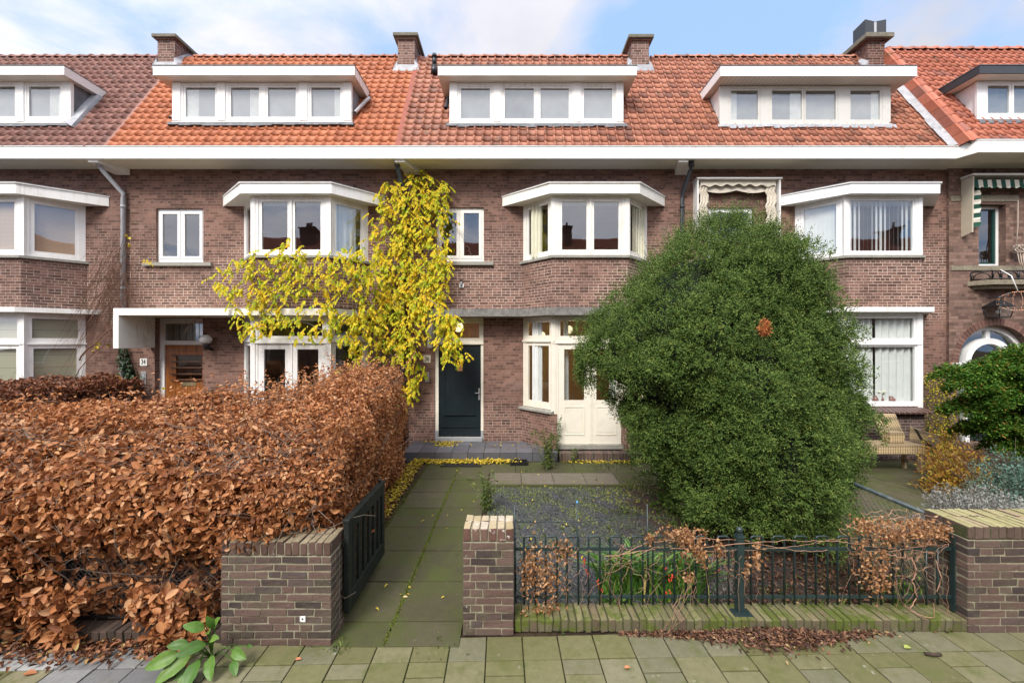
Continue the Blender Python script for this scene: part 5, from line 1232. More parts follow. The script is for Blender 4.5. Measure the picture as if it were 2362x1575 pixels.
# thin wire fence behind the railing
wf = thing('wire_edging', 'thin green wire edging on three slim posts behind the railing', 'fence', (.6, 3.78, 0))
for i, (px, py) in enumerate(((1190,1164),(1334,1160),(1496,1162))):
    b = MB(); x = PX(px, 3.78); b.tube([(x,3.78,0),(x-.012,3.78,PZ(py,3.78))], .0065, 6); b.build('post', [FENCEM], wf)
b = MB(); b.tube([(PX(1191,3.78),3.775,PZ(1203,3.78)),(PX(1334,3.78),3.775,PZ(1202,3.78)),(PX(1496,3.78),3.775,PZ(1190,3.78)),(PX(1560,3.78),3.775,PZ(1196,3.78))], .0035, 5)
b.tube([(PX(1191,3.78),3.775,.35),(PX(1496,3.78),3.775,.33),(3.8,3.775,.4)], .002, 5)
for z in (.25, .45, .55): b.tube([(2.05,3.74,z),(3.8,3.74,z-.02)], .0015, 4)
b.build('wire', [FENCEM], wf)
b = MB(); b.sphere((PX(1334,3.78)-.012,3.78,PZ(1158,3.78)), .011, 8, 6); b.build('post_cap', [m_plain('blue_plastic', (.08,.35,.7), .4)], wf)

# ------------------------------------------------------------------ small things near the porch
b = MB(); b.box(-1.40, -.60, 8.02, 8.33, .012, .026); tag(b.build('door_mat', [m_plain('black_rubber', (.012,.012,.012), .8, .3, 30.)]), 'black rubber mat under yellow leaves before the porch step', 'mat')
bs = thing('boot_scraper', 'small black two-part boot scraper tray with leaves at the porch step', 'boot scraper', (.1, 8.25, 0))
b = MB(); x0, x1, y0, y1 = PX(1177,8.2), PX(1217,8.2), 8.10, 8.33
for a in ((x0,x1,y0,y0+.02),(x0,x1,y1-.02,y1),(x0,x0+.02,y0+.021,y1-.021),(x1-.02,x1,y0+.021,y1-.021),((x0+x1)/2-.01,(x0+x1)/2+.01,y0+.021,y1-.021)): b.box(*a, .012, .07)
b.build('tray', [BLACKM], bs)
ww = thing('wicker_lounger', 'beige and brown wicker garden sofa by the bay window at the right', 'garden sofa', (7.0, 8.0, 0))
def sect(nm, V, mt=WICK):
    b = MB(); b.hexa(V); b.build(nm, [mt], ww, bevel=.01)
def bx8(x0,x1,y0,y1,z0,z1): return [(x0,y0,z0),(x1,y0,z0),(x1,y1,z0),(x0,y1,z0),(x0,y0,z1),(x1,y0,z1),(x1,y1,z1),(x0,y1,z1)]
sect('seat', bx8(6.2,7.66,7.62,8.04,.36,.53))
sect('backrest', [(7.30,8.08,.531),(7.74,8.08,.531),(7.74,8.14,.531),(7.30,8.14,.531),(7.20,8.22,1.0),(7.66,8.22,1.0),(7.66,8.28,1.0),(7.20,8.28,1.0)])
sect('armrest', [(7.70,7.98,.531),(8.02,7.70,.45),(8.06,7.74,.45),(7.74,8.04,.531),(7.72,7.98,.80),(8.06,7.70,.66),(8.10,7.74,.66),(7.76,8.04,.80)])
sect('side_table', bx8(7.12,7.38,7.74,7.92,.531,.74))
for x, y in ((6.26,7.67),(7.6,7.67),(6.26,7.98),(7.6,7.98)): b = MB(); b.box(x-.03,x+.03,y-.03,y+.03,0,.36); b.build('leg', [WICK], ww)

# ------------------------------------------------------------------ beech hedge
def xr(Y): return np.interp(Y, [3.3, 3.6, 4.5, 6.0, 8.1], [-1.5, -1.55, -1.70, -1.88, -2.17])
def xl(Y): return np.interp(Y, [4.5, 5.0, 5.5, 6.2, 7.2, 8.1], [-11, -6.2, -4.6, -3.9, -3.45, -2.95])
lump = lambda A, B: .06*np.sin(A*2.3+1.1*np.sin(B*1.7))+.05*np.sin(B*3.1+A*1.3)+.035*np.sin(A*5.7-B*2.2)
hT = np.array([0, .30, .45, .6, .75, .9, 1.0]); hY = np.array([3.56, 3.50, 3.36, 3.37, 3.50, 3.95, 4.6]); hZ = np.array([.08, .60, .88, 1.10, 1.32, 1.50, 1.58])
def beech(name, n, region, parent, matl, size, deep=.22, spread=.75):
    if region == 'front':
        x = rng.uniform(-8.2, -1.52, n); t = rng.uniform(0, 1, n)**.75
        Yc = np.interp(t, hT, hY); Zc = np.interp(t, hT, hZ)
        left = np.clip((-3.7-x)/.35, 0, 1)          # left of the mesh panel the hedge spills over the kerb
        Yc = np.where(t < .5, Yc*(1-left)+left*np.interp(t, [0, .2, .5], [3.30, 3.17, 3.26]), Yc)
        rt = np.clip((x+1.95)/.45, 0, 1)              # over the wall: pulled back to the right
        Yc = Yc + rt*.22*(1-np.clip((t-.55)/.4, 0, 1)) - .07*np.clip((x+2.6)/.3,0,1)*(1-rt)*(t < .5)
        nY, nZ = -np.gradient(hZ, hT), np.gradient(hY, hT)
        N = np.stack([np.zeros(n), -np.interp(t, hT, np.gradient(hZ, hT)), np.interp(t, hT, np.gradient(hY, hT))], 1); N = nrm(N)
        P = np.stack([x, Yc, Zc], 1); l = lump(x*1.5, t*6)
        keep = np.ones(n, bool)
        ov = (x > -2.37)
        keep &= ~(ov & (Zc < .77+.11*np.clip((x+2.1)/.6,0,1)+.03*np.sin(x*9)))
        gap = (x > -3.78) & (x < -2.37) & (Zc < .74)
        g2 = np.sin(x*9+2)*np.sin(Zc*13+x*4)+.5*np.sin(x*17+Zc*9)
        keep &= ~(gap & (g2 < -.25-.9*np.clip((x+2.75)/.3, 0, 1)) & (rng.random(n) < .93))
    elif region in ('top', 'topf'):
        Yc = rng.uniform(4.3, 8.15, n) if region == 'top' else rng.uniform(4.1, 5.6, n); a, b_ = xl(Yc), xr(Yc); a = np.maximum(a, -8.4); u = rng.random(n); x = a+(b_-a)*u
        Zc = np.interp(Yc, [4.1, 5, 6, 7, 8], [1.56, 1.63, 1.70, 1.79, 1.83])+.05*np.clip((-4.4-x)/1.5,0,1)+.06*np.sin(x*2.1+Yc)+.04*np.sin(x*4.7)
        e = np.minimum(np.minimum((b_-x), 8.2-Yc), (x-a)*1.); Zc = Zc-.22*np.exp(-(e/.14)); P = np.stack([x, Yc, Zc], 1); N = np.tile([0, -.1, 1.], (n, 1)); N[:,0] += .9*np.exp(-((b_-x)/.2)); l = lump(x*1.8, Yc*1.8)
        keep = np.ones(n, bool)
    elif region == 'side':
        Yc = rng.uniform(3.62, 8.1, n); z = rng.uniform(.03, 1.72, n); x = xr(Yc)+.10*np.sin(np.pi*z/1.8)-.02; P = np.stack([x, Yc, z], 1); N = np.tile([1., -.15, .15], (n, 1)); l = lump(Yc*2, z*2)
        keep = ~((Yc < 3.68) & (z < .8))
    elif region == 'spill':
        x = rng.uniform(-6, -2.42, n); z = .04+.42*rng.random(n); P = np.stack([x, 3.30+.12*z+.03*np.sin(x*7), z], 1); N = np.tile([0, -1., .3], (n, 1)); l = lump(x*3, z*4)
        keep = (np.sin(x*6.3)+.6*np.sin(x*14+1)+.5*np.sin(x*3+z*12) > -.25) | (x < -3.8)
    elif region == 'end':
        x = rng.uniform(-2.95, -2.1, n); z = rng.uniform(.05, 1.7, n); P = np.stack([x, np.full(n, 8.12), z], 1); N = np.tile([0, 1., .1], (n, 1)); l = lump(x*3, z*2); keep = np.ones(n, bool)
    N = nrm(N); dep = np.abs(rng.normal(0, deep*.5, n))-.03
    P = P + N*(l*(.5 if region == 'front' else .9)-dep)[:, None]; P += rng.normal(0, .015, P.shape)
    P, N = P[keep], N[keep]; D, NN = rand_leaf_dirs(N, spread, .45)
    sz = size*np.clip(rng.normal(1, .27, len(P)), .45, 1.7)
    sz *= np.interp(P[:,1], [3.1, 4.0, 7.5], [1.12, .95, .85])
    if region == 'front': sz *= np.interp(P[:,0], [-4, -2.6, -1.8], [1.12, 1.0, .72])
    return P, D, NN, sz
hd = thing('beech_hedge', 'big coppery brown beech hedge filling the lower left beside the path', 'hedge', (-3.5, 4.5, 0))
parts = [beech('f', 50000, 'front', hd, BEECH, .052), beech('t', 17000, 'top', hd, BEECH, .048), beech('t', 19000, 'topf', hd, BEECH, .048), beech('s', 15000, 'side', hd, BEECH, .042), beech('e', 1800, 'end', hd, BEECH, .05), beech('p', 3800, 'spill', hd, BEECH, .057, .1)]
P, D, NN, sz = [np.concatenate([p[i] for p in parts]) for i in range(4)]
leaf_mesh('leaves', P, D, NN, sz, sz*.60, BEECH, hd, .20, .25, fine=True)
# stray shoots on top of the hedge
sp, sdv, sl_ = [], [], []
for q in range(460):
    Yq = rnd.uniform(4.0, 8.0); xq = rnd.uniform(max(-7.5, float(xl(Yq))), float(xr(Yq))); z = float(np.interp(Yq, [4,5,6,7,8], [1.52,1.58,1.67,1.77,1.81]))
    sp.append((xq, Yq, z-.05)); sdv.append((rnd.gauss(0,.35), rnd.gauss(0,.35), 1)); sl_.append(rnd.uniform(.12, .38)*(1.5 if rnd.random() < .12 else 1))
twigs('twigs', sp, sdv, sl_, .0026, TWIGG, hd, 4, .12)
LP, LD, LN = [], [], []
for p, d, L in zip(sp, sdv, sl_):
    for q in range(int(L*30)+1):
        t = rnd.uniform(.15, 1); LP.append((p[0]+d[0]*L*t+rnd.gauss(0,.012), p[1]+d[1]*L*t+rnd.gauss(0,.012), p[2]+L*t)); LD.append((rnd.gauss(0,1), rnd.gauss(0,1), rnd.gauss(.1,.5))); LN.append((rnd.gauss(0,.6), -.6, 1))
leaf_mesh('shoot_leaves', np.array(LP), np.array(LD), np.array(LN), rng.uniform(.03, .055, len(LP)), .028, BEECH, hd, .2, .2)
# branches: stems from the ground and a thicket inside
sp, sdv, sl_ = [], [], []
for q in range(150):
    x = rnd.uniform(-7.5, -2.4); sp.append((x, rnd.uniform(3.62, 3.9), 0)); sdv.append((rnd.gauss(0,.2), rnd.gauss(-.05,.15), 1)); sl_.append(rnd.uniform(1.0, 1.5))
for q in range(60):
    Yq = rnd.uniform(4, 8); sp.append((float(xr(Yq))-rnd.uniform(.25,.6), Yq, 0)); sdv.append((rnd.gauss(.1,.15), 0, 1)); sl_.append(rnd.uniform(1.1, 1.6))
twigs('stems', sp, sdv, sl_, .007, TWIGG, hd, 7, .12)
sp, sdv, sl_ = [], [], []
for q in range(1700):
    x = rnd.uniform(-6.2, -1.6); z = rnd.uniform(.12, 1.6); sp.append((x, float(np.interp(z, [0,.6,.9,1.4,1.7], [3.55,3.55,3.45,3.6,4.3]))+rnd.uniform(0,.15), z)); sdv.append((rnd.gauss(0,1), -.5, rnd.gauss(.2,.5))); sl_.append(rnd.uniform(.15, .5))
for q in range(500):
    Yq = rnd.uniform(4.3, 8); sp.append((rnd.uniform(max(-7,float(xl(Yq))), float(xr(Yq))), Yq, float(np.interp(Yq, [4,5,6,7,8], [1.46,1.52,1.6,1.7,1.75]))+.0*rnd.random())); sdv.append((rnd.gauss(0,.8), rnd.gauss(0,.8), .35)); sl_.append(rnd.uniform(.12, .35))
twigs('twigs', sp, sdv, sl_, .0028, TWIGG, hd, 5, .3)
# solid added core, dark brown standing in for shade inside the hedge
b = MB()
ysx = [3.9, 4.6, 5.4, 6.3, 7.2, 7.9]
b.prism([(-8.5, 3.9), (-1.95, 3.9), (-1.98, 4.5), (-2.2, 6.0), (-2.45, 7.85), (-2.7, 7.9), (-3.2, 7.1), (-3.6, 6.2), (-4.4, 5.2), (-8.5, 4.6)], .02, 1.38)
b.build('hedge_shade_core', [m_plain('hedge_core_shade', (.055, .030, .018), 1., .6, 30., bump=1.)], hd)
# second, darker hedge on the boundary further left
h2 = thing('beech_hedge', 'darker beech hedge behind the big one, reaching the wall near number plate 34', 'hedge', (-8.7, 7, 0))
n = 15000; Yq = rng.uniform(5.2, 9.15, n); side = rng.random(n) < .5
zt_ = np.interp(Yq, [5, 9], [1.72, 1.66])
x = np.where(side, -8.22+.05*np.sin(Yq*5), rng.uniform(-9.9, -8.25, n)); z = np.where(side, rng.uniform(.5, 1.62, n), zt_); 
P = np.stack([x, Yq, z], 1); N = np.where(side[:,None], np.array([[1,-.3,.2]]), np.array([[.1,-.2,1.]])); P += nrm(N)*(lump(Yq*2, x*3+z*2)-np.abs(rng.normal(0,.08,n)))[:,None]
D, NN = rand_leaf_dirs(nrm(N), .8, .5); sz = rng.uniform(.05,.085,n); leaf_mesh('leaves', P, D, NN, sz, sz*.6, BEECHD, h2, .22, .2)
b = MB(); b.box(-9.85, -8.42, 5.2, 9.1, .02, 1.5); b.build('hedge_shade_core', [bpy.data.materials['hedge_core_shade']], h2)  # solid added block, same dark colour in place of shade between the leaves
sp = [(rnd.uniform(-9.6,-8.3), rnd.uniform(6,9.1), 1.6) for q in range(160)]; twigs('twigs', sp, [(rnd.gauss(0,.4),rnd.gauss(0,.4),1) for q in sp], [rnd.uniform(.1,.4) for q in sp], .003, TWIGG, h2)

# ------------------------------------------------------------------ yew
yw = thing('yew_bush', 'huge rounded dark green yew behind the railing, covering the bay of number 36', 'yew', (2.9, 5.6, 0))
CX, CY = 2.92, 5.6
rows = [(508,1645,1670),(520,1612,1720),(542,1563,1793),(575,1520,1858),(610,1475,1893),(650,1432,1915),(690,1398,1928),(740,1356,1945),(790,1340,1965),(850,1334,1992),(880,1350,2000),(900,1400,2005),(915,1425,2008),(935,1412,2010),(960,1412,2014),(990,1428,2014),(1020,1455,2010),(1060,1485,2004),(1100,1502,1992),(1150,1525,1975),(1200,1560,1955),(1240,1600,1935)]
zr_, rl_, rr_ = [], [], []
for (y, a, c_) in rows:
    l_, r__ = (a*1.004-1181)/F, (c_*1.004-1181)/F
    zr_.append(HC+(787.5-y*1.004)*5.45/F); rl_.append((CX-l_*CY)/math.sqrt(1+l_*l_)); rr_.append((r__*CY-CX)/math.sqrt(1+r__*r__)-(.15 if y < 950 else .08))
zr_, rl_, rr_ = np.array(zr_)[::-1], np.maximum(np.array(rl_)[::-1], .06), np.maximum(np.array(rr_)[::-1], .06)
ZTOP = zr_[-1]; ZBOT = .16
rls_ = np.interp(zr_, [.1, .5, 1.3, 2.2, 2.9, 3.4, 3.8, ZTOP], [1.0, 1.28, 1.50, 1.62, 1.45, 1.15, .75, .1])
def yew_r(phi, z):
    c_ = np.cos(phi)   # phi measured from +X
    wt = np.clip((c_+.35)/1.35, 0, 1); wt = wt*wt*(3-2*wt)
    rl = np.interp(z, zr_, rl_); rrr = np.interp(z, zr_, rr_); ravg = np.maximum(rl, rrr)*.5+.5*(rl+rrr)/2
    rs = np.interp(z, zr_, rls_); wl_ = np.clip((-c_-.55)/.3, 0, 1); rl = rs+(rl-rs)*wl_
    return rl*(1-np.clip((1+c_)/2, 0, 1))+rrr*np.clip((1+c_)/2, 0, 1)
# tufts: small domes that give light and dark clumps
nt_ = 2300
zz_ = rng.uniform(ZBOT, ZTOP-.03, nt_*3); rr = yew_r(rng.uniform(0, 2*np.pi, nt_*3), zz_); keep = rng.random(nt_*3) < rr/1.7; zz_ = zz_[keep][:nt_]; nt_ = len(zz_)
ph = rng.uniform(-np.pi, np.pi, nt_); ph = np.where(rng.random(nt_) < .65, -np.pi/2+rng.uniform(-1.9, 1.9, nt_), ph)
R0 = yew_r(ph, zz_); dz = .05; dR = (yew_r(ph, zz_+dz)-yew_r(ph, zz_-dz))/(2*dz)
NT = nrm(np.stack([np.cos(ph), np.sin(ph), np.clip(-dR, -1.5, 2.5)], 1)); big = .085*np.sin(ph*5+zz_*2.4)+.06*np.sin(ph*9-zz_*4.1)
TC = np.stack([CX+R0*np.cos(ph), CY+R0*np.sin(ph), zz_], 1) + NT*(big*1.15-.21+rng.normal(0, .08, nt_))[:, None]*1.
TR = rng.uniform(.08, .20, nt_)
# sprigs on tufts
ns = 44; idx = np.repeat(np.arange(nt_), ns); v = nrm(rng.normal(size=(len(idx), 3)) + NT[idx]*1.5 + np.array([0,0,.5]))
SP = TC[idx] + v*(TR[idx]*rng.uniform(.6, 1.0, len(idx)))[:, None]
SD = nrm(v + .28*rng.normal(size=v.shape) + np.array([0,0,.35])); SL_ = rng.uniform(.035, .085, len(idx))
# extra long upright shoots near the top
nx_ = 2600; zz2 = ZTOP-.02-1.7*rng.random(nx_)**1.6; ph2 = rng.uniform(-np.pi, np.pi, nx_); R2 = yew_r(ph2, zz2)*rng.uniform(.85, 1.02, nx_)
P2 = np.stack([CX+R2*np.cos(ph2), CY+R2*np.sin(ph2), zz2], 1); D2 = nrm(np.stack([.35*np.cos(ph2), .35*np.sin(ph2), np.ones(nx_)], 1)+.25*rng.normal(size=(nx_,3))); L2 = rng.uniform(.10, .30, nx_)+.14*(rng.random(nx_) < .2)
nz_ = 450; zz3 = rng.uniform(.3, ZTOP-1, nz_); ph3 = rng.uniform(-np.pi, np.pi, nz_); R3 = yew_r(ph3, zz3)-.12; P3 = np.stack([CX+R3*np.cos(ph3), CY+R3*np.sin(ph3), zz3], 1); D3 = nrm(np.stack([np.cos(ph3), np.sin(ph3), .6*np.ones(nz_)], 1)+.3*rng.normal(size=(nz_,3))); L3 = rng.uniform(.05, .11, nz_)
def sprigs(P, D, L, per, nl, nw, jit=.5):
    """needles along each sprig"""
    n = len(P); k = np.tile(np.arange(per), n); i = np.repeat(np.arange(n), per); t = (k+.5)/per
    base = P[i]+D[i]*(L[i]*t)[:, None]; a = nrm(np.cross(D, np.array([0.13, .31, .94]))); bb = np.cross(D, a)
    an = k*2.399+i*1.7; rad = a[i]*np.cos(an)[:, None]+bb[i]*np.sin(an)[:, None]
    d = nrm(D[i]*.75+rad*.9+.2*rng.normal(size=(len(i),3))); return base, d, rad, np.full(len(i), 1.)*nl*rng.uniform(.7, 1.25, len(i)), nw
def needle_mesh(name, sets, m, parent):
    B, Dd, Rr, Ll, Ww = [], [], [], [], []
    for (b_, d, r_, l_, w_) in sets: B.append(b_); Dd.append(d); Rr.append(r_); Ll.append(l_); Ww.append(np.full(len(l_), w_))
    B, Dd, Rr, Ll, Ww = map(np.concatenate, (B, Dd, Rr, Ll, Ww)); S = nrm(np.cross(Dd, Rr+.01))
    V = np.stack([B, B+Dd*(Ll*.5)[:,None]+S*Ww[:,None], B+Dd*Ll[:,None], B+Dd*(Ll*.5)[:,None]-S*Ww[:,None]], 1).reshape(-1, 3)
    f = np.arange(len(B))[:, None]*4+np.arange(4)[None]; return raw_mesh(name, V, 4, f, m, parent)
needle_mesh('foliage', [sprigs(SP, SD, SL_, 4, .030, .0062), sprigs(P2, D2, L2, 20, .026, .0045), sprigs(P3, D3, L3, 9, .028, .0045)], YEW, yw)
# closed solid added core, its dark colour stands for shade inside the yew
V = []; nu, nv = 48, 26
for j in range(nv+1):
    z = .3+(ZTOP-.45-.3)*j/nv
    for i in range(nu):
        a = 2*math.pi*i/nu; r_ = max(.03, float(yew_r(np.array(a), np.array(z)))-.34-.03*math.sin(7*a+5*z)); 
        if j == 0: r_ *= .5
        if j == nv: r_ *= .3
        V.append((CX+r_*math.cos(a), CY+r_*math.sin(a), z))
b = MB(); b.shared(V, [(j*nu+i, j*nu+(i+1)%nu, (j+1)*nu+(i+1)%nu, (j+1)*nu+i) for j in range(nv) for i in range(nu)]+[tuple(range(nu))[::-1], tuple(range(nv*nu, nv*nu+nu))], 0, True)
b.build('yew_shade_core', [m_plain('yew_core_shade', (.012, .020, .009), 1., .5, 20., bump=1.)], yw)
b = MB(); b.tube([(2.9,5.7,0),(2.92,5.65,.4),(2.9,5.6,1.2)], .13, 10, caps=False, r1=.08)
for q in range(10): a = q*.63; b.tube([(2.9,5.6,.25),(2.9+.5*math.cos(a),5.6+.5*math.sin(a),.35),(2.9+1.1*math.cos(a),5.6+1.1*math.sin(a),.5)], .03, 6, caps=False, r1=.008)
b.build('trunk', [BARK], yw)
c_ = np.array([PX(1757, 4.15), 4.12, PZ(757, 4.15)]); v = nrm(rng.normal(size=(90,3))); PP = c_+v*np.array([.034,.03,.062])*rng.random((90,1))**.4
needle_mesh('dead_sprigs', [sprigs(PP, nrm(v+np.array([0,-.6,0])), np.full(90,.04), 4, .028, .006)], YEWR, yw)

# ------------------------------------------------------------------ wisteria
vn = thing('climbing_wisteria', 'yellow autumn wisteria climbing the downpipe between numbers 34 and 36 and across the bay', 'climbing plant', (-2.4, 9.2, 0))
blobs = [(950,405,25,15,9.2),(955,432,60,32,9.2),(905,455,40,35,9.18),(1000,450,30,40,9.2),(965,490,65,40,9.18),(1010,480,15,30,9.2),(905,515,55,40,9.15),(960,545,60,35,9.12),(885,565,45,30,9.1),(930,600,70,35,9.1),(1000,600,25,40,9.1),(1010,580,20,20,9.1),(900,640,60,40,9.05),(970,645,60,45,9.05),(1000,660,30,40,9.05),(940,690,65,45,9.0),(880,700,40,40,9.0),(985,700,35,25,9.0),(930,745,60,45,8.95),(870,760,50,40,8.9),(938,790,34,38,8.95),(890,800,40,25,8.95),(1024,728,22,24,8.72),(1020,760,18,38,8.72),(1035,770,28,40,8.7),(1032,812,24,22,8.7),(1052,800,22,18,8.7),
 (515,630,18,25,8.6),(530,665,28,22,8.55),(570,610,40,30,8.45),(615,600,40,25,8.4),(655,575,20,28,8.4),(660,610,45,30,8.4),(710,600,40,28,8.38),(755,605,35,30,8.38),(800,600,40,30,8.45),(835,610,35,30,8.6),(600,650,40,30,8.42),(640,660,45,35,8.4),(690,640,40,30,8.38),(740,640,40,25,8.38),(785,640,30,28,8.4),(840,650,35,35,8.6),(615,700,30,30,8.4),(640,720,25,25,8.4),(590,690,25,25,8.4),(700,680,15,20,8.4),(760,670,20,25,8.38),(745,700,35,22,8.36),(700,710,18,18,8.36),(820,640,25,30,8.5),
 (565,745,28,32,8.35),(600,750,25,22,8.35),(650,735,15,15,8.35),(700,755,35,28,8.35),(735,765,25,22,8.35),(770,730,35,28,8.35),(810,730,30,30,8.4),(800,780,30,22,8.4),(830,800,30,28,8.5),(840,740,35,40,8.6),(850,700,30,40,8.7),(540,700,12,12,8.5),(560,660,20,15,8.45),(590,735,20,20,8.35),(500,645,8,15,8.7),(790,690,15,20,8.4),
 (940,880,20,30,9.15),(930,905,18,15,9.15),(960,850,20,14,9.15),(968,862,9,8,9.15),(955,872,12,10,9.15),(925,930,8,8,9.15),(790,850,20,15,8.2),(1020,600,18,10,9.05),(1035,740,14,14,8.7)]
LP, LD, LN, LS = [], [], [], []; stalk = MB()
for (bx, by, rx_, ry_, Yb) in blobs:
    area = rx_*ry_/ (F/Yb/1.004)**2*3.14; cnt = max(4, int(area*(112 if bx > 850 else 72)))
    for q in range(cnt):
        a = rnd.uniform(0, 6.28); r_ = rnd.random()**.6*1.15
        px, py = (bx+rx_*r_*math.cos(a))*1.004, (by+ry_*r_*math.sin(a))*1.004; Y = Yb+rnd.uniform(-.16, .10); Y = min(Y, 9.28)
        p = Vector((PX(px, Y), Y, PZ(py, Y)+.05)); d = Vector((rnd.gauss(0,.7), -abs(rnd.gauss(.25,.35)), -rnd.uniform(.1,1.0))).normalized(); L = rnd.uniform(.13, .24); npair = rnd.choice((3,4,4,5))
        side = d.cross(Vector((0,0,1))).normalized() if abs(d.z) < .98 else Vector((1,0,0)); k = 0; pts = [p]
        for s_ in range(npair):
            d = (d+Vector((0,0,-.12))).normalized(); p = p+d*(L/npair); pts.append(p)
            for sg in (-1, 1):
                LP.append(p); LD.append(d*.45+side*sg*rnd.uniform(.5,.9)+Vector((0,-.1,-rnd.uniform(.3,.9)))); LN.append(Vector((rnd.gauss(0,.35), -1, rnd.uniform(.0,.5)))); LS.append(rnd.uniform(.045,.085))
        LP.append(p); LD.append(d+Vector((0,0,-.5))); LN.append(Vector((0,-1,.4))); LS.append(.08)
        if rnd.random() < .25: stalk.tube(pts, .0022, 3, caps=False)
LS = np.array(LS); leaf_mesh('leaves', np.array([tuple(v) for v in LP]), np.array([tuple(v) for v in LD]), np.array([tuple(v) for v in LN]), LS, LS*.48, VINEL, vn, .15, .15, fine=True)
stalk.build('leaf_stalks', [TWIG], vn)
b = MB()
def stem(pts, r0, r1=.006, wob=.02):
    P_ = []
    for i in range(len(pts)-1):
        for t in np.linspace(0, 1, 5)[:-1]:
            a, c_ = pts[i], pts[i+1]; Y = a[2]+(c_[2]-a[2])*t; P_.append((PX((a[0]+(c_[0]-a[0])*t)*1.004, Y)+rnd.gauss(0,wob), Y+rnd.gauss(0,wob*.4), PZ((a[1]+(c_[1]-a[1])*t)*1.004, Y)+rnd.gauss(0,wob)))
    a = pts[-1]; P_.append((PX(a[0]*1.004, a[2]), a[2], PZ(a[1]*1.004, a[2]))); b.tube(P_, r0, 6, caps=False, r1=r1)
stem([(925,1010,9.25),(905,850,9.22),(900,700,9.1),(925,550,9.2),(945,420,9.22)], .03, .012)
stem([(915,1010,9.25),(880,880,9.15),(860,760,8.9),(800,690,8.5),(700,650,8.45),(600,640,8.5)], .022)
stem([(900,860,9.1),(850,790,8.7),(760,760,8.42),(690,740,8.42),(600,750,8.42)], .014)
stem([(880,700,9.0),(820,640,8.6),(760,600,8.45),(650,590,8.45),(560,620,8.5)], .014)
stem([(940,640,9.1),(1000,700,8.8),(1015,760,8.75),(1030,800,8.75)], .012)
stem([(1000,450,9.2),(1030,500,9.15),(1050,520,9.12),(1070,560,9.1),(1085,590,9.08)], .006, .003, .03); stem([(960,395,9.2),(985,392,9.15),(1010,390,9.12)], .005, .002)
for q in range(70):
    x = rnd.uniform(860, 910); y = rnd.uniform(690, 850); Y = rnd.uniform(8.85, 9.25)
    stem([(x,y,Y),(x+rnd.uniform(-30,30),y+rnd.uniform(-40,60),Y),(x+rnd.uniform(-50,60),y+rnd.uniform(-30,110),Y)], .005, .002, .015)
b.build('stems', [TWIGG], vn)

# bare climber on the left downpipe
bc = thing('bare_climber', 'leafless reddish climber tangled round the grey downpipe left of number 34', 'climbing plant', (-8.8, 9.1, 0))
b = MB()
for q in range(210):
    x0_ = 262+rnd.gauss(4,20); y0_ = 600+rnd.gauss(45,40); Y = 9.18+rnd.uniform(-.12,.08)
    ang = rnd.choice((1.9,2.1,2.3,1.7,1.2,-.6,-1.2,2.6,2.0)); L = rnd.uniform(40,230) if ang > 1 else rnd.uniform(25,90)
    x1_, y1_ = x0_+L*math.cos(ang)*rnd.uniform(.5,1.1), y0_+L*math.sin(ang); x1_ = max(x1_, 60)
    stem([(x0_,y0_,Y),((x0_+x1_)/2+rnd.gauss(0,9),(y0_+y1_)/2-rnd.uniform(0,16),Y-.05),(x1_,y1_,Y-rnd.uniform(0,.35))], rnd.choice((.0025,.003,.005)), .0016, .014)
stem([(180,830,8.9),(215,790,8.9),(250,760,9.0),(265,740,9.1)], .016, .01)
stem([(160,880,8.8),(190,840,8.8),(240,790,8.9)], .010, .008)
for q in range(14): x = 330+rnd.gauss(0,40); stem([(x,715,9.3),(x+rnd.gauss(10,20),690,9.25),(x+rnd.gauss(20,30),640,9.28)], .003, .0015)
for q in range(10): x = 540+rnd.gauss(0,40); stem([(x,700,9.3),(x-rnd.gauss(20,20),670,9.28),(x-rnd.gauss(40,20),620,9.3)], .004, .002)
stem([(470,720,9.1),(440,745,8.75),(425,765,8.6)], .005, .004); stem([(95,455,9.2),(75,420,9.15),(75,405,9.1),(100,390,9.0)], .004, .002); stem([(0,395,9.2),(20,405,9.2),(30,418,9.2)], .004, .002)
b.build('stems', [TWIG], bc)
LP = [( PX(x_*1.004,9.1)+rnd.gauss(0,.03), 9.08, PZ(y_*1.004,9.1)+rnd.gauss(0,.03)) for x_, y_ in ((297,545),(300,560),(335,600),(345,605),(352,612),(220,805),(225,800),(232,795),(250,790),(375,895),(270,862),(275,866)) for q in range(3)]
leaf_mesh('leaves', np.array(LP), rng.normal(size=(len(LP),3))-np.array([0,0,.4]), np.tile([0,-1,.3],(len(LP),1))+.3*rng.normal(size=(len(LP),3)), .07, .065, YLEAF, bc)
# ivy beside the pipe
iv = thing('ivy', 'dark green ivy growing up beside the grey downpipe near plate 34', 'ivy', (-8.6, 9.3, 0))
n = 420; t = rng.random(n); px = np.interp(t, [0,.3,.6,1], [283,287,300,308])+rng.normal(0,1,n)*np.interp(t,[0,.4,1],[4,8,8]); py = 808+t*92+rng.normal(0,4,n); Yv = np.full(n, 9.27)
P = np.stack([(px-1181)/F*Yv, Yv+rng.uniform(-.05,.04,n), HC+(787.5-py)/F*Yv], 1); leaf_mesh('leaves', P, rng.normal(size=(n,3))-np.array([0,0,1.]), np.tile([0,-1,.5],(n,1))+.35*rng.normal(size=(n,3)), rng.uniform(.05,.08,n), .065, IVY, iv)
b = MB(); b.tube([(PX(290),9.31,PZ(960)),(PX(305),9.31,PZ(890)),(PX(288),9.31,PZ(830)),(PX(284),9.31,PZ(808))], .008, 6, caps=False); b.build('stem', [BARK], iv)

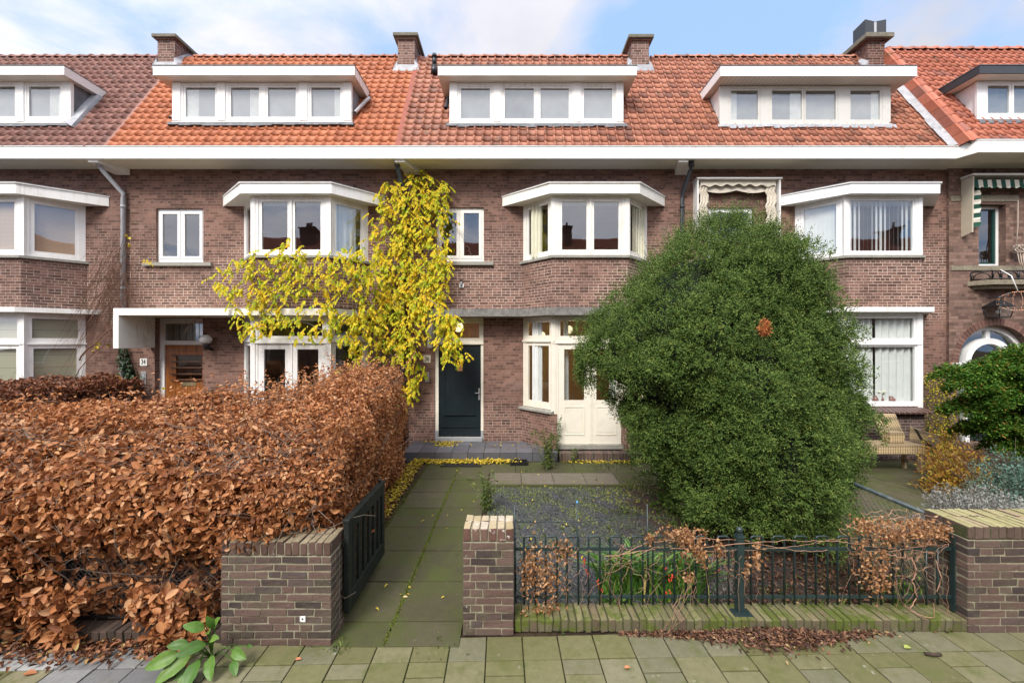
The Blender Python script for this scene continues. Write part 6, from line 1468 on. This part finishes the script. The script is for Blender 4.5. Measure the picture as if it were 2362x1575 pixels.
# ------------------------------------------------------------------ helper for small plants
def dome(c, r3, n, squash=True, fill=.35):
    v = nrm(rng.normal(size=(n,3))); v[:,2] = np.abs(v[:,2]) if squash else v[:,2]
    rad = rng.uniform(1-fill, 1., n)*(1+.10*np.sin(v[:,0]*7+v[:,2]*5)+.07*np.sin(v[:,1]*11)); return np.array(c)+v*np.array(r3)*rad[:,None], v
def bush(name, label, cat, c, r3, n, m_, L, W, up=.3, spread=.6, fill=.4, stems=60, stemm=None, squash=True, fold=.2, extra=None):
    o = thing(name, label, cat, (c[0], c[1], 0)); P, v = dome(c, r3, n, squash, fill)
    if extra is not None:
        for (c2, r2, n2) in extra: P2_, v2 = dome(c2, r2, n2, squash, fill); P = np.concatenate([P, P2_]); v = np.concatenate([v, v2])
    D = nrm(v+spread*rng.normal(size=v.shape)+np.array([0,0,up])); leaf_mesh('leaves', P, D, v+.5*rng.normal(size=v.shape), rng.uniform(.7,1.3,len(P))*L, W, m_, o, fold)
    if stems:
        st = [(c[0]+rnd.gauss(0,.12)*r3[0], c[1]+rnd.gauss(0,.12)*r3[1], max(0, c[2]-(0 if squash else r3[2]))) for q in range(stems)]
        dr = [(rnd.gauss(0,.7)*r3[0], rnd.gauss(0,.7)*r3[1], r3[2]*1.0+.05) for q in range(stems)]
        twigs('stems', st, dr, [math.sqrt(r3[2]**2+.3*r3[0]**2)*rnd.uniform(.8,1.1) for q in st], .004, stemm or TWIGG, o, 5, .1)
    return o
bush('lavender', 'silver grey lavender bush behind the thick right wall', 'shrub', (5.45, 4.9, .02), (.62, .42, .68), 13000, LAV, .032, .012, .35, .9, .45, 80, extra=[((6.0,4.75,.02),(.55,.45,.66),7000)])
bush('spirea', 'amber and yellow autumn shrub in front of the wicker sofa', 'shrub', (7.05, 6.5, .02), (.50, .42, .80), 2600, AMB, .055, .024, .3, .8, .7, 110, TWIG, extra=[((7.5,7.1,.1),(.40,.35,.95),900)])
bush('blue_shrub', 'blue-green leafy shrub at the right edge behind the wall', 'shrub', (6.95, 5.5, .02), (.85, .6, .95), 9000, BLUG, .035, .018, .3, .8, .5, 60)
bush('small_shrub', 'small bare brown twiggy shrub beside the yew', 'shrub', (5.15, 6.1, 0.0), (.01, .01, .01), 3, BLEAF, .03, .015, stems=0)
o = [x for x in bpy.data.objects if x.name.startswith('small_shrub')][-1]
twigs('stems', [(5.15+rnd.gauss(0,.04), 6.3+rnd.gauss(0,.04), 0) for q in range(45)], [(rnd.gauss(0,.6), rnd.gauss(0,.5), .8) for q in range(45)], [rnd.uniform(.2,.38) for q in range(45)], .004, TWIG, o, 5, .15)
# golden jasmine on the wall
jz = thing('winter_jasmine', 'thin winter jasmine with small yellow flowers against the right brick wall', 'climbing plant', (9.4, 9.2, 0))
n = 2600; t = rng.random(n)**1.0; px = np.interp(t, [0,.4,1], [2150,2180,2175])+rng.normal(0,1,n)*np.interp(t,[0,.4,1],[14,22,22]); py = 860+t*190; Yv = 9.1+rng.uniform(-.35,.12,n)*t
P = np.stack([(px-1181)/F*Yv, Yv, np.maximum(HC+(787.5-py)/F*Yv, .02)], 1); leaf_mesh('leaves', P, rng.normal(size=(n,3))-np.array([0,0,.5]), rng.normal(size=(n,3))+np.array([0,-1,.3]), rng.uniform(.02,.045,n), .022, FORS, jz)
twigs('stems', [(9.3+rnd.gauss(0,.12), 9.15, 0) for q in range(50)], [(rnd.gauss(.0,.12), -.08, 1) for q in range(50)], [rnd.uniform(.9,1.75) for q in range(50)], .005, m_plain('green_stem', (.08,.10,.03), .7), jz, 8, .12)
# cypress
cy = thing('false_cypress', 'dark green layered dwarf cypress at the right in front of the arched door', 'conifer', (8.2, 7.0, 0))
layers = [(7.75,6.75,2.0,.42),(8.35,6.9,2.12,.40),(8.05,6.7,2.22,.30),(7.35,6.7,1.75,.34),(8.75,6.8,1.80,.42),(8.0,6.6,1.60,.60),(7.5,6.8,1.35,.42),(8.3,6.6,1.28,.55),(8.8,6.8,1.40,.45),(7.85,6.9,.98,.42),(8.5,6.8,.95,.42),(7.15,6.9,1.92,.22),(8.6,7.0,2.05,.3),(7.55,6.6,1.12,.3),(7.95,6.7,1.85,.45),(7.9,6.6,.78,.36),(8.6,6.6,.80,.45),(8.3,6.5,1.1,.5),(8.75,6.6,1.6,.45),(7.6,6.6,1.55,.4)]
LP, LV = [], []
layers = [(x+.18, y, z, r_) for (x, y, z, r_) in layers]
for (x, y, z, r_) in layers:
    k = int(5200*r_*r_/.2)
    a = rng.uniform(0, 2*np.pi, k); rad = np.sqrt(rng.random(k)); wv = 1+.22*np.sin(a*5+x*9)
    LP.append(np.stack([x+r_*rad*wv*np.cos(a), y+r_*rad*wv*np.sin(a), z+.10*(1-rad**2)+.05*np.sin(a*4+rad*9)-.09*rad+rng.normal(0,.03,k)], 1)); LV.append(np.stack([np.cos(a)*rad, np.sin(a)*rad, .35+.2*rng.normal(size=k)], 1))
LP, LV = np.concatenate(LP), np.concatenate(LV); LV = nrm(LV+.4*rng.normal(size=LV.shape))
leaf_mesh('crown', LP, LV, np.tile([0,-.3,1.],(len(LP),1))+.5*rng.normal(size=LP.shape), rng.uniform(.035,.065,len(LP)), .024, CONIF, cy, .3)
b = MB(); b.tube([(8.77,6.95,0),(8.72,6.9,.6),(8.57,6.85,1.3),(8.47,6.8,2.1)], .06, 9, caps=False, r1=.015)
for (x, y, z, r_) in layers: b.tube([(8.62,6.87,z-.35),((x+8.62)/2,(y+6.87)/2,z-.18),(x,y,z-.02)], .022, 6, caps=False, r1=.008)
b.build('trunk', [BARK], cy)

# tall weeds
def weed(label, x, y, h, n, spread=.08):
    o = thing('tall_weed', label, 'weed', (x, y, 0), 'tall weeds at the path'); st = MB(); P, D = [], []
    for q in range(n):
        bx_, by_ = x+rnd.gauss(0,spread*.5), y+rnd.gauss(0,spread*.4); hh = h*rnd.uniform(.55,1.05); dx, dy = rnd.gauss(0,.10), rnd.gauss(0,.08)
        pts = [(bx_+dx*t*t, by_+dy*t*t, hh*t) for t in np.linspace(0,1,6)]; st.tube(pts, .004, 4, caps=False, r1=.0015)
        for w_ in range(int(hh*75)):
            t = rnd.uniform(.08,1); a = rnd.uniform(0,6.28); P.append((bx_+dx*t*t, by_+dy*t*t, hh*t)); D.append((math.cos(a), math.sin(a), rnd.uniform(-.4,.7)))
    st.build('stems', [m_plain('weed_stem', (.10,.13,.04), .7)], o); P = np.array(P); leaf_mesh('leaves', P, np.array(D), rng.normal(size=P.shape)*.4+np.array([0,0,1.]), rng.uniform(.04,.075,len(P)), .014, WEEDL, o, .15, .35)
weed('tall green weed between path and gravel behind the gate pillar', -.40, 5.95, .60, 11)
weed('bushy green weed growing by the corner of the porch step', .70, 7.9, .80, 16, .11)
weed('thin weed climbing beside the left post of the cream french doors', .93, 8.55, .95, 4, .03)
weed('small sparse weed before the cream french doors', 1.25, 8.32, .5, 3, .04)
weed('drooping weed at the right end of the brick doorstep', 2.42, 8.2, .42, 6, .05)
# grass tufts, stuff
P, D, Lg = [], [], []
for (x, y, s, k) in ((2.35,7.1,.16,160),(2.5,7.55,.12,90),(2.1,8.1,.2,110),(2.9,8.1,.2,90),(1.65,7.95,.1,50),(.25,7.75,.05,30),(1.6,5.9,.15,80),(2.3,5.6,.2,120),(1.4,5.2,.3,90),(.4,5.0,.3,60),(.7,6.4,.4,60),(2.6,6.7,.3,120),(2.0,6.75,.3,80),(1.9,4.8,.2,70),(-1.7,6.3,.1,30),(-1.62,4.9,.04,40),(2.6,3.85,.2,90),(3.2,3.9,.2,60),(-1.40,3.30,.05,25),(-.6,3.33,.1,25),(.4,3.44,.1,12),(2.4,3.46,.05,10),(1.15,3.46,.03,12),(3.6,3.75,.1,70)):
    for q in range(k):
        a = rnd.uniform(0,6.28); P.append((x+rnd.gauss(0,s), y+rnd.gauss(0,s*.8), .0)); D.append((math.cos(a)*.6, math.sin(a)*.6, rnd.uniform(.2,1.2))); Lg.append(rnd.uniform(.02,.10 if s > .1 else .06))
P = np.array(P); tag(leaf_mesh('grass', P, np.array(D), rng.normal(size=P.shape), np.array(Lg), .007, WEEDL, None, .1, .5), kind='stuff')
# broad-leaved plant on the pavement
bp = thing('broad_leaved_plant', 'bright green broad-leaved weed at the foot of the left brick wall', 'plant', (-2.42, 3.15, 0))
P, D, N, L = [], [], [], []
for (px, py, dx, dz, ln) in ((470,1450,-.55,.5,.17),(500,1440,.25,.8,.13),(450,1470,-.9,.2,.16),(480,1475,-.3,-.05,.2),(430,1490,-.9,-.35,.24),(450,1500,-.6,-.6,.26),(480,1500,.05,-.7,.24),(500,1500,.35,-.6,.2),(470,1520,-.2,-.9,.2),(535,1500,.9,-.3,.17),(545,1515,.5,-.5,.14),(470,1490,-.7,-.1,.18),(440,1515,-.8,-.8,.18),(500,1460,.5,.4,.12),(485,1455,-.1,.9,.14),(460,1540,-.5,-.6,.17),(490,1530,.5,-.8,.15),(565,1495,.6,.2,.06),(475,1462,.2,.3,.12)):
    Y = 3.12; P.append((PX(px,Y)+.0, Y+rnd.uniform(-.07,.05)-max(0,-dz)*.05, max(.03, PZ(py,Y)))); D.append((dx*.9, -.35-max(0,-dz)*.5, dz*.55+.1)); N.append((rnd.gauss(0,.2), -.8, .8)); L.append(ln*.82)
def broad(name, P, D, N, L, W, m_, parent):
    b = MB()
    for p, d, n_, l, w_ in zip(P, D, N, L, W):
        p, d, n_ = Vector(p), Vector(d).normalized(), Vector(n_); n_ = (n_-d*n_.dot(d)).normalized(); s = d.cross(n_); V = []; K = 9
        for i in range(K+1):
            t = i/K; wd = w_*.5*math.sin(math.pi*min(1, t*.94+.03))**.7*(1+.15*math.cos(math.pi*t)); c_ = p+d*l*t-n_*l*.28*t*t
            wob = .05*w_*math.sin(i*2.3)
            V += [tuple(c_-s*wd+n_*(wd*.35+wob)), tuple(c_-s*wd*.5+n_*wd*.28), tuple(c_), tuple(c_+s*wd*.5+n_*wd*.28), tuple(c_+s*wd+n_*(wd*.35-wob))]
        b.shared(V, [(i*5+j, i*5+j+1, (i+1)*5+j+1, (i+1)*5+j) for i in range(K) for j in range(4)], 0, True)
    return b.build(name, [m_], parent)
broad('leaves', P, D, N, L, [l*.52 for l in L], GREENL, bp)
b = MB()
for p in P: b.tube([(-2.33,3.2,.0),((p[0]-2.33)/2,(p[1]+3.2)/2,p[2]*.6+.04),p], .004, 5, caps=False)
b.build('stalks', [GREENL], bp)
# strap leaves with red berries
def strap(label, x, y, n, h):
    o = thing('strap_leaved_plant', label, 'plant', (x, y, 0), 'strap-leaved plants behind the railing'); b = MB()
    for q in range(n):
        a = rnd.uniform(0,6.28); r_ = rnd.uniform(.15,.50); bx_, by_ = x+rnd.gauss(0,.13), y+rnd.gauss(0,.05); hh = h*rnd.uniform(.6,1.1); w_ = rnd.uniform(.009,.014); V = []
        sx_, sy_ = -math.sin(a), math.cos(a)
        for t in np.linspace(0,1,8):
            X, Y_, Z = bx_+math.cos(a)*r_*t**1.6, by_+math.sin(a)*r_*.45*t**1.6, hh*(t*1.5-.65*t**2.6)*.9; ww_ = w_*(1-t**3)+.001; V += [(X-sx_*ww_-.0, Y_-sy_*ww_, Z), (X, Y_, Z-.004), (X+sx_*ww_, Y_+sy_*ww_, Z)]
        b.shared(V, [(i*3+j, i*3+j+1, (i+1)*3+j+1, (i+1)*3+j) for i in range(7) for j in range(2)], 0, True)
    b.build('leaves', [STRAPL], o); return o
s1 = strap('clump of green strap leaves with red berries left of the railing post', 1.10, 3.98, 130, .55); s2 = strap('second clump of strap leaves touching the railing post', 1.60, 3.95, 130, .52)
for o, cl in ((s1, ((PX(1355,3.8),3.8,.33),(PX(1375,3.8),3.72,.28),(PX(1345,3.8),3.8,.42),(PX(1380,3.8),3.7,.22))), (s2, ((PX(1530,3.8),3.75,.38),(PX(1535,3.8),3.7,.33),(PX(1545,3.8),3.75,.30),(PX(1530,3.8),3.68,.20),(PX(1650,3.9),3.85,.28)))):
    b = MB()
    for (x, y, z) in cl:
        for q in range(7): b.sphere((x+rnd.gauss(0,.014), y+rnd.gauss(0,.01), z+rnd.gauss(0,.016)), .007, 6, 4)
    b.build('berry_clusters', [BERRY], o)  # red berries only, in small loose clusters
# small silvery plant beside the post
bush('silver_plant', 'small silver grey plant right beside the railing post', 'plant', (2.0, 3.95, .0), (.20, .14, .42), 1100, LAV, .028, .006, .8, .6, .7, 20)
bush('leafy_weed', 'small green broad leaves at the left end behind the railing', 'plant', (.95, 3.80, .0), (.15, .08, .22), 60, GREENL, .07, .04, .4, .6, .6, 8)
bush('leafy_weed', 'green weed on the soil left of the yew', 'plant', (2.25, 6.0, .0), (.22, .2, .22), 60, GREENL, .12, .045, .5, .6, .6, 0)
bush('leafy_weed', 'green leaves at the right end of the railing', 'plant', (3.55, 3.76, .0), (.22, .08, .35), 190, GREENL, .04, .022, .4, .8, .7, 14)
bush('leafy_weed', 'green leafy weed in the litter strip beside the gate', 'plant', (-1.75, 5.0, .0), (.1, .15, .2), 18, GREENL, .10, .045, .8, .5, .6, 0)
bush('evergreen_seedling', 'two green leafy shoots in front of the brown door', 'plant', (PX(468,7.6), 7.6, .9), (.16, .12, .62), 380, GREENL, .09, .018, .9, .4, .7, 8)

# dried hop vines on the railing
hp_ = thing('dried_hop_vine', 'dry brown hop vine with papery cones twining along the railing', 'climbing plant', (1.9, 3.55, .6)); b = MB()
def vine(pts, r_=.0032, wob=.012):
    P_ = []
    for i in range(len(pts)-1):
        for t in np.linspace(0,1,6)[:-1]: P_.append(tuple(pts[i][k]+(pts[i+1][k]-pts[i][k])*t+rnd.gauss(0,wob*(.4 if k==1 else 1)) for k in range(3)))
    P_.append(pts[-1]); b.tube(P_, r_, 5, caps=False, r1=r_*.6)
for q in range(3):
    x = .75+rnd.uniform(-.1,.5); pts = [(x, 3.55, .60)]
    while x < 3.6: x += rnd.uniform(.12,.3); pts.append((x, 3.55+rnd.uniform(-.035,.05), .69+.055*math.sin(x*2.6+q*1.7)+rnd.uniform(-.014,.014)))
    vine(pts, rnd.uniform(.0018,.0034), .0035)
for q in range(60):
    x = rnd.choice((.55,1.0,1.5,1.9,3.1,3.3,3.5))+rnd.gauss(0,.12); z = rnd.uniform(.45,.78)
    vine([(x,3.56,z),(x+rnd.gauss(0,.08),3.54,z-rnd.uniform(0,.2)),(x+rnd.gauss(0,.12),3.54,max(.12,z-rnd.uniform(.1,.5)))], .0016, .012)
for q in range(24):
    a0 = rnd.uniform(0,6.28); cx_, cz_, ra, rb = 3.45+rnd.gauss(0,.16), .74+rnd.gauss(0,.07), rnd.uniform(.1,.3), rnd.uniform(.05,.16)
    vine([(cx_+ra*math.cos(a0+t), 3.60+rnd.gauss(0,.03), cz_+rb*math.sin(a0+t)) for t in np.linspace(0, 4.5, 7)], rnd.uniform(.002,.0045), .012)
vine([(3.40,3.5,.62),(3.42,3.48,.50),(3.38,3.48,.42),(3.42,3.48,.30),(3.36,3.48,.18),(3.45,3.47,.14),(3.56,3.47,.12),(3.55,3.47,.25)], .005, .004)
vine([(3.6,3.5,.6),(3.62,3.47,.45),(3.58,3.47,.35)], .004, .004)
for q in range(7): vine([(1.50+rnd.gauss(0,.05),3.5,.40+rnd.gauss(0,.05)),(1.40+rnd.gauss(0,.04),3.46,.18),(1.27+rnd.gauss(0,.05),3.42,.02)], .0011, .006)
b.build('stems', [m_plain('dry_vine_stem', (.42,.235,.15), .8, .3, 20.)], hp_)
cl = [(1230,1300,30,60,160),(1260,1340,40,50,170),(1215,1340,16,40,60),(1290,1270,25,30,60),(1310,1270,20,20,40),(1240,1410,10,25,30),(1270,1400,20,15,40),(1570,1235,45,22,150),(1600,1260,30,30,110),(1620,1275,12,35,60),(1500,1240,15,12,30),(1745,1280,12,35,70),(1660,1265,12,20,50),(1722,1310,8,20,25),(1590,1330,12,15,30),(2000,1210,45,25,150),(2060,1230,60,30,260),(2130,1225,50,25,220),(2170,1225,25,18,90),(2010,1300,35,45,150),(2030,1350,30,30,110),(2110,1200,30,12,60),(1985,1260,20,25,60),(1210,1480-60,8,15,18),(2040,1290,25,40,90)]
P = []
for (px, py, rx_, ry_, k) in cl:
    for q in range(int(k*(1.5 if px < 1900 else 1.0))):
        Y = 3.56+rnd.uniform(-.08,.12); P.append((PX(px+rnd.gauss(0,.5)*rx_, Y), Y, PZ(py+rnd.gauss(0,.5)*ry_, Y)))
P = np.array(P); leaf_mesh('cones', P, rng.normal(size=P.shape)*.6-np.array([0,0,1.]), rng.normal(size=P.shape)+np.array([0,-1,.0]), rng.uniform(.018,.034,len(P)), .019, HOPL, hp_, .5, .5)

# leaf litter
def litter(name, label, n, fx, fy, fz, L, m_, flat=.35):
    P = np.stack([fx, fy, fz], 1); D = rng.normal(size=P.shape); D[:,2] *= flat; N = np.tile([0,0,1.],(len(P),1))+flat*rng.normal(size=P.shape)
    return tag(leaf_mesh(name, P, D, N, rng.uniform(.65,1.3,len(P))*L, L*.55, m_, None, .3, .3), kind='stuff')
n = 2300; x = rng.normal(2.15, .42, n); x = np.where(rng.random(n) < .25, rng.uniform(.9, 3.0, n), x); yy = 3.47-np.abs(rng.normal(0,.10,n))*np.exp(-((x-2.15)/.65)**2)-.01-np.abs(rng.normal(0,.012,n)); z = .01+.05*rng.random(n)*np.exp(-((x-2.1)/.5)**2)
litter('leaf_litter', '', n, x, yy, z, .035, BLEAF, .5)
n = 800; x = rng.uniform(-4.6, -2.45, n); yy = 3.33-np.abs(rng.normal(0,.11,n))*np.interp(x,[-4.6,-2.45],[1.2,.8]); litter('leaf_litter', '', n, x, yy, rng.uniform(.008,.05,n), .05, m_leaf('fallen_beech_leaf', [(0,(.06,.03,.02)),(.5,(.20,.08,.035)),(.9,(.34,.15,.07)),(1,(.42,.33,.12))], .6, .1), .4)
n = 1500; yy = rng.uniform(4.4, 8.2, n); x = rng.uniform(-1, 1, n)*.14+np.interp(yy,[4,8],[-1.78,-1.95]); litter('leaf_litter', '', n, x, yy, rng.uniform(.005,.03,n), .05, BLEAF, .35)
n = 900; yy = rng.uniform(5.2, 8.2, n)**1.0; x = rng.uniform(-1, 1, n)*.13+np.interp(yy,[4,8],[-1.80,-1.93]); litter('yellow_leaf_litter', '', n, x, yy, rng.uniform(.02,.04,n), .05, YLEAF, .3)
n = 1150; x = rng.uniform(-2.0, .35, n); yy = 8.37-np.abs(rng.normal(0,.07,n)); yy = np.where((x > -1.55) & (x < -.55), 8.37-np.abs(rng.normal(0,.10,n)), yy); k_ = x < -.2+.4*rng.random(n); x, yy = x[k_], yy[k_]; n = len(x)
litter('yellow_leaf_litter', '', n, x, yy, rng.uniform(.03,.06,n), .06, YLEAF, .35)
n = 220; x = rng.uniform(1.0, 3.0, n); litter('yellow_leaf_litter', '', n, x, 8.36-np.abs(rng.normal(0,.05,n)), rng.uniform(.015,.04,n), .05, YLEAF, .4)
n = 150; x = np.concatenate([rng.normal(-1.5,.13,n), rng.uniform(-2.0,-1.1,60), rng.uniform(-1,.8,30)]); yy = np.concatenate([rng.uniform(8.85,9.3,n), rng.normal(9.28,.03,60), rng.uniform(8.45,9.2,30)]); k_ = yy < 9.32; litter('yellow_leaf_litter', '', n, x[k_], yy[k_], np.full(k_.sum(), .2), .05, YLEAF, .2)
n = 60; litter('yellow_leaf_litter', '', n, rng.uniform(-1.6,2.0,n), rng.uniform(3.6,7.8,n), np.full(n,.016), .038, YLEAF, .15)
n = 90; litter('leaf_litter', '', n, rng.uniform(1.9,3.4,n), rng.uniform(3.75,4.6,n), np.full(n,.016), .05, BLEAF, .5)
n = 700; litter('leaf_litter', '', n, rng.uniform(2.1,3.8,n), rng.uniform(3.72,5.0,n), np.full(n,.01), .05, BLEAF, .6)
for lab, x, y, m_, L in (('single brown leaf on the green path slab near the gate', PX(927,3.9), 3.93, m_plain('buff_leaf',(.55,.42,.22),.7), .05), ('small orange leaf on the pavement at the bottom right', PX(1440,3.08), 3.08, m_plain('orange_leaf',(.45,.17,.07),.7), .05),
                      ('brown leaf on the grey pavement at the lower left', PX(52,3.02), 3.02, m_plain('rust_leaf',(.33,.12,.04),.7), .09), ('orange leaf on the pavement under the left wall', PX(686,3.2), 3.16, bpy.data.materials['orange_leaf'], .05), ('green leaf on the pavement right of the leaf pile', PX(2080,3.3), 3.28, m_plain('green_yellow_leaf',(.30,.34,.08),.6), .07)):
    tag(leaf_mesh('fallen_leaf', np.array([[x,y,.012]]), np.array([[1.,.2,.05]]), np.array([[0,-.1,1.]]), L, L*.6, m_, None, .2, .1), lab, 'leaf')
b = MB(); b.tube([(PX(2133,3.22),3.22,.014),(PX(2152,3.2),3.2,.018),(PX(2170,3.21),3.21,.014)], .012, 8); tag(b.build('fallen_stick', [BARK]), 'short dark stick lying on the pavement at the right', 'stick')
# needles under the yew and bark litter on the soil
n = 6000; P = np.stack([rng.uniform(1.9,4.2,n), rng.uniform(3.8,7,n), rng.uniform(0,.02,n)],1); D = rng.normal(size=P.shape); D[:,2] *= .3
tag(leaf_mesh('bark_litter', P, D, np.tile([0,0,1.],(n,1)), rng.uniform(.01,.04,n), .007, BLEAF, None, .2, .1), kind='stuff')
n = 17000; x = rng.uniform(-.35,2.9,n); P = np.stack([x, rng.uniform(3.9,6.95,n), np.full(n,.002)],1); P = P[np.sin(P[:,0]*5)*np.sin(P[:,1]*4.1)+.8*np.sin(P[:,0]*13+P[:,1]*9)+.9*(P[:,1]-5.8)+rng.normal(0,.5,n) > .55]; n = len(P)
tag(leaf_mesh('ground_cover', P, nrm(rng.normal(size=(n,3))+np.array([0,0,.5])), rng.normal(size=(n,3)), rng.uniform(.010,.032,n), .013, m_leaf('clover', [(0,(.12,.18,.03)),(.7,(.26,.32,.06)),(1,(.45,.42,.10))], .6, .2), None, .2, .2), kind='stuff')

n = 6000; c_ = np.stack([rng.uniform(-.35,2.6,n), rng.uniform(3.75,6.92,n), np.full(n,.003)], 1); sz_ = rng.uniform(.005,.012,n)[:,None,None]
V = c_[:,None,:]+rng.normal(size=(n,4,3))*sz_*np.array([1,1,.7]); f = (np.arange(n)[:,None,None]*4+np.array([[0,1,2],[0,2,3],[0,3,1],[1,3,2]])[None]).reshape(-1,3)
tag(raw_mesh('gravel', V.reshape(-1,3), 3, f, m_island('gravel_stone', [(0,(.03,.03,.035)),(.6,(.09,.092,.10)),(.9,(.18,.18,.19)),(1,(.35,.34,.33))], .8)), kind='stuff')

# ------------------------------------------------------------------ opposite side of the street (seen in the window panes)
sheet('opposite_pavement', -60, 60, -9.5, -6, -.02, PAVE)
for k in range(6):
    x0 = -23.4+6.3*k*1.25 if False else -20.5+k*8.2; x1 = x0+8.19; yf_, yr_ = -10.2, -12.1
    o = thing('opposite_house', 'brick house with red tiled roof reflected in the upper window panes', 'house', ((x0+x1)/2, yf_, 0), 'houses across the street seen as reflections')
    b = MB(); b.box(x0, x1, -18, yf_, -.1, 6.4); b.build('wall', [BRICK], o)
    b = MB(); b.box(x0, x1, yf_+.0, yf_+.55, 6.4, 6.66); b.build('eave', [WHITE], o)
    b = MB(); V = [(x0,yf_+.5,6.67),(x1,yf_+.5,6.67),(x1,yr_,9.85),(x0,yr_,9.85),(x0,-17,9.85),(x1,-17,9.85)]; b.shared(V, [(0,3,2,1),(3,4,5,2)]); 
    for t in range(18): y_, z_ = yf_+.5+(yr_-yf_-.5)*t/18, 6.67+3.18*t/18; b.box(x0, x1, y_-.0, y_+.03, z_, z_+.03)
    b.build('roof', [ROOF['red']], o)
    for (wx, wz) in ((1.0,4.2),(3.2,4.2),(5.8,4.2),(1.0,1.0),(4.2,1.0)): b = MB(); b.box(x0+wx, x0+wx+1.3, yf_-.02, yf_+.03, wz, wz+1.4); b.box(x0+wx+.1, x0+wx+1.2, yf_+.031, yf_+.035, wz+.1, wz+1.3, 1); b.build('window', [WHITE, INTD], o)
    cxs = [c for c in (-14.4, 3.97, 27.2) if x0 <= c < x1]
    for c in cxs: b = MB(); hw_ = .3 if c > 0 else .5; b.box(c-hw_, c+hw_, -12.8, -11.6, 9.0, 10.45); b.box(c-hw_-.1, c+hw_+.1, -12.9, -11.5, 10.451, 10.52); b.tube([(c,-12,10.5),(c,-12,10.9)], .10 if c > 0 else .22, 10); b.build('chimney', [CHD], o)
